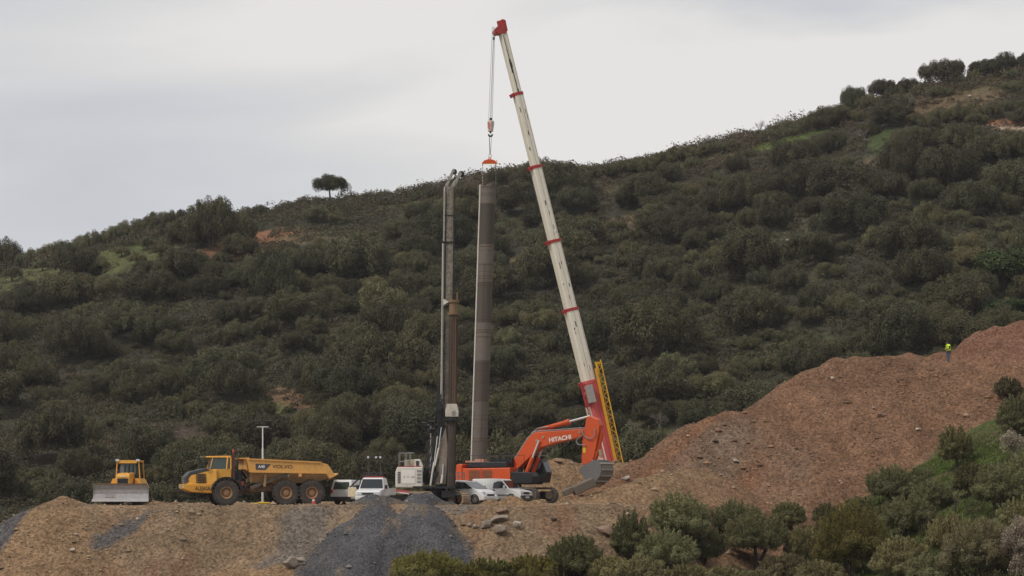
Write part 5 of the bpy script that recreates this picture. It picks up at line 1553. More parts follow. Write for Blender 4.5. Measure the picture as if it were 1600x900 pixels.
# ---- hanging load, crane
CRY = 208.0
ck = CRY / F
def C3(px, py, y=0.0): return Vector(((px - 800) * ck, CRY + y, (HOR - py) * ck))
def crane():
    b0 = C3(963, 762)
    g = Vector((b0.x, CRY, gz(b0.x, CRY)))
    t = thing('mobile_crane', g, 0, 'mobile crane with long cream telescopic boom, red base section and yellow lattice jib', 'crane')
    tip = C3(783.5, 44) - g; foot = C3(961, 764) - g
    ax = (tip - foot).normalized()
    e1 = Vector((ax.z, 0, -ax.x)); e2 = Vector((0, 1, 0))
    a = R(22)
    # turned about its own axis so that the underside shows on the left
    w1 = e1 * math.cos(a) + e2 * math.sin(a)
    w2 = -e1 * math.sin(a) + e2 * math.cos(a)
    def atpy(py):
        f_ = (py - 44.0) / (764 - 44.0)
        return tip.lerp(foot, f_)
    def sect(py0, py1, px_w):
        m = MB(); W1 = px_w * ck / 1.32; W2 = W1 * 1.06
        A, Bq = atpy(py0), atpy(py1)
        c = W1 * 0.16
        loop = [(-W1 / 2 + c, -W2 / 2), (W1 / 2 - c, -W2 / 2), (W1 / 2, -W2 / 2 + c), (W1 / 2, W2 / 2 - c), (W1 / 2 - c, W2 / 2), (-W1 / 2 + c, W2 / 2), (-W1 / 2, W2 / 2 - c), (-W1 / 2, -W2 / 2 + c)]
        vs = [A + w1 * u + w2 * v for u, v in loop] + [Bq + w1 * u + w2 * v for u, v in loop]
        n = 8
        m.add(vs, [tuple(range(n)), tuple(range(2 * n - 1, n - 1, -1))] + [(i, i + n, (i + 1) % n + n, (i + 1) % n) for i in range(n)])
        return m, W1, W2
    S_ = [(46, 150, 15.2), (148, 264, 18.2), (262, 380, 20.5), (378, 487, 22.5), (485, 600, 25.5)]
    OIL = mat('oil_streak', (0.045, 0.05, 0.045), 0.5, var=0.3)
    SEAM = mat('boom_seam', (0.30, 0.255, 0.20), 0.6, var=0.2)
    for i, (y0, y1, w) in enumerate(S_):
        m, W1, W2 = sect(y0, y1, w)
        sec = m.build('boom_section', CREAM, t)
        s = MB()
        A, Bq = atpy(y0), atpy(y1)
        for u in (-0.02, 0.36):
            s.beam(A + w1 * (W1 * u) - w2 * (W2 / 2), Bq + w1 * (W1 * u) - w2 * (W2 / 2), 0.025, 0.012, up=w2)
        s.build('seam', SEAM, sec)
        if i == 0:
            o = MB()
            for (f0, f1, u, wd) in ((0.10, 0.5, -0.22, 0.06), (0.46, 0.66, -0.20, 0.14), (0.5, 0.58, -0.16, 0.20), (0.62, 0.98, -0.12, 0.06), (0.9, 0.99, -0.05, 0.12)):
                o.beam(A.lerp(Bq, f0) + w1 * (W1 * u) - w2 * (W2 / 2 + 0.004), A.lerp(Bq, f1) + w1 * (W1 * (u + 0.03)) - w2 * (W2 / 2 + 0.004), wd, 0.02, up=w2)
            o.build('oil_stain', OIL, sec)
        else:
            o = MB(); r1 = random.Random(i)
            for q in range(5):
                P0 = A.lerp(Bq, r1.uniform(0.1, 0.9)) + w1 * (W1 * r1.uniform(-0.4, 0.3)) - w2 * (W2 / 2)
                o.beam(P0, P0 - ax * r1.uniform(0.1, 0.5), r1.uniform(0.03, 0.09), 0.014, up=w2)
            o.build('scuff_mark', OIL, sec)
        # red collar at the foot of each section
        cm, cw1, cw2 = sect(y1 - 5, y1 - 0.5, w + (4.5 if i < 4 else 6.5))
        col = cm.build('collar', DRED if i < 4 else RED, t)
        lip = MB(); lip.beam(atpy(y1 - 3) - w1 * (cw1 / 2), atpy(y1 - 3) - w1 * (cw1 / 2 + 0.28) - ax * 0.1, 0.3, 0.3, up=ax); lip.build('collar_lug', DRED, col)
    m, W1, W2 = sect(596, 764, 30.5)
    base = m.build('base_section', RED, t)
    A, Bq = atpy(598), atpy(764)
    s = MB()
    s.beam(A + w1 * (W1 * 0.02) - w2 * (W2 / 2), Bq + w1 * (W1 * 0.02) - w2 * (W2 / 2), 0.04, 0.012, up=w2)
    s.build('seam', mat('red_seam', (0.28, 0.05, 0.05), 0.6), base)
    # the pale strip with lettering on the left face
    st = MB(); st.beam(atpy(634) - w1 * (W1 / 2 + 0.004), Bq - w1 * (W1 / 2 + 0.004), W2 * 0.80, 0.014, up=w1)
    strip = st.build('pale_strip', mat('pinkish_strip', (0.74, 0.50, 0.42), 0.5, dirt=0.2), base)
    M_ = frame(atpy(643) - w1 * (W1 / 2 + 0.018), -ax, -w2)
    # letters run down the boom
    lettering('JAWOTIL', 0.62, TXT_D, strip, frame(atpy(643) - w1 * (W1 / 2 + 0.016), -ax, w2), 1.0, 0.012)
    wl = MB(); wl.beam(atpy(690) - w1 * (W1 * 0.36) - w2 * (W2 / 2 + 0.005), Bq - w1 * (W1 * 0.36) - w2 * (W2 / 2 + 0.005), 0.10, 0.012, up=w2); wl.build('white_stripe', TXT_W, base)
    # grey box with red brackets near the top of the base
    bx = MB(); bx.beam(atpy(602) - w1 * (W1 * 0.38) - w2 * (W2 * 0.62), atpy(629) - w1 * (W1 * 0.38) - w2 * (W2 * 0.62), 0.55, 0.42, up=w2)
    box = bx.build('equipment_box', mat('box_grey', (0.36, 0.33, 0.30), 0.6, dirt=0.3), t)
    bk = MB()
    for py in (600, 608, 616, 624, 631): bk.beam(atpy(py) - w1 * (W1 * 0.5) - w2 * 0.5, atpy(py + 2) - w1 * (W1 * 0.80) - w2 * 0.5, 0.12, 0.2, up=ax)
    bk.beam(atpy(598) - w1 * (W1 * 0.78) - w2 * 0.5, atpy(632) - w1 * (W1 * 0.78) - w2 * 0.5, 0.12, 0.12)
    bk.build('bracket', DRED, box)
    # boom head
    hd = MB()
    hA = atpy(50); 
    for v in (-0.32, 0.32):
        q = [hA + w1 * 0.34, hA + ax * 0.86 + w1 * 0.36, hA + ax * 0.95 + w1 * 0.05, hA + ax * 0.62 - w1 * 0.12, hA + ax * 0.22 - w1 * 0.72, hA - ax * 0.12 - w1 * 0.62, hA - ax * 0.22 + w1 * 0.1]
        vs = [x + w2 * (v - 0.05) for x in q] + [x + w2 * (v + 0.05) for x in q]; n = 7
        hd.add(vs, [tuple(range(n)), tuple(range(2 * n - 1, n - 1, -1))] + [(i, i + n, (i + 1) % n + n, (i + 1) % n) for i in range(n)])
    hd.beam(hA + ax * 0.9, hA + ax * 0.1, 0.7, 0.5)
    head = hd.build('boom_head', DRED, t)
    sh = MB()
    for (u, z, r_) in ((-0.56, 0.04, 0.24), (0.16, 0.72, 0.27), (0.0, 0.35, 0.16)):
        c = hA + w1 * u + ax * z
        for v in (-0.18, 0.0, 0.18): sh.cyl(c + w2 * (v - 0.05), c + w2 * (v + 0.05), r_, n=18)
    sh.build('sheave', RED, head)
    # lattice jib stowed along the right side
    jb = MB()
    j0, j1 = C3(931, 568, -0.6) - g, C3(966, 735, -0.6) - g
    k0, k1 = C3(939, 567, -0.45) - g, C3(975.5, 735, -0.45) - g
    l0, l1 = C3(934, 568, 0.6) - g, C3(970, 735, 0.6) - g
    jb.beam(k0, k1, 0.09, 0.09); jb.beam(l0, l1, 0.07, 0.07)
    N = 13
    for i in range(N):
        f0, f1, f2 = i / N, (i + 0.5) / N, (i + 1) / N
        jb.beam(j0.lerp(j1, f0), k0.lerp(k1, f1), 0.045, 0.045); jb.beam(k0.lerp(k1, f1), j0.lerp(j1, f2), 0.045, 0.045)
        if i % 2 == 0: jb.beam(l0.lerp(l1, f0), k0.lerp(k1, f1), 0.035, 0.035)
    jb.beam(j0 - w1 * 0.1, k0 + w1 * 0.05, 0.10, 0.2); jb.beam(l0, k0, 0.08, 0.1)
    jb.beam(j0 + ax * 0.1, j0 - ax * 0.9, 0.16, 0.16); jb.beam(k0 + ax * 0.25, k0, 0.1, 0.1)
    jib = jb.build('lattice_jib', CYEL, t)
    ch = MB(); ch.beam(C3(930.5, 576, -0.65) - g, C3(964.5, 735, -0.65) - g, 0.24, 0.24); ch.build('jib_beam', mat('deep_yellow_beam', (0.60, 0.30, 0.015), 0.5, dirt=0.25), jib)
    # superstructure and carrier behind the bank
    sp = MB(); sp.box((0.2, 0.3, 1.45), (2.6, 2.4, 0.4)); sp.build('superstructure', RED, t)
    ca = MB(); ca.box((-1, 0.3, 0.95), (12, 2.6, 0.55)); ca.build('carrier', RED, t)
    for x in (-6, -4.4, -1.8, 0.4, 2.6, 4.2):
        for s_ in (1, -1): wheel(t, x, 0.3 + s_ * 1.15, 0.62, 0.62, 0.4, s_, STEEL, big=False)
    # hoist rope falls
    rp = MB()
    hb = C3(766, 190, -0.6) - g
    for (px0, px1, y) in ((769.5, 763.6, -0.7), (771.5, 766, -0.55), (773.5, 769, -0.45), (772.0, 767.3, -0.65)):
        rp.cyl(C3(px0, 44, y) - g, C3(px1, 190, y) - g, 0.016, n=5)
    rp.cyl(C3(776, 48, -0.5) - g, C3(771.6, 62, -0.5) - g, 0.02, n=5)
    rope = rp.build('hoist_rope', mat('wire_rope', (0.22, 0.21, 0.20), 0.5), t)
    lw = MB(); lw.cyl(C3(771.6, 60, -0.5) - g, C3(771.6, 64, -0.5) - g, 0.09, n=10); lw.build('limit_weight', BLK, t)
crane()

def hook_block():
    o = C3(766.5, 208, -0.6)
    t = thing('hook_block', o, 0, 'red and white striped hook block hanging from the crane ropes', 'hook block')
    def q(px, py): return ((px - 766.5) * ck, (208 - py) * ck)
    m = MB()
    m.prism([q(762.5, 207), q(761.5, 192), q(764, 190), q(771, 190), q(772.5, 193), q(770.5, 207)], -0.22, 0.22)
    blk = m.build('cheek_plate', mat('block_white', (0.66, 0.58, 0.52), 0.5, dirt=0.3), t, 0.03)
    s = MB()
    for i in range(4):
        a = q(762.3 , 193.5 + 3.6 * i); b = q(766.5, 197 + 3.6 * i)
        if i < 3: s.beam((a[0], -0.226, a[1]), (b[0], -0.226, b[1]), 0.012, 0.10, up=(0, 0, 1))
    s.build('stripe', RED, blk)
    d = MB(); d.prism([q(767.8, 206), q(767.5, 191.5), q(770.8, 191.5), q(771.6, 194), q(769.8, 206)], -0.232, -0.222); d.build('side_plate', mat('block_painted_shade', (0.30, 0.27, 0.25), 0.6, dirt=0.3), blk)  # shaded right side of the block, painted as a darker grey sheet
    h = MB(); h.cyl((q(767, 0)[0], 0, q(0, 186)[1]), (q(767, 0)[0], 0, q(0, 190)[1]), 0.10, 0.14)
    h.cyl((0, 0, q(0, 207)[1]), (0, 0, q(0, 210)[1]), 0.08)
    for a in range(9):
        a0, a1 = R(-210 + 240 * a / 9), R(-210 + 240 * (a + 1) / 9)
        h.cyl((0.15 * math.cos(a0), 0, q(0, 212.5)[1] + 0.13 * math.sin(a0)), (0.15 * math.cos(a1), 0, q(0, 212.5)[1] + 0.13 * math.sin(a1)), 0.06, n=8)
    h.build('hook', BLK, t)
hook_block()

def sling():
    o = C3(765.8, 246, -0.6)
    t = thing('webbing_sling', o, 0, 'doubled green webbing sling between crane hook and orange spreader beam', 'sling')
    m = MB()
    for (a, b, y) in (((764.6, 213), (765.2, 242), -0.06), ((768.2, 213), (766.4, 242), 0.06), ((764.8, 213), (766.2, 242), 0.02)):
        m.beam(C3(*a, -0.6 + y) - o, C3(*b, -0.6 + y) - o, 0.08, 0.03)
    m.beam(C3(764.6, 213.5, -0.6) - o, C3(768.2, 213.5, -0.6) - o, 0.14, 0.06)
    m.build('strap', GREEN_SLING, t)
    s = MB()
    for a in range(12):
        a0, a1 = R(30 * a), R(30 * a + 30)
        s.cyl((0.10 * math.cos(a0), 0, 0.04 + 0.18 * math.sin(a0)), (0.10 * math.cos(a1), 0, 0.04 + 0.18 * math.sin(a1)), 0.028, n=6)
    s.build('shackle', mat('pinkish_shackle', (0.48, 0.34, 0.30), 0.5), t)
sling()

def spreader():
    o = C3(765.2, 257, -0.6)
    t = thing('spreader_beam', o, 0, 'orange-red half-moon spreader beam over the casing pipe, with two lifting chains', 'spreader beam')
    def q(px, py): return ((px - 765.2) * ck, (257 - py) * ck)
    up = [q(753 + 24.2 * i / 12, 256.5 - 6.2 * math.sin(math.pi * i / 12) ** 0.8) for i in range(13)]
    lo = [q(777.2 - 24.2 * i / 12, 257.5) for i in range(13)]
    m = MB(); m.prism(up + lo, -0.14, 0.14)
    for i in range(7): a = q(755.5 + 3.2 * i, 254.2); m.beam((a[0], -0.15, a[1] - 0.14), (a[0] + 0.09, -0.15, a[1] + 0.12), 0.02, 0.05)
    m.build('beam', ORED, t)
    f = MB()
    for i in range(9): a = q(754.5 + 2.6 * i, 257.6); f.box((a[0], -0.146, a[1]), (0.07, 0.02, 0.05), Matrix.Rotation(0.5, 3, 'Y'))
    f.build('yellow_mark', SAFETY_Y, t)
    e_ = MB()
    for a in range(10):
        a0, a1 = R(36 * a), R(36 * a + 36); c = q(765.2, 249.5)
        e_.cyl((c[0] + 0.09 * math.cos(a0), 0, c[1] + 0.10 * math.sin(a0)), (c[0] + 0.09 * math.cos(a1), 0, c[1] + 0.10 * math.sin(a1)), 0.03, n=6)
    e_.build('lifting_eye', ORED, t)
    for (px, pz) in ((754.3, 295), (774.8, 295)):
        c = MB(); z = 258.0; i = 0
        while z < pz:
            a, b = q(px, z), q(px, min(pz, z + 2.6)); wdt = 0.09 if i % 2 else 0.035
            c.beam((a[0], 0, a[1]), (b[0], 0, b[1]), wdt, 0.11 - wdt); z += 2.4; i += 1
        c.build('chain', mat('chain_steel', (0.16, 0.14, 0.13), 0.6, 0.3, dirt=0.4) if px > 760 else mat('chain_pale', (0.33, 0.31, 0.29), 0.5, 0.3), t)
spreader()

def casing():
    top, bot = C3(763, 290, -0.6), C3(749, 722, -0.6)
    dr = (bot - top)
    bot2 = top + dr * ((top.z - gz(bot.x, bot.y)) / (top.z - bot.z))
    t = thing('casing_pipe', bot2, 0, 'tall brown-grey steel casing pipe hanging upright from the crane', 'casing pipe')
    A = top - bot2; Bq = Vector((0, 0, 0))
    r = 0.615
    # lengths of pipe welded end to end: each its own shade of rust and mill scale
    cuts = [290, 321, 382, 416, 444, 505, 567, 628, 690, 734, 790]
    shade = [(0.170, 0.150, 0.132), (0.098, 0.084, 0.072), (0.170, 0.147, 0.128), (0.162, 0.138, 0.118), (0.122, 0.104, 0.088), (0.176, 0.155, 0.136), (0.118, 0.098, 0.083), (0.152, 0.132, 0.115), (0.138, 0.118, 0.102), (0.12, 0.10, 0.088)]
    H = A.z
    def zz(py): return max(0.0, min(H, (HOR - py) * ck - bot2.z))
    for i in range(len(cuts) - 1):
        z1, z0 = zz(cuts[i]), zz(cuts[i + 1])
        if z1 - z0 < 0.02: continue
        a, b = A * (z1 / H), A * (z0 / H)
        m = MB()
        n = 40
        vs = [P_ + Vector((math.cos(6.2832 * j / n) * r, math.sin(6.2832 * j / n) * r, 0)) for P_ in (a, b) for j in range(n)]
        m.add(vs, [(j, (j + 1) % n, (j + 1) % n + n, j + n) for j in range(n)])
        if i == 0:
            vs = [P_ + Vector((math.cos(6.2832 * j / n) * (r - 0.03), math.sin(6.2832 * j / n) * (r - 0.03), 0)) for P_ in (a, b) for j in range(n)]
            m.add(vs, [(j, (j + 1) % n, (j + 1) % n + n, j + n) for j in range(n)])
        mm = mat('casing_steel_%s' % 'abcdefghij'[i], tuple(c * (0.92 if shade[i][0] > 0.13 else 0.76) * (1.0, 0.98, 0.92)[j] for j, c in enumerate(shade[i])), 0.7, 0.15, dirt=0.55, dirt_col=tuple(c * 0.72 + (0.006 if j == 0 else 0) for j, c in enumerate(shade[i])), dscale=2.2, var=0.10)
        o = m.build('pipe_length', mm, t)
        for pl in o.data.polygons: pl.use_smooth = len(pl.vertices) == 4
        w = MB(); w.cyl(b + Vector((0, 0, 0.05)), b, r + 0.012, r + 0.012, 40)
        rw = random.Random(i)
        w.build('weld', RUST, o)
        for q_ in range(4):
            f_ = rw.random(); c_ = b.lerp(a, f_)
            MB().cyl(c_, c_ + Vector((0, 0, rw.uniform(0.02, 0.08))), r + 0.006, r + 0.006, 40).build('weld', RUST, o)
    # slots cut in the rim
    nt = MB()
    for a in (0.9, 2.4, 4.2, 5.5):
        c = A + Vector((math.cos(a) * r, math.sin(a) * r, 0.12)); nt.box(c, (0.24, 0.24, 0.24))
    nt.build('lifting_lug', RUST, t)
    # vertical seams and the pale grout pipe strapped to the left
    s = MB()
    for a, z1, z0 in ((-1.2, 321, 382), (-1.45, 567, 690), (-1.75, 416, 505)):
        p1 = A * (zz(z1) / H) + Vector((math.cos(a) * r, math.sin(a) * r, 0)); p0 = A * (zz(z0) / H) + Vector((math.cos(a) * r, math.sin(a) * r, 0)); s.beam(p1, p0, 0.05, 0.03)
    s.build('seam', RUST, t)
    g = MB(); off = Vector((-r - 0.03, -0.12, 0)); g.cyl(A + off, Bq + off + Vector((0, 0, 0.1)), 0.062, n=10)
    g.build('grout_pipe', mat('pale_grout_pipe', (0.66, 0.61, 0.55), 0.5, dirt=0.1), t)
casing()

# ---- broken concrete beam beside the bucket
cbm = thing('concrete_beam', ground_at(908, 776, 172, 190) + Vector((0, 0, 0.1)), 0, 'broken grey concrete beam lying slanted below the excavator bucket', 'concrete beam')
kk = 182.0 / F
MB().beam(((880 - 908) * kk, -0.2, (776 - 775) * kk + 0.05), ((905 - 908) * kk, 0.1, (776 - 762) * kk), 0.5, 0.42).build('beam_end', mat('worn_concrete', (0.15, 0.12, 0.092), 0.9, dirt=0.5, dirt_col=(0.11, 0.08, 0.055), var=0.2, bump=0.4), cbm, 0.05)
MB().beam(((896 - 908) * kk, 0.0, (776 - 770) * kk), ((928 - 908) * kk, 0.35, (776 - 757) * kk + 0.1), 0.9, 0.62).build('beam_block', CONC, cbm, 0.06)

# ---- the person on the spoil heap
def skin_mesh(name, joints, edges, parent, material, sub=2):
    me = bpy.data.meshes.new(name)
    me.from_pydata([j[0] for j in joints], edges, [])
    o = link(name, me, parent)
    md = o.modifiers.new('skin', 'SKIN')
    for i, j in enumerate(joints):
        sv = me.skin_vertices[0].data[i]
        sv.radius = (j[1], j[2] if len(j) > 2 else j[1]); sv.use_root = (i == 0)
    md.use_smooth_shade = True
    s = o.modifiers.new('sub', 'SUBSURF'); s.levels = sub; s.render_levels = sub
    me.materials.append(material)
    return o
def person():
    p = stand(1481.5, 207.3)
    p.z = gz(p.x, p.y) - 0.02
    t = thing('person', p, R(8), 'person in a lime safety vest and blue jeans standing on top of the spoil heap', 'person')
    # facing left, head turned down a little; hands held in front
    J = [((0.00, 0, 0.98), .145, .115), ((0.01, 0, 1.18), .135, .115), ((-0.01, 0, 1.40), .165, .125), ((-0.04, 0, 1.51), .062, .062), ((-0.06, 0, 1.57), .058, .058),   # 0-4 pelvis..neck
         ((-0.085, 0, 1.66), .098, .082), ((-0.075, 0, 1.75), .075, .07),                                                                                      # 5-6 head
         ((-0.01, -0.185, 1.42), .062), ((0.03, -0.225, 1.17), .048), ((-0.19, -0.155, 1.13), .036), ((-0.26, -0.12, 1.16), .036, .022),                      # 7-10 near arm
         ((-0.01, 0.185, 1.42), .062), ((0.03, 0.225, 1.17), .048), ((-0.19, 0.155, 1.13), .036), ((-0.26, 0.12, 1.16), .036, .022),                          # 11-14 far arm
         ((0.00, -0.10, 0.90), .095), ((-0.01, -0.105, 0.50), .066), ((0.02, -0.11, 0.10), .048), ((-0.10, -0.12, 0.04), .045, .035),                         # 15-18 near leg
         ((0.00, 0.10, 0.90), .095), ((0.00, 0.105, 0.50), .066), ((0.05, 0.11, 0.10), .048), ((-0.07, 0.12, 0.04), .045, .035)]
    E = [(0, 1), (1, 2), (2, 3), (3, 4), (4, 5), (5, 6), (2, 7), (7, 8), (8, 9), (9, 10), (2, 11), (11, 12), (12, 13), (13, 14), (0, 15), (15, 16), (16, 17), (17, 18), (0, 19), (19, 20), (20, 21), (21, 22)]
    skin_mesh('body', J, E, t, SKIN)
    g = 0.018
    def wear(name, ids, ed, m, gg=g):
        jj = [(J[i][0], J[i][1] + gg, (J[i][2] if len(J[i]) > 2 else J[i][1]) + gg) for i in ids]
        return skin_mesh(name, jj, ed, t, m)
    wear('trousers', [0, 15, 16, 17, 19, 20, 21], [(0, 1), (1, 2), (2, 3), (0, 4), (4, 5), (5, 6)], DENIM)
    wear('jacket', [0, 1, 2, 7, 8, 9, 11, 12, 13], [(0, 1), (1, 2), (2, 3), (3, 4), (4, 5), (2, 6), (6, 7), (7, 8)], NAVY, 0.02)
    v = MB()      # open-fronted vest
    for k_, (z0, z1, r0, r1) in enumerate(((1.02, 1.25, 0.235, 0.225), (1.25, 1.43, 0.225, 0.235), (1.43, 1.54, 0.235, 0.16))):
        n = 18
        for i in range(n):
            a0, a1 = R(-152 + 304 * i / n), R(-152 + 304 * (i + 1) / n)
            f0 = lambda r, a, z: (r * 0.86 * math.cos(a) - 0.0, r * 1.08 * math.sin(a), z)
            v.add([f0(r0, a0, z0), f0(r0, a1, z0), f0(r1, a1, z1), f0(r1, a0, z1), f0(r0 - .02, a0, z0), f0(r0 - .02, a1, z0), f0(r1 - .02, a1, z1), f0(r1 - .02, a0, z1)],
                  [(0, 1, 2, 3), (7, 6, 5, 4), (0, 4, 5, 1), (1, 5, 6, 2), (2, 6, 7, 3), (3, 7, 4, 0)])
    v.build('vest', LIME, t, smooth=True)
    h = MB(); h.lathe([(0.001, 1.795), (0.06, 1.785), (0.098, 1.74), (0.105, 1.68), (0.10, 1.66)], (-0.065, 0, 0), 'z', 16)
    h.build('hair', NAVY, t, smooth=True)
    for y in (-0.12, 0.115):
        b = MB(); x0 = 0.0 if y < 0 else 0.03
        b.prism([(x0 + 0.09, 0.0), (x0 + 0.09, 0.17), (x0 - 0.05, 0.17), (x0 - 0.07, 0.09), (x0 - 0.19, 0.06), (x0 - 0.20, 0.0)], y - 0.05, y + 0.05)
        b.build('boot', BLK, t, 0.015)
    f = MB(); f.box((-0.185, 0, 1.655), (0.03, 0.03, 0.04))
    f.build('nose', SKIN, t)
person()

# ------------------------------------------------------------------ vegetation
LEAF = leaf_mat('foliage', 0.22)
def crown_np(rng, Rw, H, z0, nl, nleaf, leaf, cols, aspect=0.6, up=0.3, fill=0.35, spread=0.62, lobe=(0.28, 0.48), jit=0.48):
    """leaf cards through the lobes of a crown; returns V, Q, C"""
    lob = []
    for i in range(nl):
        t = rng.uniform(0, 6.283); rr = spread * Rw * math.sqrt(rng.random())
        if i < nl * 0.35: rr = spread * Rw * rng.uniform(0.75, 1.08)
        hh = (1 - (rr / (Rw * 1.15)) ** 2) ** 0.5 if rr < Rw * 1.15 else 0.0
        zc = z0 + H * (0.12 + 0.66 * hh * rng.uniform(0.45, 1.0))
        r = Rw * rng.uniform(*lobe)
        lob.append((rr * math.cos(t), rr * math.sin(t), zc, r, r * rng.uniform(0.7, 0.95) * min(1.0, H / Rw)))
    lob = np.array(lob)
    w = lob[:, 3] ** 2; w /= w.sum()
    k = rng.choice(nl, nleaf, p=w)
    d = rng.normal(size=(nleaf, 3)); d[:, 2] = d[:, 2] + 0.35
    d /= np.linalg.norm(d, axis=1)[:, None]
    rad = np.where(rng.random(nleaf) < fill, rng.uniform(0.45, 0.9, nleaf), rng.uniform(0.88, 1.06, nleaf))
    L = lob[k]
    c = L[:, :3] + d * np.stack([L[:, 3], L[:, 3], L[:, 4]], -1) * rad[:, None]
    # ragged outline: push the cards with lumpy noise
    nz = vnoise(c[:, 0] * 2.2 / Rw * 3, c[:, 1] * 2.2 / Rw * 3 + c[:, 2] * 5 / Rw, 5)
    keep = (nz > 0.24) | (rad < 0.9)
    c = c[keep]; d = d[keep]; k = k[keep]
    n_ = len(c)
    nrm = d + rng.normal(size=(n_, 3)) * jit; nrm[:, 2] += up
    nrm /= np.linalg.norm(nrm, axis=1)[:, None]
    t1 = np.cross(nrm, rng.normal(size=(n_, 3))); t1 /= np.linalg.norm(t1, axis=1)[:, None] + 1e-9
    t2 = np.cross(nrm, t1)
    s = leaf * rng.uniform(0.6, 1.35, n_)[:, None]
    a = t1 * s * 0.5; b = t2 * s * 0.5 * aspect
    V = np.stack([c - a - b * 0.5, c + a * 0.2 - b, c + a + b * 0.3, c - a * 0.1 + b], 1)
    lt = rng.uniform(0.78, 1.22, nl)[k] * rng.uniform(0.7, 1.3, n_)
    cols = np.array(cols)
    mixc = rng.random(n_)[:, None] * 0.6 + rng.random(nl)[k][:, None] * 0.4
    C = (cols[0] * (1 - mixc) + cols[1] * mixc) * lt[:, None]
    Q = np.arange(n_ * 4).reshape(-1, 4)
    return V.reshape(-1, 3), Q, np.repeat(C, 4, 0)

def plume_np(rng, Rw, H, z0, npl, per, leaf, cols):
    """upright leafy shoots, for young olives and broom-like bushes"""
    Vs, Cs = [], []
    cols = np.array(cols)
    for i in range(npl):
        t = rng.uniform(0, 6.283); rr = Rw * math.sqrt(rng.random()) * 0.85
        base = np.array((rr * 0.5 * math.cos(t), rr * 0.5 * math.sin(t), z0))
        q = 1 - 0.45 * (rr / Rw) ** 2
        tip = np.array((rr * math.cos(t) * 1.18, rr * math.sin(t) * 1.18, z0 + H * q * rng.uniform(0.65, 1.18)))
        u = rng.uniform(0.35, 1.0, per)
        c = base + (tip - base) * u[:, None] + rng.normal(size=(per, 3)) * (0.075 * Rw) * (1.25 - u[:, None])
        ax = (tip - base) / np.linalg.norm(tip - base)
        t1 = ax + rng.normal(size=(per, 3)) * 0.45; t1 /= np.linalg.norm(t1, axis=1)[:, None]
        t2 = np.cross(t1, rng.normal(size=(per, 3))); t2 /= np.linalg.norm(t2, axis=1)[:, None] + 1e-9
        s = leaf * rng.uniform(0.6, 1.4, per)[:, None]
        a = t1 * s * 0.6; b = t2 * s * 0.22
        Vs.append(np.stack([c - a, c + b, c + a, c - b], 1))
        m_ = rng.random(per)[:, None]
        Cs.append((cols[0] * (1 - m_) + cols[1] * m_) * (0.75 + 0.5 * rng.random()))
    V = np.concatenate(Vs); C = np.concatenate(Cs)
    return V.reshape(-1, 3), np.arange(len(V) * 4).reshape(-1, 4), np.repeat(C, 4, 0)

def limbs(rng, Rw, z0, H, r, n=5, lean=0.15, forks=3):
    """trunk with limbs into the crown"""
    mb = MB()
    base = Vector((0, 0, -0.3))
    nst = 2 if rng.random() < 0.5 else 1
    for s_ in range(nst):
        fork = Vector((rng.uniform(-lean, lean) * Rw + (s_ * 2 - 1) * 0.12 * Rw * (nst - 1), rng.uniform(-lean, lean) * Rw, z0 + 0.12 * H))
        mid = base.lerp(fork, 0.5) + Vector(rng.normal(size=3)) * 0.05
        mb.cyl(base, mid, r * 1.25 / nst ** 0.4, r * 0.95 / nst ** 0.4, 8); mb.cyl(mid, fork, r * 0.95 / nst ** 0.4, r * 0.8 / nst ** 0.4, 8)
        for i in range(n):
            t = rng.uniform(0, 6.283); rr = Rw * rng.uniform(0.3, 0.75)
            tip = Vector((rr * math.cos(t), rr * math.sin(t), z0 + H * rng.uniform(0.35, 0.8)))
            m_ = fork.lerp(tip, 0.5) + Vector((0, 0, 0.08 * H))
            mb.cyl(fork, m_, r * 0.55, r * 0.34, 6); mb.cyl(m_, tip, r * 0.34, r * 0.1, 5)
    return mb

def twig_mesh(name, rng, H, Rw, r, material, depth=4, blossom=None, nb=4):
    """bare branching tree; optional blossom cards at the twig ends"""
    mb = MB(); tips = []
    def grow(p, d, L, rad, k):
        q = p + d * L
        mb.cyl(p, q, rad, rad * 0.65, 5 if k < 2 else 3)
        if k >= depth:
            tips.append(q); return
        for i in range(nb if k else nb + 1):
            nd = (d + Vector(rng.normal(size=3)) * 0.55 + Vector((0, 0, 0.12))).normalized()
            nd = Vector((nd.x * Rw / H * 1.7, nd.y * Rw / H * 1.7, nd.z)).normalized()
            grow(q if i else p.lerp(q, 0.75), nd, L * rng.uniform(0.55, 0.82), rad * 0.55, k + 1)
    grow(Vector((0, 0, -0.2)), Vector((rng.uniform(-.1, .1), rng.uniform(-.1, .1), 1)).normalized(), H * 0.34, r, 0)
    return mb, tips

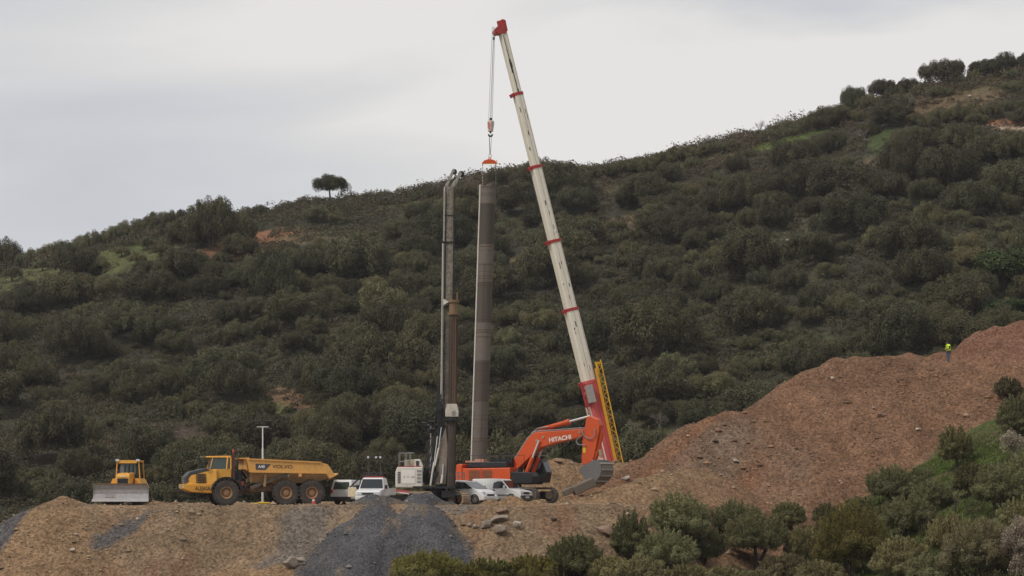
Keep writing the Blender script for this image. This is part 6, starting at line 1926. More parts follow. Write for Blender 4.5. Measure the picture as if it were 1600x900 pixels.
def hill_variant(seed, kind):
    rng = np.random.default_rng(seed)
    if kind == 'oak':
        V, Q, C = crown_np(rng, 4.0, 5.0, -0.4, 120, 30000, 0.15, [(0.049, 0.051, 0.029), (0.092, 0.091, 0.049)], 0.75, lobe=(0.10, 0.24), spread=0.84, jit=0.34)
    elif kind == 'olive':
        V, Q, C = crown_np(rng, 2.5, 3.2, -0.1, 60, 14000, 0.13, [(0.088, 0.092, 0.052), (0.148, 0.147, 0.082)], 0.55, lobe=(0.13, 0.28), spread=0.82, jit=0.38)
    elif kind == 'shrub':
        V, Q, C = crown_np(rng, 3.0, 2.9, -0.5, 80, 18000, 0.14, [(0.066, 0.069, 0.038), (0.122, 0.120, 0.064)], 0.7, lobe=(0.10, 0.24), spread=0.88, jit=0.36)
    elif kind == 'pine':
        V, Q, C = crown_np(rng, 4.4, 3.6, 0.8, 36, 12000, 0.25, [(0.026, 0.048, 0.013), (0.055, 0.085, 0.020)], 0.7, up=0.8, lobe=(0.17, 0.32))
    mb = limbs(rng, 4.0 if kind in ('oak', 'pine') else 2.5, 1.0, 3.0, 0.22, 4)
    bm = bmesh.new()
    vs = [bm.verts.new(p) for p in mb.v]
    for f in mb.f:
        bm.faces.new([vs[i] for i in f])
    bmesh.ops.triangulate(bm, faces=bm.faces)
    tv = np.array([v.co[:] for v in bm.verts]); bm.verts.index_update()
    tf = np.array([[v.index for v in f.verts] for f in bm.faces]); bm.free()
    tq = np.concatenate([tf, tf[:, 2:3]], 1)
    trunk = np_mesh('trunk', tv, tf, [BARK])
    crown = np_mesh('crown', V, Q, [LEAF], C)
    return trunk, crown

VAR = {'oak': [hill_variant(100 + i, 'oak') for i in range(7)], 'olive': [hill_variant(200 + i, 'olive') for i in range(5)],
       'shrub': [hill_variant(300 + i, 'shrub') for i in range(6)], 'pine': [hill_variant(400 + i, 'pine') for i in range(2)]}
def true_size(v):
    co = np.array([q.co[:] for q in v[1].vertices])
    return 2 * np.percentile(np.hypot(co[:, 0], co[:, 1]), 96), np.percentile(co[:, 2], 99)
BASE = {k_: [true_size(v) for v in vs_] for k_, vs_ in VAR.items()}
NAME = {'oak': 'holm_oak', 'olive': 'olive_tree', 'shrub': 'shrub', 'pine': 'pine_tree'}
placed = []          # (x, y, radius) on the hillside
vi = 0
def hill_tree(kind, px, py, w, h, label, group, parts=False, crest=False):
    global vi
    h = h * (1.0 if parts else 0.92)
    p = hill_at(px, py)
    if crest: p = Vector(((px - 800) * 478 / F, 478, float(hill_z((px - 800) * 478 / F, 478.0))))
    k = p.y / F
    on_crest = p.y > 470
    if on_crest and not parts: h *= 1.18
    p = p - Vector((0, 0, ((0.10 if on_crest else 0.04) if parts else (0.30 if on_crest else 0.08)) * h * k))
    tr, cr_ = VAR[kind][vi % len(VAR[kind])]
    bw, bh = BASE[kind][vi % len(VAR[kind])]; vi += 1
    sx = w * k / bw; sz = h * k / bh
    rz = random.uniform(0, 6.28)
    cat = 'shrub' if kind == 'shrub' else 'tree'
    if parts:
        root = thing(NAME[kind], p, rz, label, cat, group)
        root.scale = (sx, sx, sz)
        link('trunk', tr, root); link('crown', cr_, root)
    else:
        root = link(NAME[kind], cr_, None, p)
        root.rotation_euler = (0, 0, rz); a_ = random.uniform(0.80, 1.22); root.scale = (sx * a_, sx / a_, sz)
        tag(root, label, cat, group)
    placed.append((p.x, p.y, w * k * 0.5))
    return root

GO, GL, GS = 'holm oaks on the far hillside', 'olive trees on the far hillside', 'shrubs on the far hillside'
T = [  # kind, px, base py, width, height, label, parts
    ('oak', 292, 392, 64, 58, 'left part of the great dark oak clump above the bulldozer', False),
    ('oak', 332, 392, 84, 82, 'tallest dark oak of the great clump above the dump truck cab', True),
    ('oak', 370, 384, 58, 56, 'right part of the great dark oak clump beside the green meadow', False),
    ('oak', 633, 378, 64, 42, 'round dark oak alone in the heath left of the drill mast', False),
    ('oak', 558, 446, 112, 92, 'big broad dark oak below the heath between truck and mast', False),
    ('oak', 425, 474, 78, 98, 'tall dark oak below the bare red bank above the dump truck', False),
    ('oak', 408, 322, 26, 18, 'small dark oak on the skyline right of the green meadow', False),
    ('oak', 1333, 164, 42, 42, 'very dark compact oak on the skyline right of the middle', False),
    ('oak', 1380, 140, 46, 30, 'spreading skyline tree with open trunk, second from the very dark oak', True),
    ('oak', 1418, 136, 40, 24, 'low skyline tree between two taller ones on the right', False),
    ('oak', 1472, 122, 76, 40, 'widest flat-topped tree on the right skyline', True),
    ('oak', 1545, 108, 62, 30, 'low wide tree on the right skyline left of the last tall one', False),
    ('oak', 1570, 104, 36, 34, 'upright tree on the right skyline near the picture edge', True),
    ('oak', 1600, 98, 24, 26, 'skyline tree cut by the right edge', True),
    ('oak', 1412, 292, 74, 92, 'tall dark oak below the steep green patch on the right slope', False),
    ('oak', 1484, 296, 92, 66, 'wide dark oak next to the tall one on the right slope', True),
    ('oak', 1325, 322, 128, 78, 'widest dark oak of the right slope, beside the stony clearing', False),
    ('oak', 1578, 330, 92, 78, 'dark oak with visible trunk at the right edge above the pines', True),
    ('oak', 1206, 336, 62, 42, 'dark oak at the top of the stony clearing', False),
    ('oak', 1168, 312, 50, 38, 'dark oak above the stony clearing toward the boom', False),
    ('oak', 1156, 424, 74, 52, 'dark oak at the left border of the stony clearing', False),
    ('oak', 1084, 394, 46, 40, 'dark oak alone on the grassy slope right of the crane boom', False),
    ('oak', 1050, 348, 82, 52, 'broad dark oak high between the boom and the stony clearing', False),
    ('oak', 900, 332, 70, 44, 'dark oak just right of the boom below the skyline heath', False),
    ('oak', 851, 274, 18, 26, 'small dark oak touching the boom on the skyline', False),
    ('oak', 776, 290, 34, 28, 'small dark oak on the skyline under the spreader beam', False),
    ('shrub', 800, 278, 46, 22, 'rounded heath bush on the skyline between spreader beam and boom', False),
    ('oak', 1345, 560, 80, 50, 'dark oak just over the left top of the spoil heap', False),
    ('pine', 1568, 455, 100, 66, 'bright green umbrella pine at the right edge, upper one', True),
    ('pine', 1592, 506, 112, 46, 'bright green umbrella pine behind the spoil heap, lower one', False),
    ('shrub', 195, 603, 62, 44, 'yellow-green bush glowing out of the dark left slope', False),
    ('olive', 600, 505, 90, 72, 'large grey-green olive beside the green glade left of the mast', False),
    ('olive', 640, 470, 60, 40, 'grey-green olive above the large one by the glade', False),
    ('oak', 715, 690, 60, 46, 'dark oak low behind the drill mast foot', False),
    ('oak', 545, 660, 90, 52, 'dark rounded oak beside the small bare earth patch low on the slope', False),
    ('oak', 1425, 236, 56, 40, 'green oak under the olive row on the right slope', False),
    ('shrub', 1505, 234, 78, 44, 'wide grey-green bush below the dirt road on the right', False),
]
for t_ in T:
    g_ = {'oak': GO, 'olive': GL, 'shrub': GS, 'pine': 'umbrella pines at the right edge'}[t_[0]]
    hill_tree(t_[0], t_[1], t_[2], t_[3], t_[4], t_[5], g_, t_[6], crest=(t_[2] < np.interp(t_[1], SKYLINE[:, 0], SKYLINE[:, 1]) + 1))

def open_tree(px, py, w, h, label, seed):
    p = hill_at(px, py); k = p.y / F
    rng = np.random.default_rng(seed)
    Rw, H = w * k * 0.5, h * k
    root = thing('holm_oak', p, 0, label, 'tree', GO)
    V, Q, Cc = crown_np(rng, Rw * 0.98, H * 1.0, H * 0.10, 60, 21000, 0.17, [(0.040, 0.048, 0.022), (0.080, 0.084, 0.038)], 0.7, lobe=(0.17, 0.36), spread=0.78, jit=0.4)
    limbs(rng, Rw, H * 0.30, H * 0.6, 0.17, 6).build('trunk', BARK, root)
    link('crown', np_mesh('crown', V, Q, [LEAF], Cc), root)
    placed.append((p.x, p.y, Rw))
open_tree(517, 310, 58, 42, 'lone round tree standing free on the skyline left of the drill mast', 901)
hill_tree('oak', 8, 412, 60, 58, 'tall dark tree cut by the left edge on the skyline', GO)

def row(kind, pts, label, group, parts=True):
    for px, py, w, h in pts: hill_tree(kind, px, py, w, h, label, group, parts)
row('olive', [(40, 416, 36, 26), (62, 409, 42, 29), (84, 404, 44, 31), (104, 399, 40, 29), (128, 393, 42, 31), (150, 387, 48, 32), (176, 379, 42, 31),
              (200, 371, 46, 32), (226, 363, 42, 31), (246, 357, 42, 32), (268, 352, 36, 28)], 'olive tree of the row along the left skyline', GL, False)
row('olive', [(20, 440, 32, 24), (94, 430, 32, 26), (116, 432, 22, 20), (156, 428, 38, 28), (190, 402, 26, 18), (228, 392, 30, 22),
              (214, 416, 30, 20), (66, 424, 28, 18), (132, 410, 24, 18), (250, 402, 26, 20)], 'olive tree standing in the grassy field at the upper left', GL)
row('olive', [(1468, 196, 40, 26), (1498, 192, 34, 28), (1524, 190, 38, 30), (1552, 188, 34, 30), (1584, 182, 36, 28), (1450, 205, 36, 22)],
    'olive tree of the row above the dirt road on the right', GL)
row('oak', [(222, 428, 36, 24), (262, 434, 42, 30), (215, 464, 54, 36), (275, 468, 52, 34), (325, 464, 60, 42), (62, 470, 72, 36), (18, 484, 46, 32), (150, 472, 48, 30)],
    'dark oak under the olive field on the left slope', GO, False)
row('shrub', [(655, 312, 30, 16), (680, 308, 34, 18), (905, 282, 52, 26), (944, 279, 56, 24), (990, 272, 62, 28), (1036, 260, 54, 24), (1072, 250, 58, 24), (1112, 242, 50, 22),
            (1150, 232, 44, 16), (1205, 218, 40, 18), (1242, 208, 48, 24), (1268, 200, 44, 24)], 'dark bushy shrub on the skyline between mast and the right slope trees', GS, False)
row('shrub', [(1318, 182, 34, 20), (1352, 168, 40, 24), (1398, 152, 34, 22), (1438, 146, 36, 20), (1500, 132, 40, 20), (1524, 126, 30, 20), (1410, 168, 44, 22), (1580, 124, 36, 18), (1470, 152, 36, 18)],
    'bushy shrub just under the trees of the right skyline', GS, False)
hill_tree('oak', 1297, 200, 58, 40, 'rounded dark oak leaning over the ridge left of the very dark compact one', GO)

# bare trees
def bare_tree(px, py, w, h, label, seed, crest=False, blossom=None, on='hill', group=None, depth=4, material=None):
    p = hill_at(px, py) if on == 'hill' else ground_at(px, py)
    k = p.y / F
    rng = np.random.default_rng(seed)
    mb, tips = twig_mesh('trunk', rng, h * k, w * k * 0.5, 0.022 * h * k + 0.03, TWIG, depth)
    root = thing('bare_tree' if blossom is None else 'almond_tree', p, 0, label, 'tree', group)
    mb.build('trunk', material or TWIG, root)
    if blossom is not None:
        per = 16
        c = np.repeat(np.array([t[:] for t in tips]), per, 0)
        n_ = len(c)
        c = c + rng.normal(size=(n_, 3)) * 0.12
        t1 = rng.normal(size=(n_, 3)); t1 /= np.linalg.norm(t1, axis=1)[:, None]
        t2 = np.cross(t1, rng.normal(size=(n_, 3))); t2 /= np.linalg.norm(t2, axis=1)[:, None]
        s = 0.035 * rng.uniform(0.6, 1.4, n_)[:, None]
        V = np.stack([c - t1 * s, c - t2 * s, c + t1 * s, c + t2 * s], 1)
        C = np.array(blossom) * rng.uniform(0.6, 1.2, (n_, 1))
        link('crown', np_mesh('crown', V.reshape(-1, 3), np.arange(n_ * 4).reshape(-1, 4), [LEAF], np.repeat(C, 4, 0)), root)
    return root
GB = 'leafless trees on the far hillside'
bare_tree(686, 304, 40, 30, 'leafless grey tree on the skyline left of the mast head', 1, group=GB)
bare_tree(735, 298, 36, 28, 'leafless grey tree on the skyline between mast head and casing pipe', 2, group=GB)
bare_tree(822, 280, 24, 24, 'leafless reddish tree on the skyline left of the boom', 3, group=GB)
bare_tree(252, 352, 34, 24, 'leafless reddish tree on the left skyline beside the oak clump', 4, group=GB)
bare_tree(1188, 214, 34, 30, 'pale leafless tree on the skyline above the green glade', 5, group=GB)
bare_tree(1416, 182, 62, 40, 'leafless brown tree below the right skyline trees', 6, group=GB)
bare_tree(1370, 158, 56, 36, 'pale leafless thicket left of the skyline trees', 7, group=GB)
bare_tree(1520, 506, 30, 36, 'pale dead tree standing in front of the green pines', 8, group=GB)
bare_tree(1350, 225, 60, 30, 'leafless grey almond by the green glade on the right', 9, group=GB)
bare_tree(1290, 240, 44, 30, 'leafless grey almond left of the green glade on the right', 10, group=GB)
bare_tree(930, 300, 40, 22, 'pinkish leafless bush high right of the boom', 11, group=GB)
bare_tree(985, 690, 60, 46, 'leafless tree behind the earth bank right of the yellow jib', 12, group=GB)
bare_tree(1030, 680, 46, 40, 'leafless tree on the dry slope left of the spoil heap', 13, group=GB)

# the rest of the wood
def zone(px, py):
    lo = py > 520
    if px < 300: return 'on the left slope behind the bulldozer, low down' if lo else 'on the upper left slope below the olive field'
    if px < 560: return 'on the slope above the dump truck, low down' if lo else 'on the heath slope high above the dump truck'
    if px < 745: return 'on the lower slope left of the drill mast' if lo else 'on the upper slope left of the drill mast'
    if px < 930: return 'on the lower slope between casing pipe and crane boom' if lo else 'on the upper slope between casing pipe and crane boom'
    if px < 1280: return 'on the lower slope right of the crane boom' if lo else 'on the upper slope right of the crane boom'
    return 'on the slope just above the spoil heap' if py > 400 else 'on the upper slope at the far right'
rr = random.Random(11)
cnt = {'oak': 0, 'shrub': 0, 'olive': 0}
def density(px, py):
    """how wooded the slope is"""
    d = 0.85
    if px < 480 and py > 520: d = 0.30 + 0.30 * (px / 480)
    if px < 480 and py <= 520: d = 0.75
    sk = float(np.interp(px, SKYLINE[:, 0], SKYLINE[:, 1]))
    if py < sk + 75: d = 0.20
    if 470 < px < 660 and py < 400: d = 0.10
    if 880 < px < 1120 and 320 < py < 470: d = 0.55
    if 1000 < px < 1290 and 380 < py < 520: d = 0.60
    if px > 1120 and py > 500: d = 1.0
    if 1050 < px < 1500 and sk < py < 260: d = 0.28
    d *= 0.15 + 0.85 * float(sstep(-0.45, 0.12, fbm(np.array(px / 75.0), np.array(py / 48.0), 131, 3)))
    return d * (1 - 0.97 * float(clear_amount(np.array(px), np.array(py))))
for i in range(26000):
    px = rr.uniform(-60, 1660)
    sk = float(np.interp(px, SKYLINE[:, 0], SKYLINE[:, 1]))
    py = rr.uniform(sk + 6, 800)
    if px > 1000:
        hs = float(np.interp(px, [1000, 1110, 1200, 1300, 1480, 1600], [740, 660, 640, 575, 570, 520]))
        if py > hs + 25: continue
    u = rr.random()
    if rr.random() > density(px, py): continue
    if cnt['oak'] + cnt['shrub'] + cnt['olive'] > 640: break
    big = rr.random()
    cl_ = float(fbm(np.array(px / 60.0), np.array(py / 40.0), 141, 3))
    u = min(1.0, max(0.0, u - 0.30 * cl_))
    kind = 'oak' if u < 0.50 else ('shrub' if u < 0.76 else 'olive')
    if cnt['olive'] >= 250 and kind == 'olive': kind = 'shrub'
    if px < 480 and py > 540: kind = 'shrub' if u > 0.22 else 'oak'
    if cnt['oak'] >= 215 and kind == 'oak': kind = 'shrub' if rr.random() < 0.6 else 'olive'
    if cnt['shrub'] >= 285 and kind == 'shrub': continue
    p = hill_at(px, py)
    k = p.y / F
    wm = {'oak': 4.2 + 6.3 * rr.random() ** 1.3, 'shrub': 1.7 + 2.9 * rr.random() ** 1.5, 'olive': 2.2 + 3.8 * rr.random() ** 1.6}[kind]
    r_ = wm * 0.5
    if any((p.x - q[0]) ** 2 + ((p.y - q[1]) * 0.62) ** 2 < ((0.48 if kind == 'oak' else 0.6) * (r_ + q[2])) ** 2 for q in placed): continue
    hm_ = wm * {'oak': rr.uniform(0.60, 0.88), 'shrub': rr.uniform(0.45, 0.7), 'olive': rr.uniform(0.6, 0.85)}[kind]
    if py < sk + 16: hm_ *= 0.6
    nm_ = {'oak': 'dark evergreen oak ', 'shrub': 'rounded evergreen shrub ', 'olive': 'grey-green wild olive '}[kind]
    hill_tree(kind, px, py, wm / k, hm_ / k, nm_ + zone(px, py), {'oak': GO, 'shrub': GS, 'olive': GL}[kind])
    cnt[kind] += 1
print('hill trees', cnt, len(placed))

# low scrub that covers the hillside between the trees: nobody could count it
def scrub():
    rng = np.random.default_rng(12)
    N = 30000
    Y = 256 + 226 * rng.random(N) ** 0.85
    Y[:2600] = rng.uniform(468, 483, 2600)          # the bushes that make the fuzzy skyline
    px = rng.uniform(-160, 1760, N)
    crest = np.arange(N) < 2600
    X = (px - 800) * Y / F
    z = hill_z(X, Y)
    P, Q = pxy(X, Y, z)
    cl = clear_amount(P, Q)
    open_ = 0.55 + 0.45 * sstep(-0.4, 0.5, fbm(X / 10, Y / 10, 111))
    gl = np.zeros(N)
    for p_ in PATCH:
        if p_[5][1] > p_[5][0] * 1.05: gl = np.maximum(gl, 1 - sstep(0.6, 1.25, patch_w(P, Q, p_)))
    gl = np.where(crest, 0.2 * gl, gl)
    keep = (rng.random(N) < open_ * (1 - np.maximum(np.where(crest, 0.2, 0.66) * cl, 0.95 * gl))) & ~(crest & (px < 250) & (rng.random(N) < 0.25))
    # nothing behind the spoil heap or deep under a tree
    tr = np.array(placed)
    X, Y, z, P, Q, crest = X[keep], Y[keep], z[keep], P[keep], Q[keep], crest[keep]
    hid = np.zeros(len(X), bool)
    for a in range(0, len(X), 2000):
        d2 = (X[a:a + 2000, None] - tr[None, :, 0]) ** 2 + (Y[a:a + 2000, None] - tr[None, :, 1]) ** 2
        hid[a:a + 2000] = (d2 < (tr[None, :, 2] * 0.6) ** 2).any(1)
    hs = np.interp(P, [1000, 1110, 1200, 1300, 1480, 1600, 1700], [740, 660, 640, 575, 570, 520, 480])
    hid |= (P > 1000) & (Q > hs + 30)
    X, Y, z, P, Q, crest = X[~hid], Y[~hid], z[~hid], P[~hid], Q[~hid], crest[~hid]
    n_ = len(X)
    per = 96
    r = (rng.uniform(0.45, 1.45, n_) + crest * rng.uniform(0, 0.9, n_)) * (0.75 + 0.4 * sstep(-0.3, 0.5, fbm(X / 6, Y / 6, 112)))
    hgt = r * rng.uniform(0.7, 1.25, n_)
    d = rng.normal(size=(n_, per, 3)); d[..., 2] = np.abs(d[..., 2]) + 0.05
    d /= np.linalg.norm(d, axis=2)[..., None]
    rad = rng.uniform(0.78, 1.06, (n_, per, 1)) * (0.82 + 0.26 * rng.random((n_, per, 1)))
    c = d * rad * np.stack([r, r, hgt], -1)[:, None] + np.stack([X, Y, z - 0.1], -1)[:, None]
    nrm = d + rng.normal(size=d.shape) * 0.5; nrm /= np.linalg.norm(nrm, axis=2)[..., None]
    t1 = np.cross(nrm, rng.normal(size=d.shape)); t1 /= np.linalg.norm(t1, axis=2)[..., None] + 1e-9
    t2 = np.cross(nrm, t1)
    s = (0.07 + 0.06 * r)[:, None, None] * rng.uniform(0.6, 1.35, (n_, per, 1))
    a = t1 * s; b = t2 * s * 0.6
    V = np.stack([c - a, c - b, c + a, c + b], 2).reshape(-1, 3)
    pal = np.array([(0.056, 0.058, 0.034), (0.072, 0.062, 0.046), (0.090, 0.086, 0.052), (0.044, 0.047, 0.027), (0.092, 0.075, 0.054)])
    f1 = fbm(X / 14, Y / 14, 113); f2 = fbm(X / 5, Y / 5, 114)
    w = np.stack([0.6 + 0 * f1, np.clip(0.2 + f1, 0, 1), np.clip(0.3 + f2, 0, 1), np.clip(0.3 - f1, 0, 1), np.clip(f2 - 0.25, 0, 1)], -1)
    upr = sstep(150, 40, Q - np.interp(P, SKYLINE[:, 0], SKYLINE[:, 1])) * sstep(420, 900, P)
    w[:, 1] += 0.7 * upr; w[:, 4] += 1.1 * upr
    w = w * rng.uniform(0.3, 1, w.shape); w /= w.sum(1)[:, None]
    col = (w @ pal) * rng.uniform(0.75, 1.25, (n_, 1))
    C = np.repeat(np.repeat(col, per, 0) * rng.uniform(0.75, 1.25, (n_ * per, 1)), 4, 0)
    o = link('scrub', np_mesh('scrub', V, np.arange(len(V)).reshape(-1, 4), [LEAF], C))
    tag(o, 'low heath scrub covering the hillside between the trees', 'scrub', kind='stuff')
    print('scrub bushes', n_)
scrub()

# pale stones lying on the hillside clearings
def hill_rock(px, py, w, label, seed):
    p = hill_at(px, py)
    boulder(px, py, w, w * 0.6, ROCK_P, label, seed, Y=p.y, group='pale rocks on the far hillside')
hill_rock(255, 668, 8, 'white rock in the scrub right above the bulldozer, left of a pair', 31)
hill_rock(269, 668, 7, 'white rock in the scrub right above the bulldozer, right of a pair', 32)
hill_rock(1280, 343, 11, 'largest pale rock on the stony clearing', 33)
hill_rock(1251, 339, 7, 'pale rock left of the largest on the stony clearing', 34)
hill_rock(1296, 360, 7, 'pale rock below the largest on the stony clearing', 35)
hill_rock(1558, 238, 14, 'orange-pale rock under the dirt road on the right', 36)
hill_rock(1230, 378, 8, 'grey rock in the middle of the stony clearing', 37)
hill_rock(1226, 393, 7, 'grey rock low on the stony clearing', 38)
hill_rock(1125, 327, 9, 'flat pale rock above the stony clearing', 39)
hill_rock(1515, 153, 12, 'pale rock on the bare slope under the right skyline', 40)

# foreground bushes and trees
FOL = {
    'olive': [(0.122, 0.126, 0.066), (0.198, 0.196, 0.106)],
    'dark': [(0.096, 0.102, 0.050), (0.155, 0.158, 0.078)],
    'yellow': [(0.110, 0.114, 0.034), (0.185, 0.176, 0.058)],
    'pale': [(0.140, 0.140, 0.072), (0.225, 0.215, 0.122)],
    'grey': [(0.110, 0.108, 0.066), (0.165, 0.156, 0.096)],
}
def front_tree(name, px, py, w, h, style, label, seed, plumes=0.4, trunk=0.10, group=None, Y=None):
    w *= 1.04; h *= 0.96
    p = ground_at(px, py) if Y is None else Vector(((px - 800) * Y / F, Y, float(ground_z((px - 800) * Y / F, Y))))
    k = p.y / F
    rng = np.random.default_rng(seed)
    Rw, H = w * k * 0.5, h * k
    z0 = H * trunk
    nleaf = int(min(26000, 2600 * Rw * (H + Rw) * 0.8))
    root = thing(name, p, 0, label, 'tree' if 'tree' in name or 'oak' in name else 'bush', group)
    V, Q, C = crown_np(rng, Rw * 1.0, H * 1.0 - z0, z0 - 0.05 * H, 70, int(nleaf * 1.9), 0.10, FOL[style], 0.4, up=0.25, fill=0.3, lobe=(0.11, 0.27), spread=0.84, jit=0.4)
    plumes = max(plumes, 0.3 if name == 'olive_tree' else 0.45)
    if plumes > 0:
        V2, Q2, C2 = plume_np(rng, Rw * 0.95, H - z0, z0, int(80 + 80 * Rw), int(70 + 120 * plumes * 1.5), 0.12, FOL[style])
        Q = np.concatenate([Q, Q2 + len(V)]); V = np.concatenate([V, V2]); C = np.concatenate([C, C2 * 1.1])
    limbs(rng, Rw, max(z0, 0.1), H - z0, 0.055 * Rw + 0.05, 4).build('trunk', BARK, root)
    link('crown', np_mesh('crown', V, Q, [LEAF], C), root)
    return root
GF = 'bushes along the foot of the slope'
front_tree('bush', 985, 884, 66, 82, 'dark', 'dark bush left of the trees, under the reddish boulder', 1, 0.3, 0.05, GF)
front_tree('olive_tree', 1062, 852, 96, 80, 'olive', 'tall olive tree standing highest against the foot of the spoil heap', 2, 0.4, 0.12, GF)
front_tree('olive_tree', 1040, 900, 100, 72, 'olive', 'olive tree in front of the tall one at the bottom', 3, 0.5, 0.1, GF)
front_tree('olive_tree', 1150, 842, 76, 58, 'olive', 'olive tree behind the one with the twin trunk', 4, 0.35, 0.1, GF)
front_tree('olive_tree', 1182, 890, 104, 90, 'olive', 'olive tree with a dark twin trunk in the small grass patch', 5, 0.3, 0.28, GF)
front_tree('bush', 1232, 826, 54, 40, 'dark', 'small dark bush at the foot of the spoil heap', 6, 0.2, 0.05, GF)
front_tree('olive_tree', 1258, 884, 66, 62, 'olive', 'dark olive tree between the twin-trunk olive and the yellow-green bush', 7, 0.3, 0.12, GF)
front_tree('bush', 1332, 902, 116, 116, 'yellow', 'large yellow-green bush at the bottom right of the middle', 8, 0.6, 0.05, GF)
front_tree('bush', 1408, 915, 92, 74, 'pale', 'pale silvery bush at the bottom, right of the yellow-green one', 9, 0.9, 0.05, GF)
front_tree('bush', 1226, 912, 84, 46, 'grey', 'low grey bush at the bottom edge right of the twin trunk', 10, 0.6, 0.05, GF)
front_tree('olive_tree', 1392, 788, 84, 58, 'olive', 'leaning olive tree at the right lower edge of the spoil heap', 11, 0.35, 0.12, GF)
front_tree('bush', 1340, 806, 44, 30, 'olive', 'low dark olive shoot left of the leaning olive', 28, 0.35, 0.05, GF)
front_tree('oak_tree', 1493, 735, 56, 68, 'dark', 'upright dark green oak on the grass strip beside the spoil heap', 12, 0.2, 0.12, GF)
front_tree('bush', 1516, 776, 54, 52, 'dark', 'dark bush on the grass right of the pruned tree', 13, 0.2, 0.05, GF)
front_tree('bush', 1590, 694, 66, 76, 'olive', 'large olive bush on the right edge above the grass', 14, 0.4, 0.05, GF)
front_tree('bush', 1575, 622, 44, 32, 'grey', 'small dry bush growing on the spoil heap at the right', 15, 0.4, 0.02, GF)
front_tree('olive_tree', 1420, 838, 88, 62, 'olive', 'olive tree under the leaning olive, over the pale bush', 16, 0.35, 0.1, GF)
front_tree('bush', 1482, 872, 74, 66, 'olive', 'dark olive bush right of the pale silvery one', 17, 0.4, 0.05, GF)
front_tree('olive_tree', 1562, 806, 86, 80, 'olive', 'olive tree on the bare ground right of the pruned tree', 18, 0.3, 0.15, GF)
front_tree('bush', 1530, 905, 120, 90, 'grey', 'broad grey-green bush left of the blossoming almond', 19, 0.6, 0.05, GF)
front_tree('bush', 1600, 770, 60, 60, 'pale', 'pale shoots at the right edge above the olive', 20, 0.7, 0.03, GF)
front_tree('bush', 668, 915, 116, 52, 'yellow', 'yellow-green bush at the bottom of the gravel', 21, 0.6, 0.02, GF)
front_tree('bush', 762, 918, 90, 44, 'yellow', 'low green bush at the bottom between gravel and dark bush', 22, 0.8, 0.02, GF)
front_tree('bush', 898, 905, 92, 66, 'dark', 'dark bush in the middle of the bottom edge', 23, 0.4, 0.04, GF)
front_tree('bush', 832, 916, 84, 48, 'yellow', 'low greenish bush left of the dark bush on the bottom edge', 24, 0.8, 0.02, GF)
front_tree('bush', 955, 916, 80, 46, 'pale', 'low pale bush right of the dark bush on the bottom edge', 25, 0.8, 0.02, GF)
front_tree('bush', 1120, 918, 90, 30, 'pale', 'low pale shoots at the bottom edge left of the twin trunk', 26, 0.9, 0.02, GF)
front_tree('bush', 1290, 822, 40, 34, 'olive', 'small olive shoot just behind the yellow-green bush', 27, 0.5, 0.05, GF)
front_tree('bush', 1545, 748, 34, 22, 'grey', 'little grey bush on the grass strip', 29, 0.3, 0.02, GF)
front_tree('bush', 1462, 798, 30, 18, 'grey', 'tiny dry bush left of the pruned tree', 30, 0.3, 0.02, GF)
for q_, (px_, w_, h_, st_, lb_) in enumerate([(1000, 90, 46, 'pale', 'pale bush on the bottom edge under the front olive tree'), (1075, 80, 34, 'olive', 'low olive bush on the bottom edge between front olive and twin trunk'),
        (1180, 70, 26, 'pale', 'low pale shoots right under the twin trunk on the bottom edge'), (1282, 80, 40, 'pale', 'pale bush on the bottom edge below the yellow-green bush'),
        (1460, 90, 52, 'pale', 'pale feathery bush on the bottom edge right of the silvery one'), (722, 80, 34, 'yellow', 'low yellowish bush on the bottom edge right of the gravel')]):
    front_tree('bush', px_, 918, w_, h_, st_, lb_, 60 + q_, 0.9, 0.02, GF)
front_tree('bush', 1455, 800, 70, 46, 'olive', 'olive bush in the hollow between leaning olive and pruned tree', 70, 0.5, 0.04, GF)
front_tree('bush', 1100, 880, 70, 56, 'olive', 'olive bush filling the gap left of the twin trunk', 71, 0.5, 0.04, GF)
front_tree('bush', 1590, 850, 70, 70, 'olive', 'tall olive bush at the right edge above the blossoming almond', 72, 0.5, 0.04, GF)
bare_tree(1588, 905, 92, 96, 'blossoming almond tree in the bottom right corner', 41, blossom=(0.42, 0.36, 0.33), on='ground', depth=5)
bare_tree(1588, 735, 60, 66, 'blossoming almond twigs on the right edge below the large olive bush', 42, blossom=(0.36, 0.33, 0.28), on='ground', depth=4)
bare_tree(1492, 802, 34, 40, 'small pruned bare tree with dark forked trunk on the grass', 43, on='ground', depth=2, material=BARK)

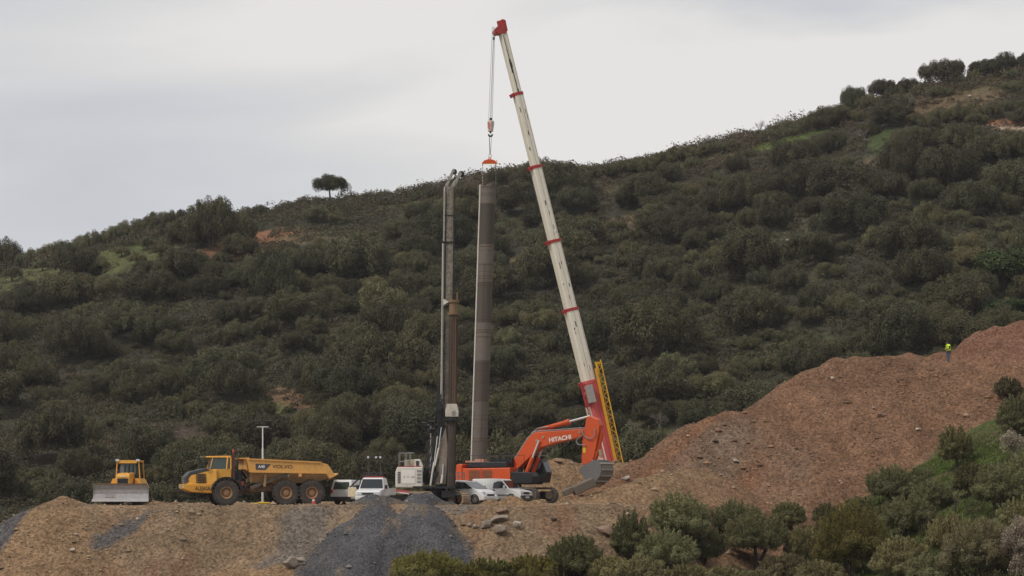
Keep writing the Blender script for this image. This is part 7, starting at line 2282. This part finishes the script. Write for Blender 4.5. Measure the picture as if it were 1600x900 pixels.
# short grass on the natural ground in front
def grass():
    rng = np.random.default_rng(5)
    N = 120000
    Y = rng.uniform(132, 192, N); px = rng.uniform(1000, 1660, N)
    X = (px - 800) * Y / F
    n, b, h, e = layers(X, Y)
    ok = (n > np.maximum(np.maximum(b, h), e) + 0.05) & (fbm(X / 2.2, Y / 2.2, 86) < 0.45 + rng.uniform(-0.3, 0.3, N))
    X, Y = X[ok], Y[ok]; z = ground_z(X, Y)
    n_ = len(X)
    a = rng.uniform(0, 6.28, n_); hh = rng.uniform(0.06, 0.22, n_); w = rng.uniform(0.03, 0.07, n_)
    c = np.stack([X, Y, z - 0.01], -1)
    s = np.stack([np.cos(a) * w, np.sin(a) * w, 0 * a], -1)
    t = np.stack([rng.normal(size=n_) * 0.05, rng.normal(size=n_) * 0.05, hh], -1)
    V = np.stack([c - s, c + s, c + t], 1)
    C = np.array((0.062, 0.098, 0.020)) * rng.uniform(0.6, 1.5, (n_, 1)) + rng.random((n_, 1)) * np.array((0.03, 0.02, 0.008))
    o = link('grass', np_mesh('grass', V.reshape(-1, 3), np.arange(n_ * 3).reshape(-1, 3), [LEAF], np.repeat(C, 3, 0)))
    tag(o, 'short green grass on the natural slope at the lower right', 'grass', kind='stuff')
grass()

# knee-high undergrowth between the foreground trees
def undergrowth():
    rng = np.random.default_rng(15)
    N = 3000
    Y = rng.uniform(134, 190, N); px = rng.uniform(560, 1680, N)
    X = (px - 800) * Y / F
    n, b, h, e = layers(X, Y)
    ok = (n > np.maximum(np.maximum(b, h), e) - 0.15) & (rng.random(N) < 0.25 + 0.75 * sstep(-0.1, 0.5, fbm(X / 3.5, Y / 3.5, 121)))
    z = ground_z(X, Y)
    P, Q = pxy(X, Y, z)
    glade = (np.abs(P - 1210) < 40) & (Q > 850) | (((P - 1500) / 70) ** 2 + ((Q - 740 + (P - 1500) * 0.55) / 26) ** 2 < 1)
    ok &= ~glade
    X, Y, z = X[ok], Y[ok], z[ok]
    n_ = len(X); per = 260
    r = 0.16 + 0.72 * rng.random(n_) ** 2; hgt = r * rng.uniform(0.8, 1.7, n_)
    d = rng.normal(size=(n_, per, 3)); d[..., 2] = np.abs(d[..., 2]) + 0.05
    d /= np.linalg.norm(d, axis=2)[..., None]
    c = d * rng.uniform(0.5, 1.15, (n_, per, 1)) * np.stack([r, r, hgt], -1)[:, None] + np.stack([X, Y, z - 0.05], -1)[:, None]
    t1 = d * 0.6 + np.array((0, 0, 0.8)) + rng.normal(size=d.shape) * 0.35; t1 /= np.linalg.norm(t1, axis=2)[..., None] + 1e-9
    t2 = np.cross(t1, rng.normal(size=d.shape)); t2 /= np.linalg.norm(t2, axis=2)[..., None] + 1e-9
    s = 0.075 * rng.uniform(0.6, 1.4, (n_, per, 1))
    V = np.stack([c - t1 * s, c - t2 * s * 0.3, c + t1 * s, c + t2 * s * 0.3], 2).reshape(-1, 3)
    pal = np.array([(0.075, 0.080, 0.036), (0.100, 0.085, 0.055), (0.115, 0.115, 0.066), (0.045, 0.055, 0.022)])
    w = rng.random((n_, 4)) ** 2; w /= w.sum(1)[:, None]
    C = np.repeat(np.repeat((w @ pal), per, 0) * rng.uniform(0.7, 1.3, (n_ * per, 1)), 4, 0)
    o = link('undergrowth', np_mesh('undergrowth', V, np.arange(len(V)).reshape(-1, 4), [LEAF], C))
    tag(o, 'knee-high undergrowth between the trees at the lower right', 'undergrowth', kind='stuff')
undergrowth()

# the moist air over the valley
def haze():
    m = bpy.data.materials.new('haze'); m.use_nodes = True
    nt = m.node_tree; nt.nodes.clear()
    o = nt.nodes.new('ShaderNodeOutputMaterial'); v = nt.nodes.new('ShaderNodeVolumePrincipled')
    v.inputs['Color'].default_value = (0.86, 0.86, 0.90, 1)
    v.inputs['Density'].default_value = HAZE
    nt.links.new(v.outputs[0], o.inputs['Volume'])
    b = MB().box((0, 310, 45), (1100, 780, 140))
    h = b.build('haze', m)
    tag(h, kind='stuff')
HAZE = 0.00009
haze()
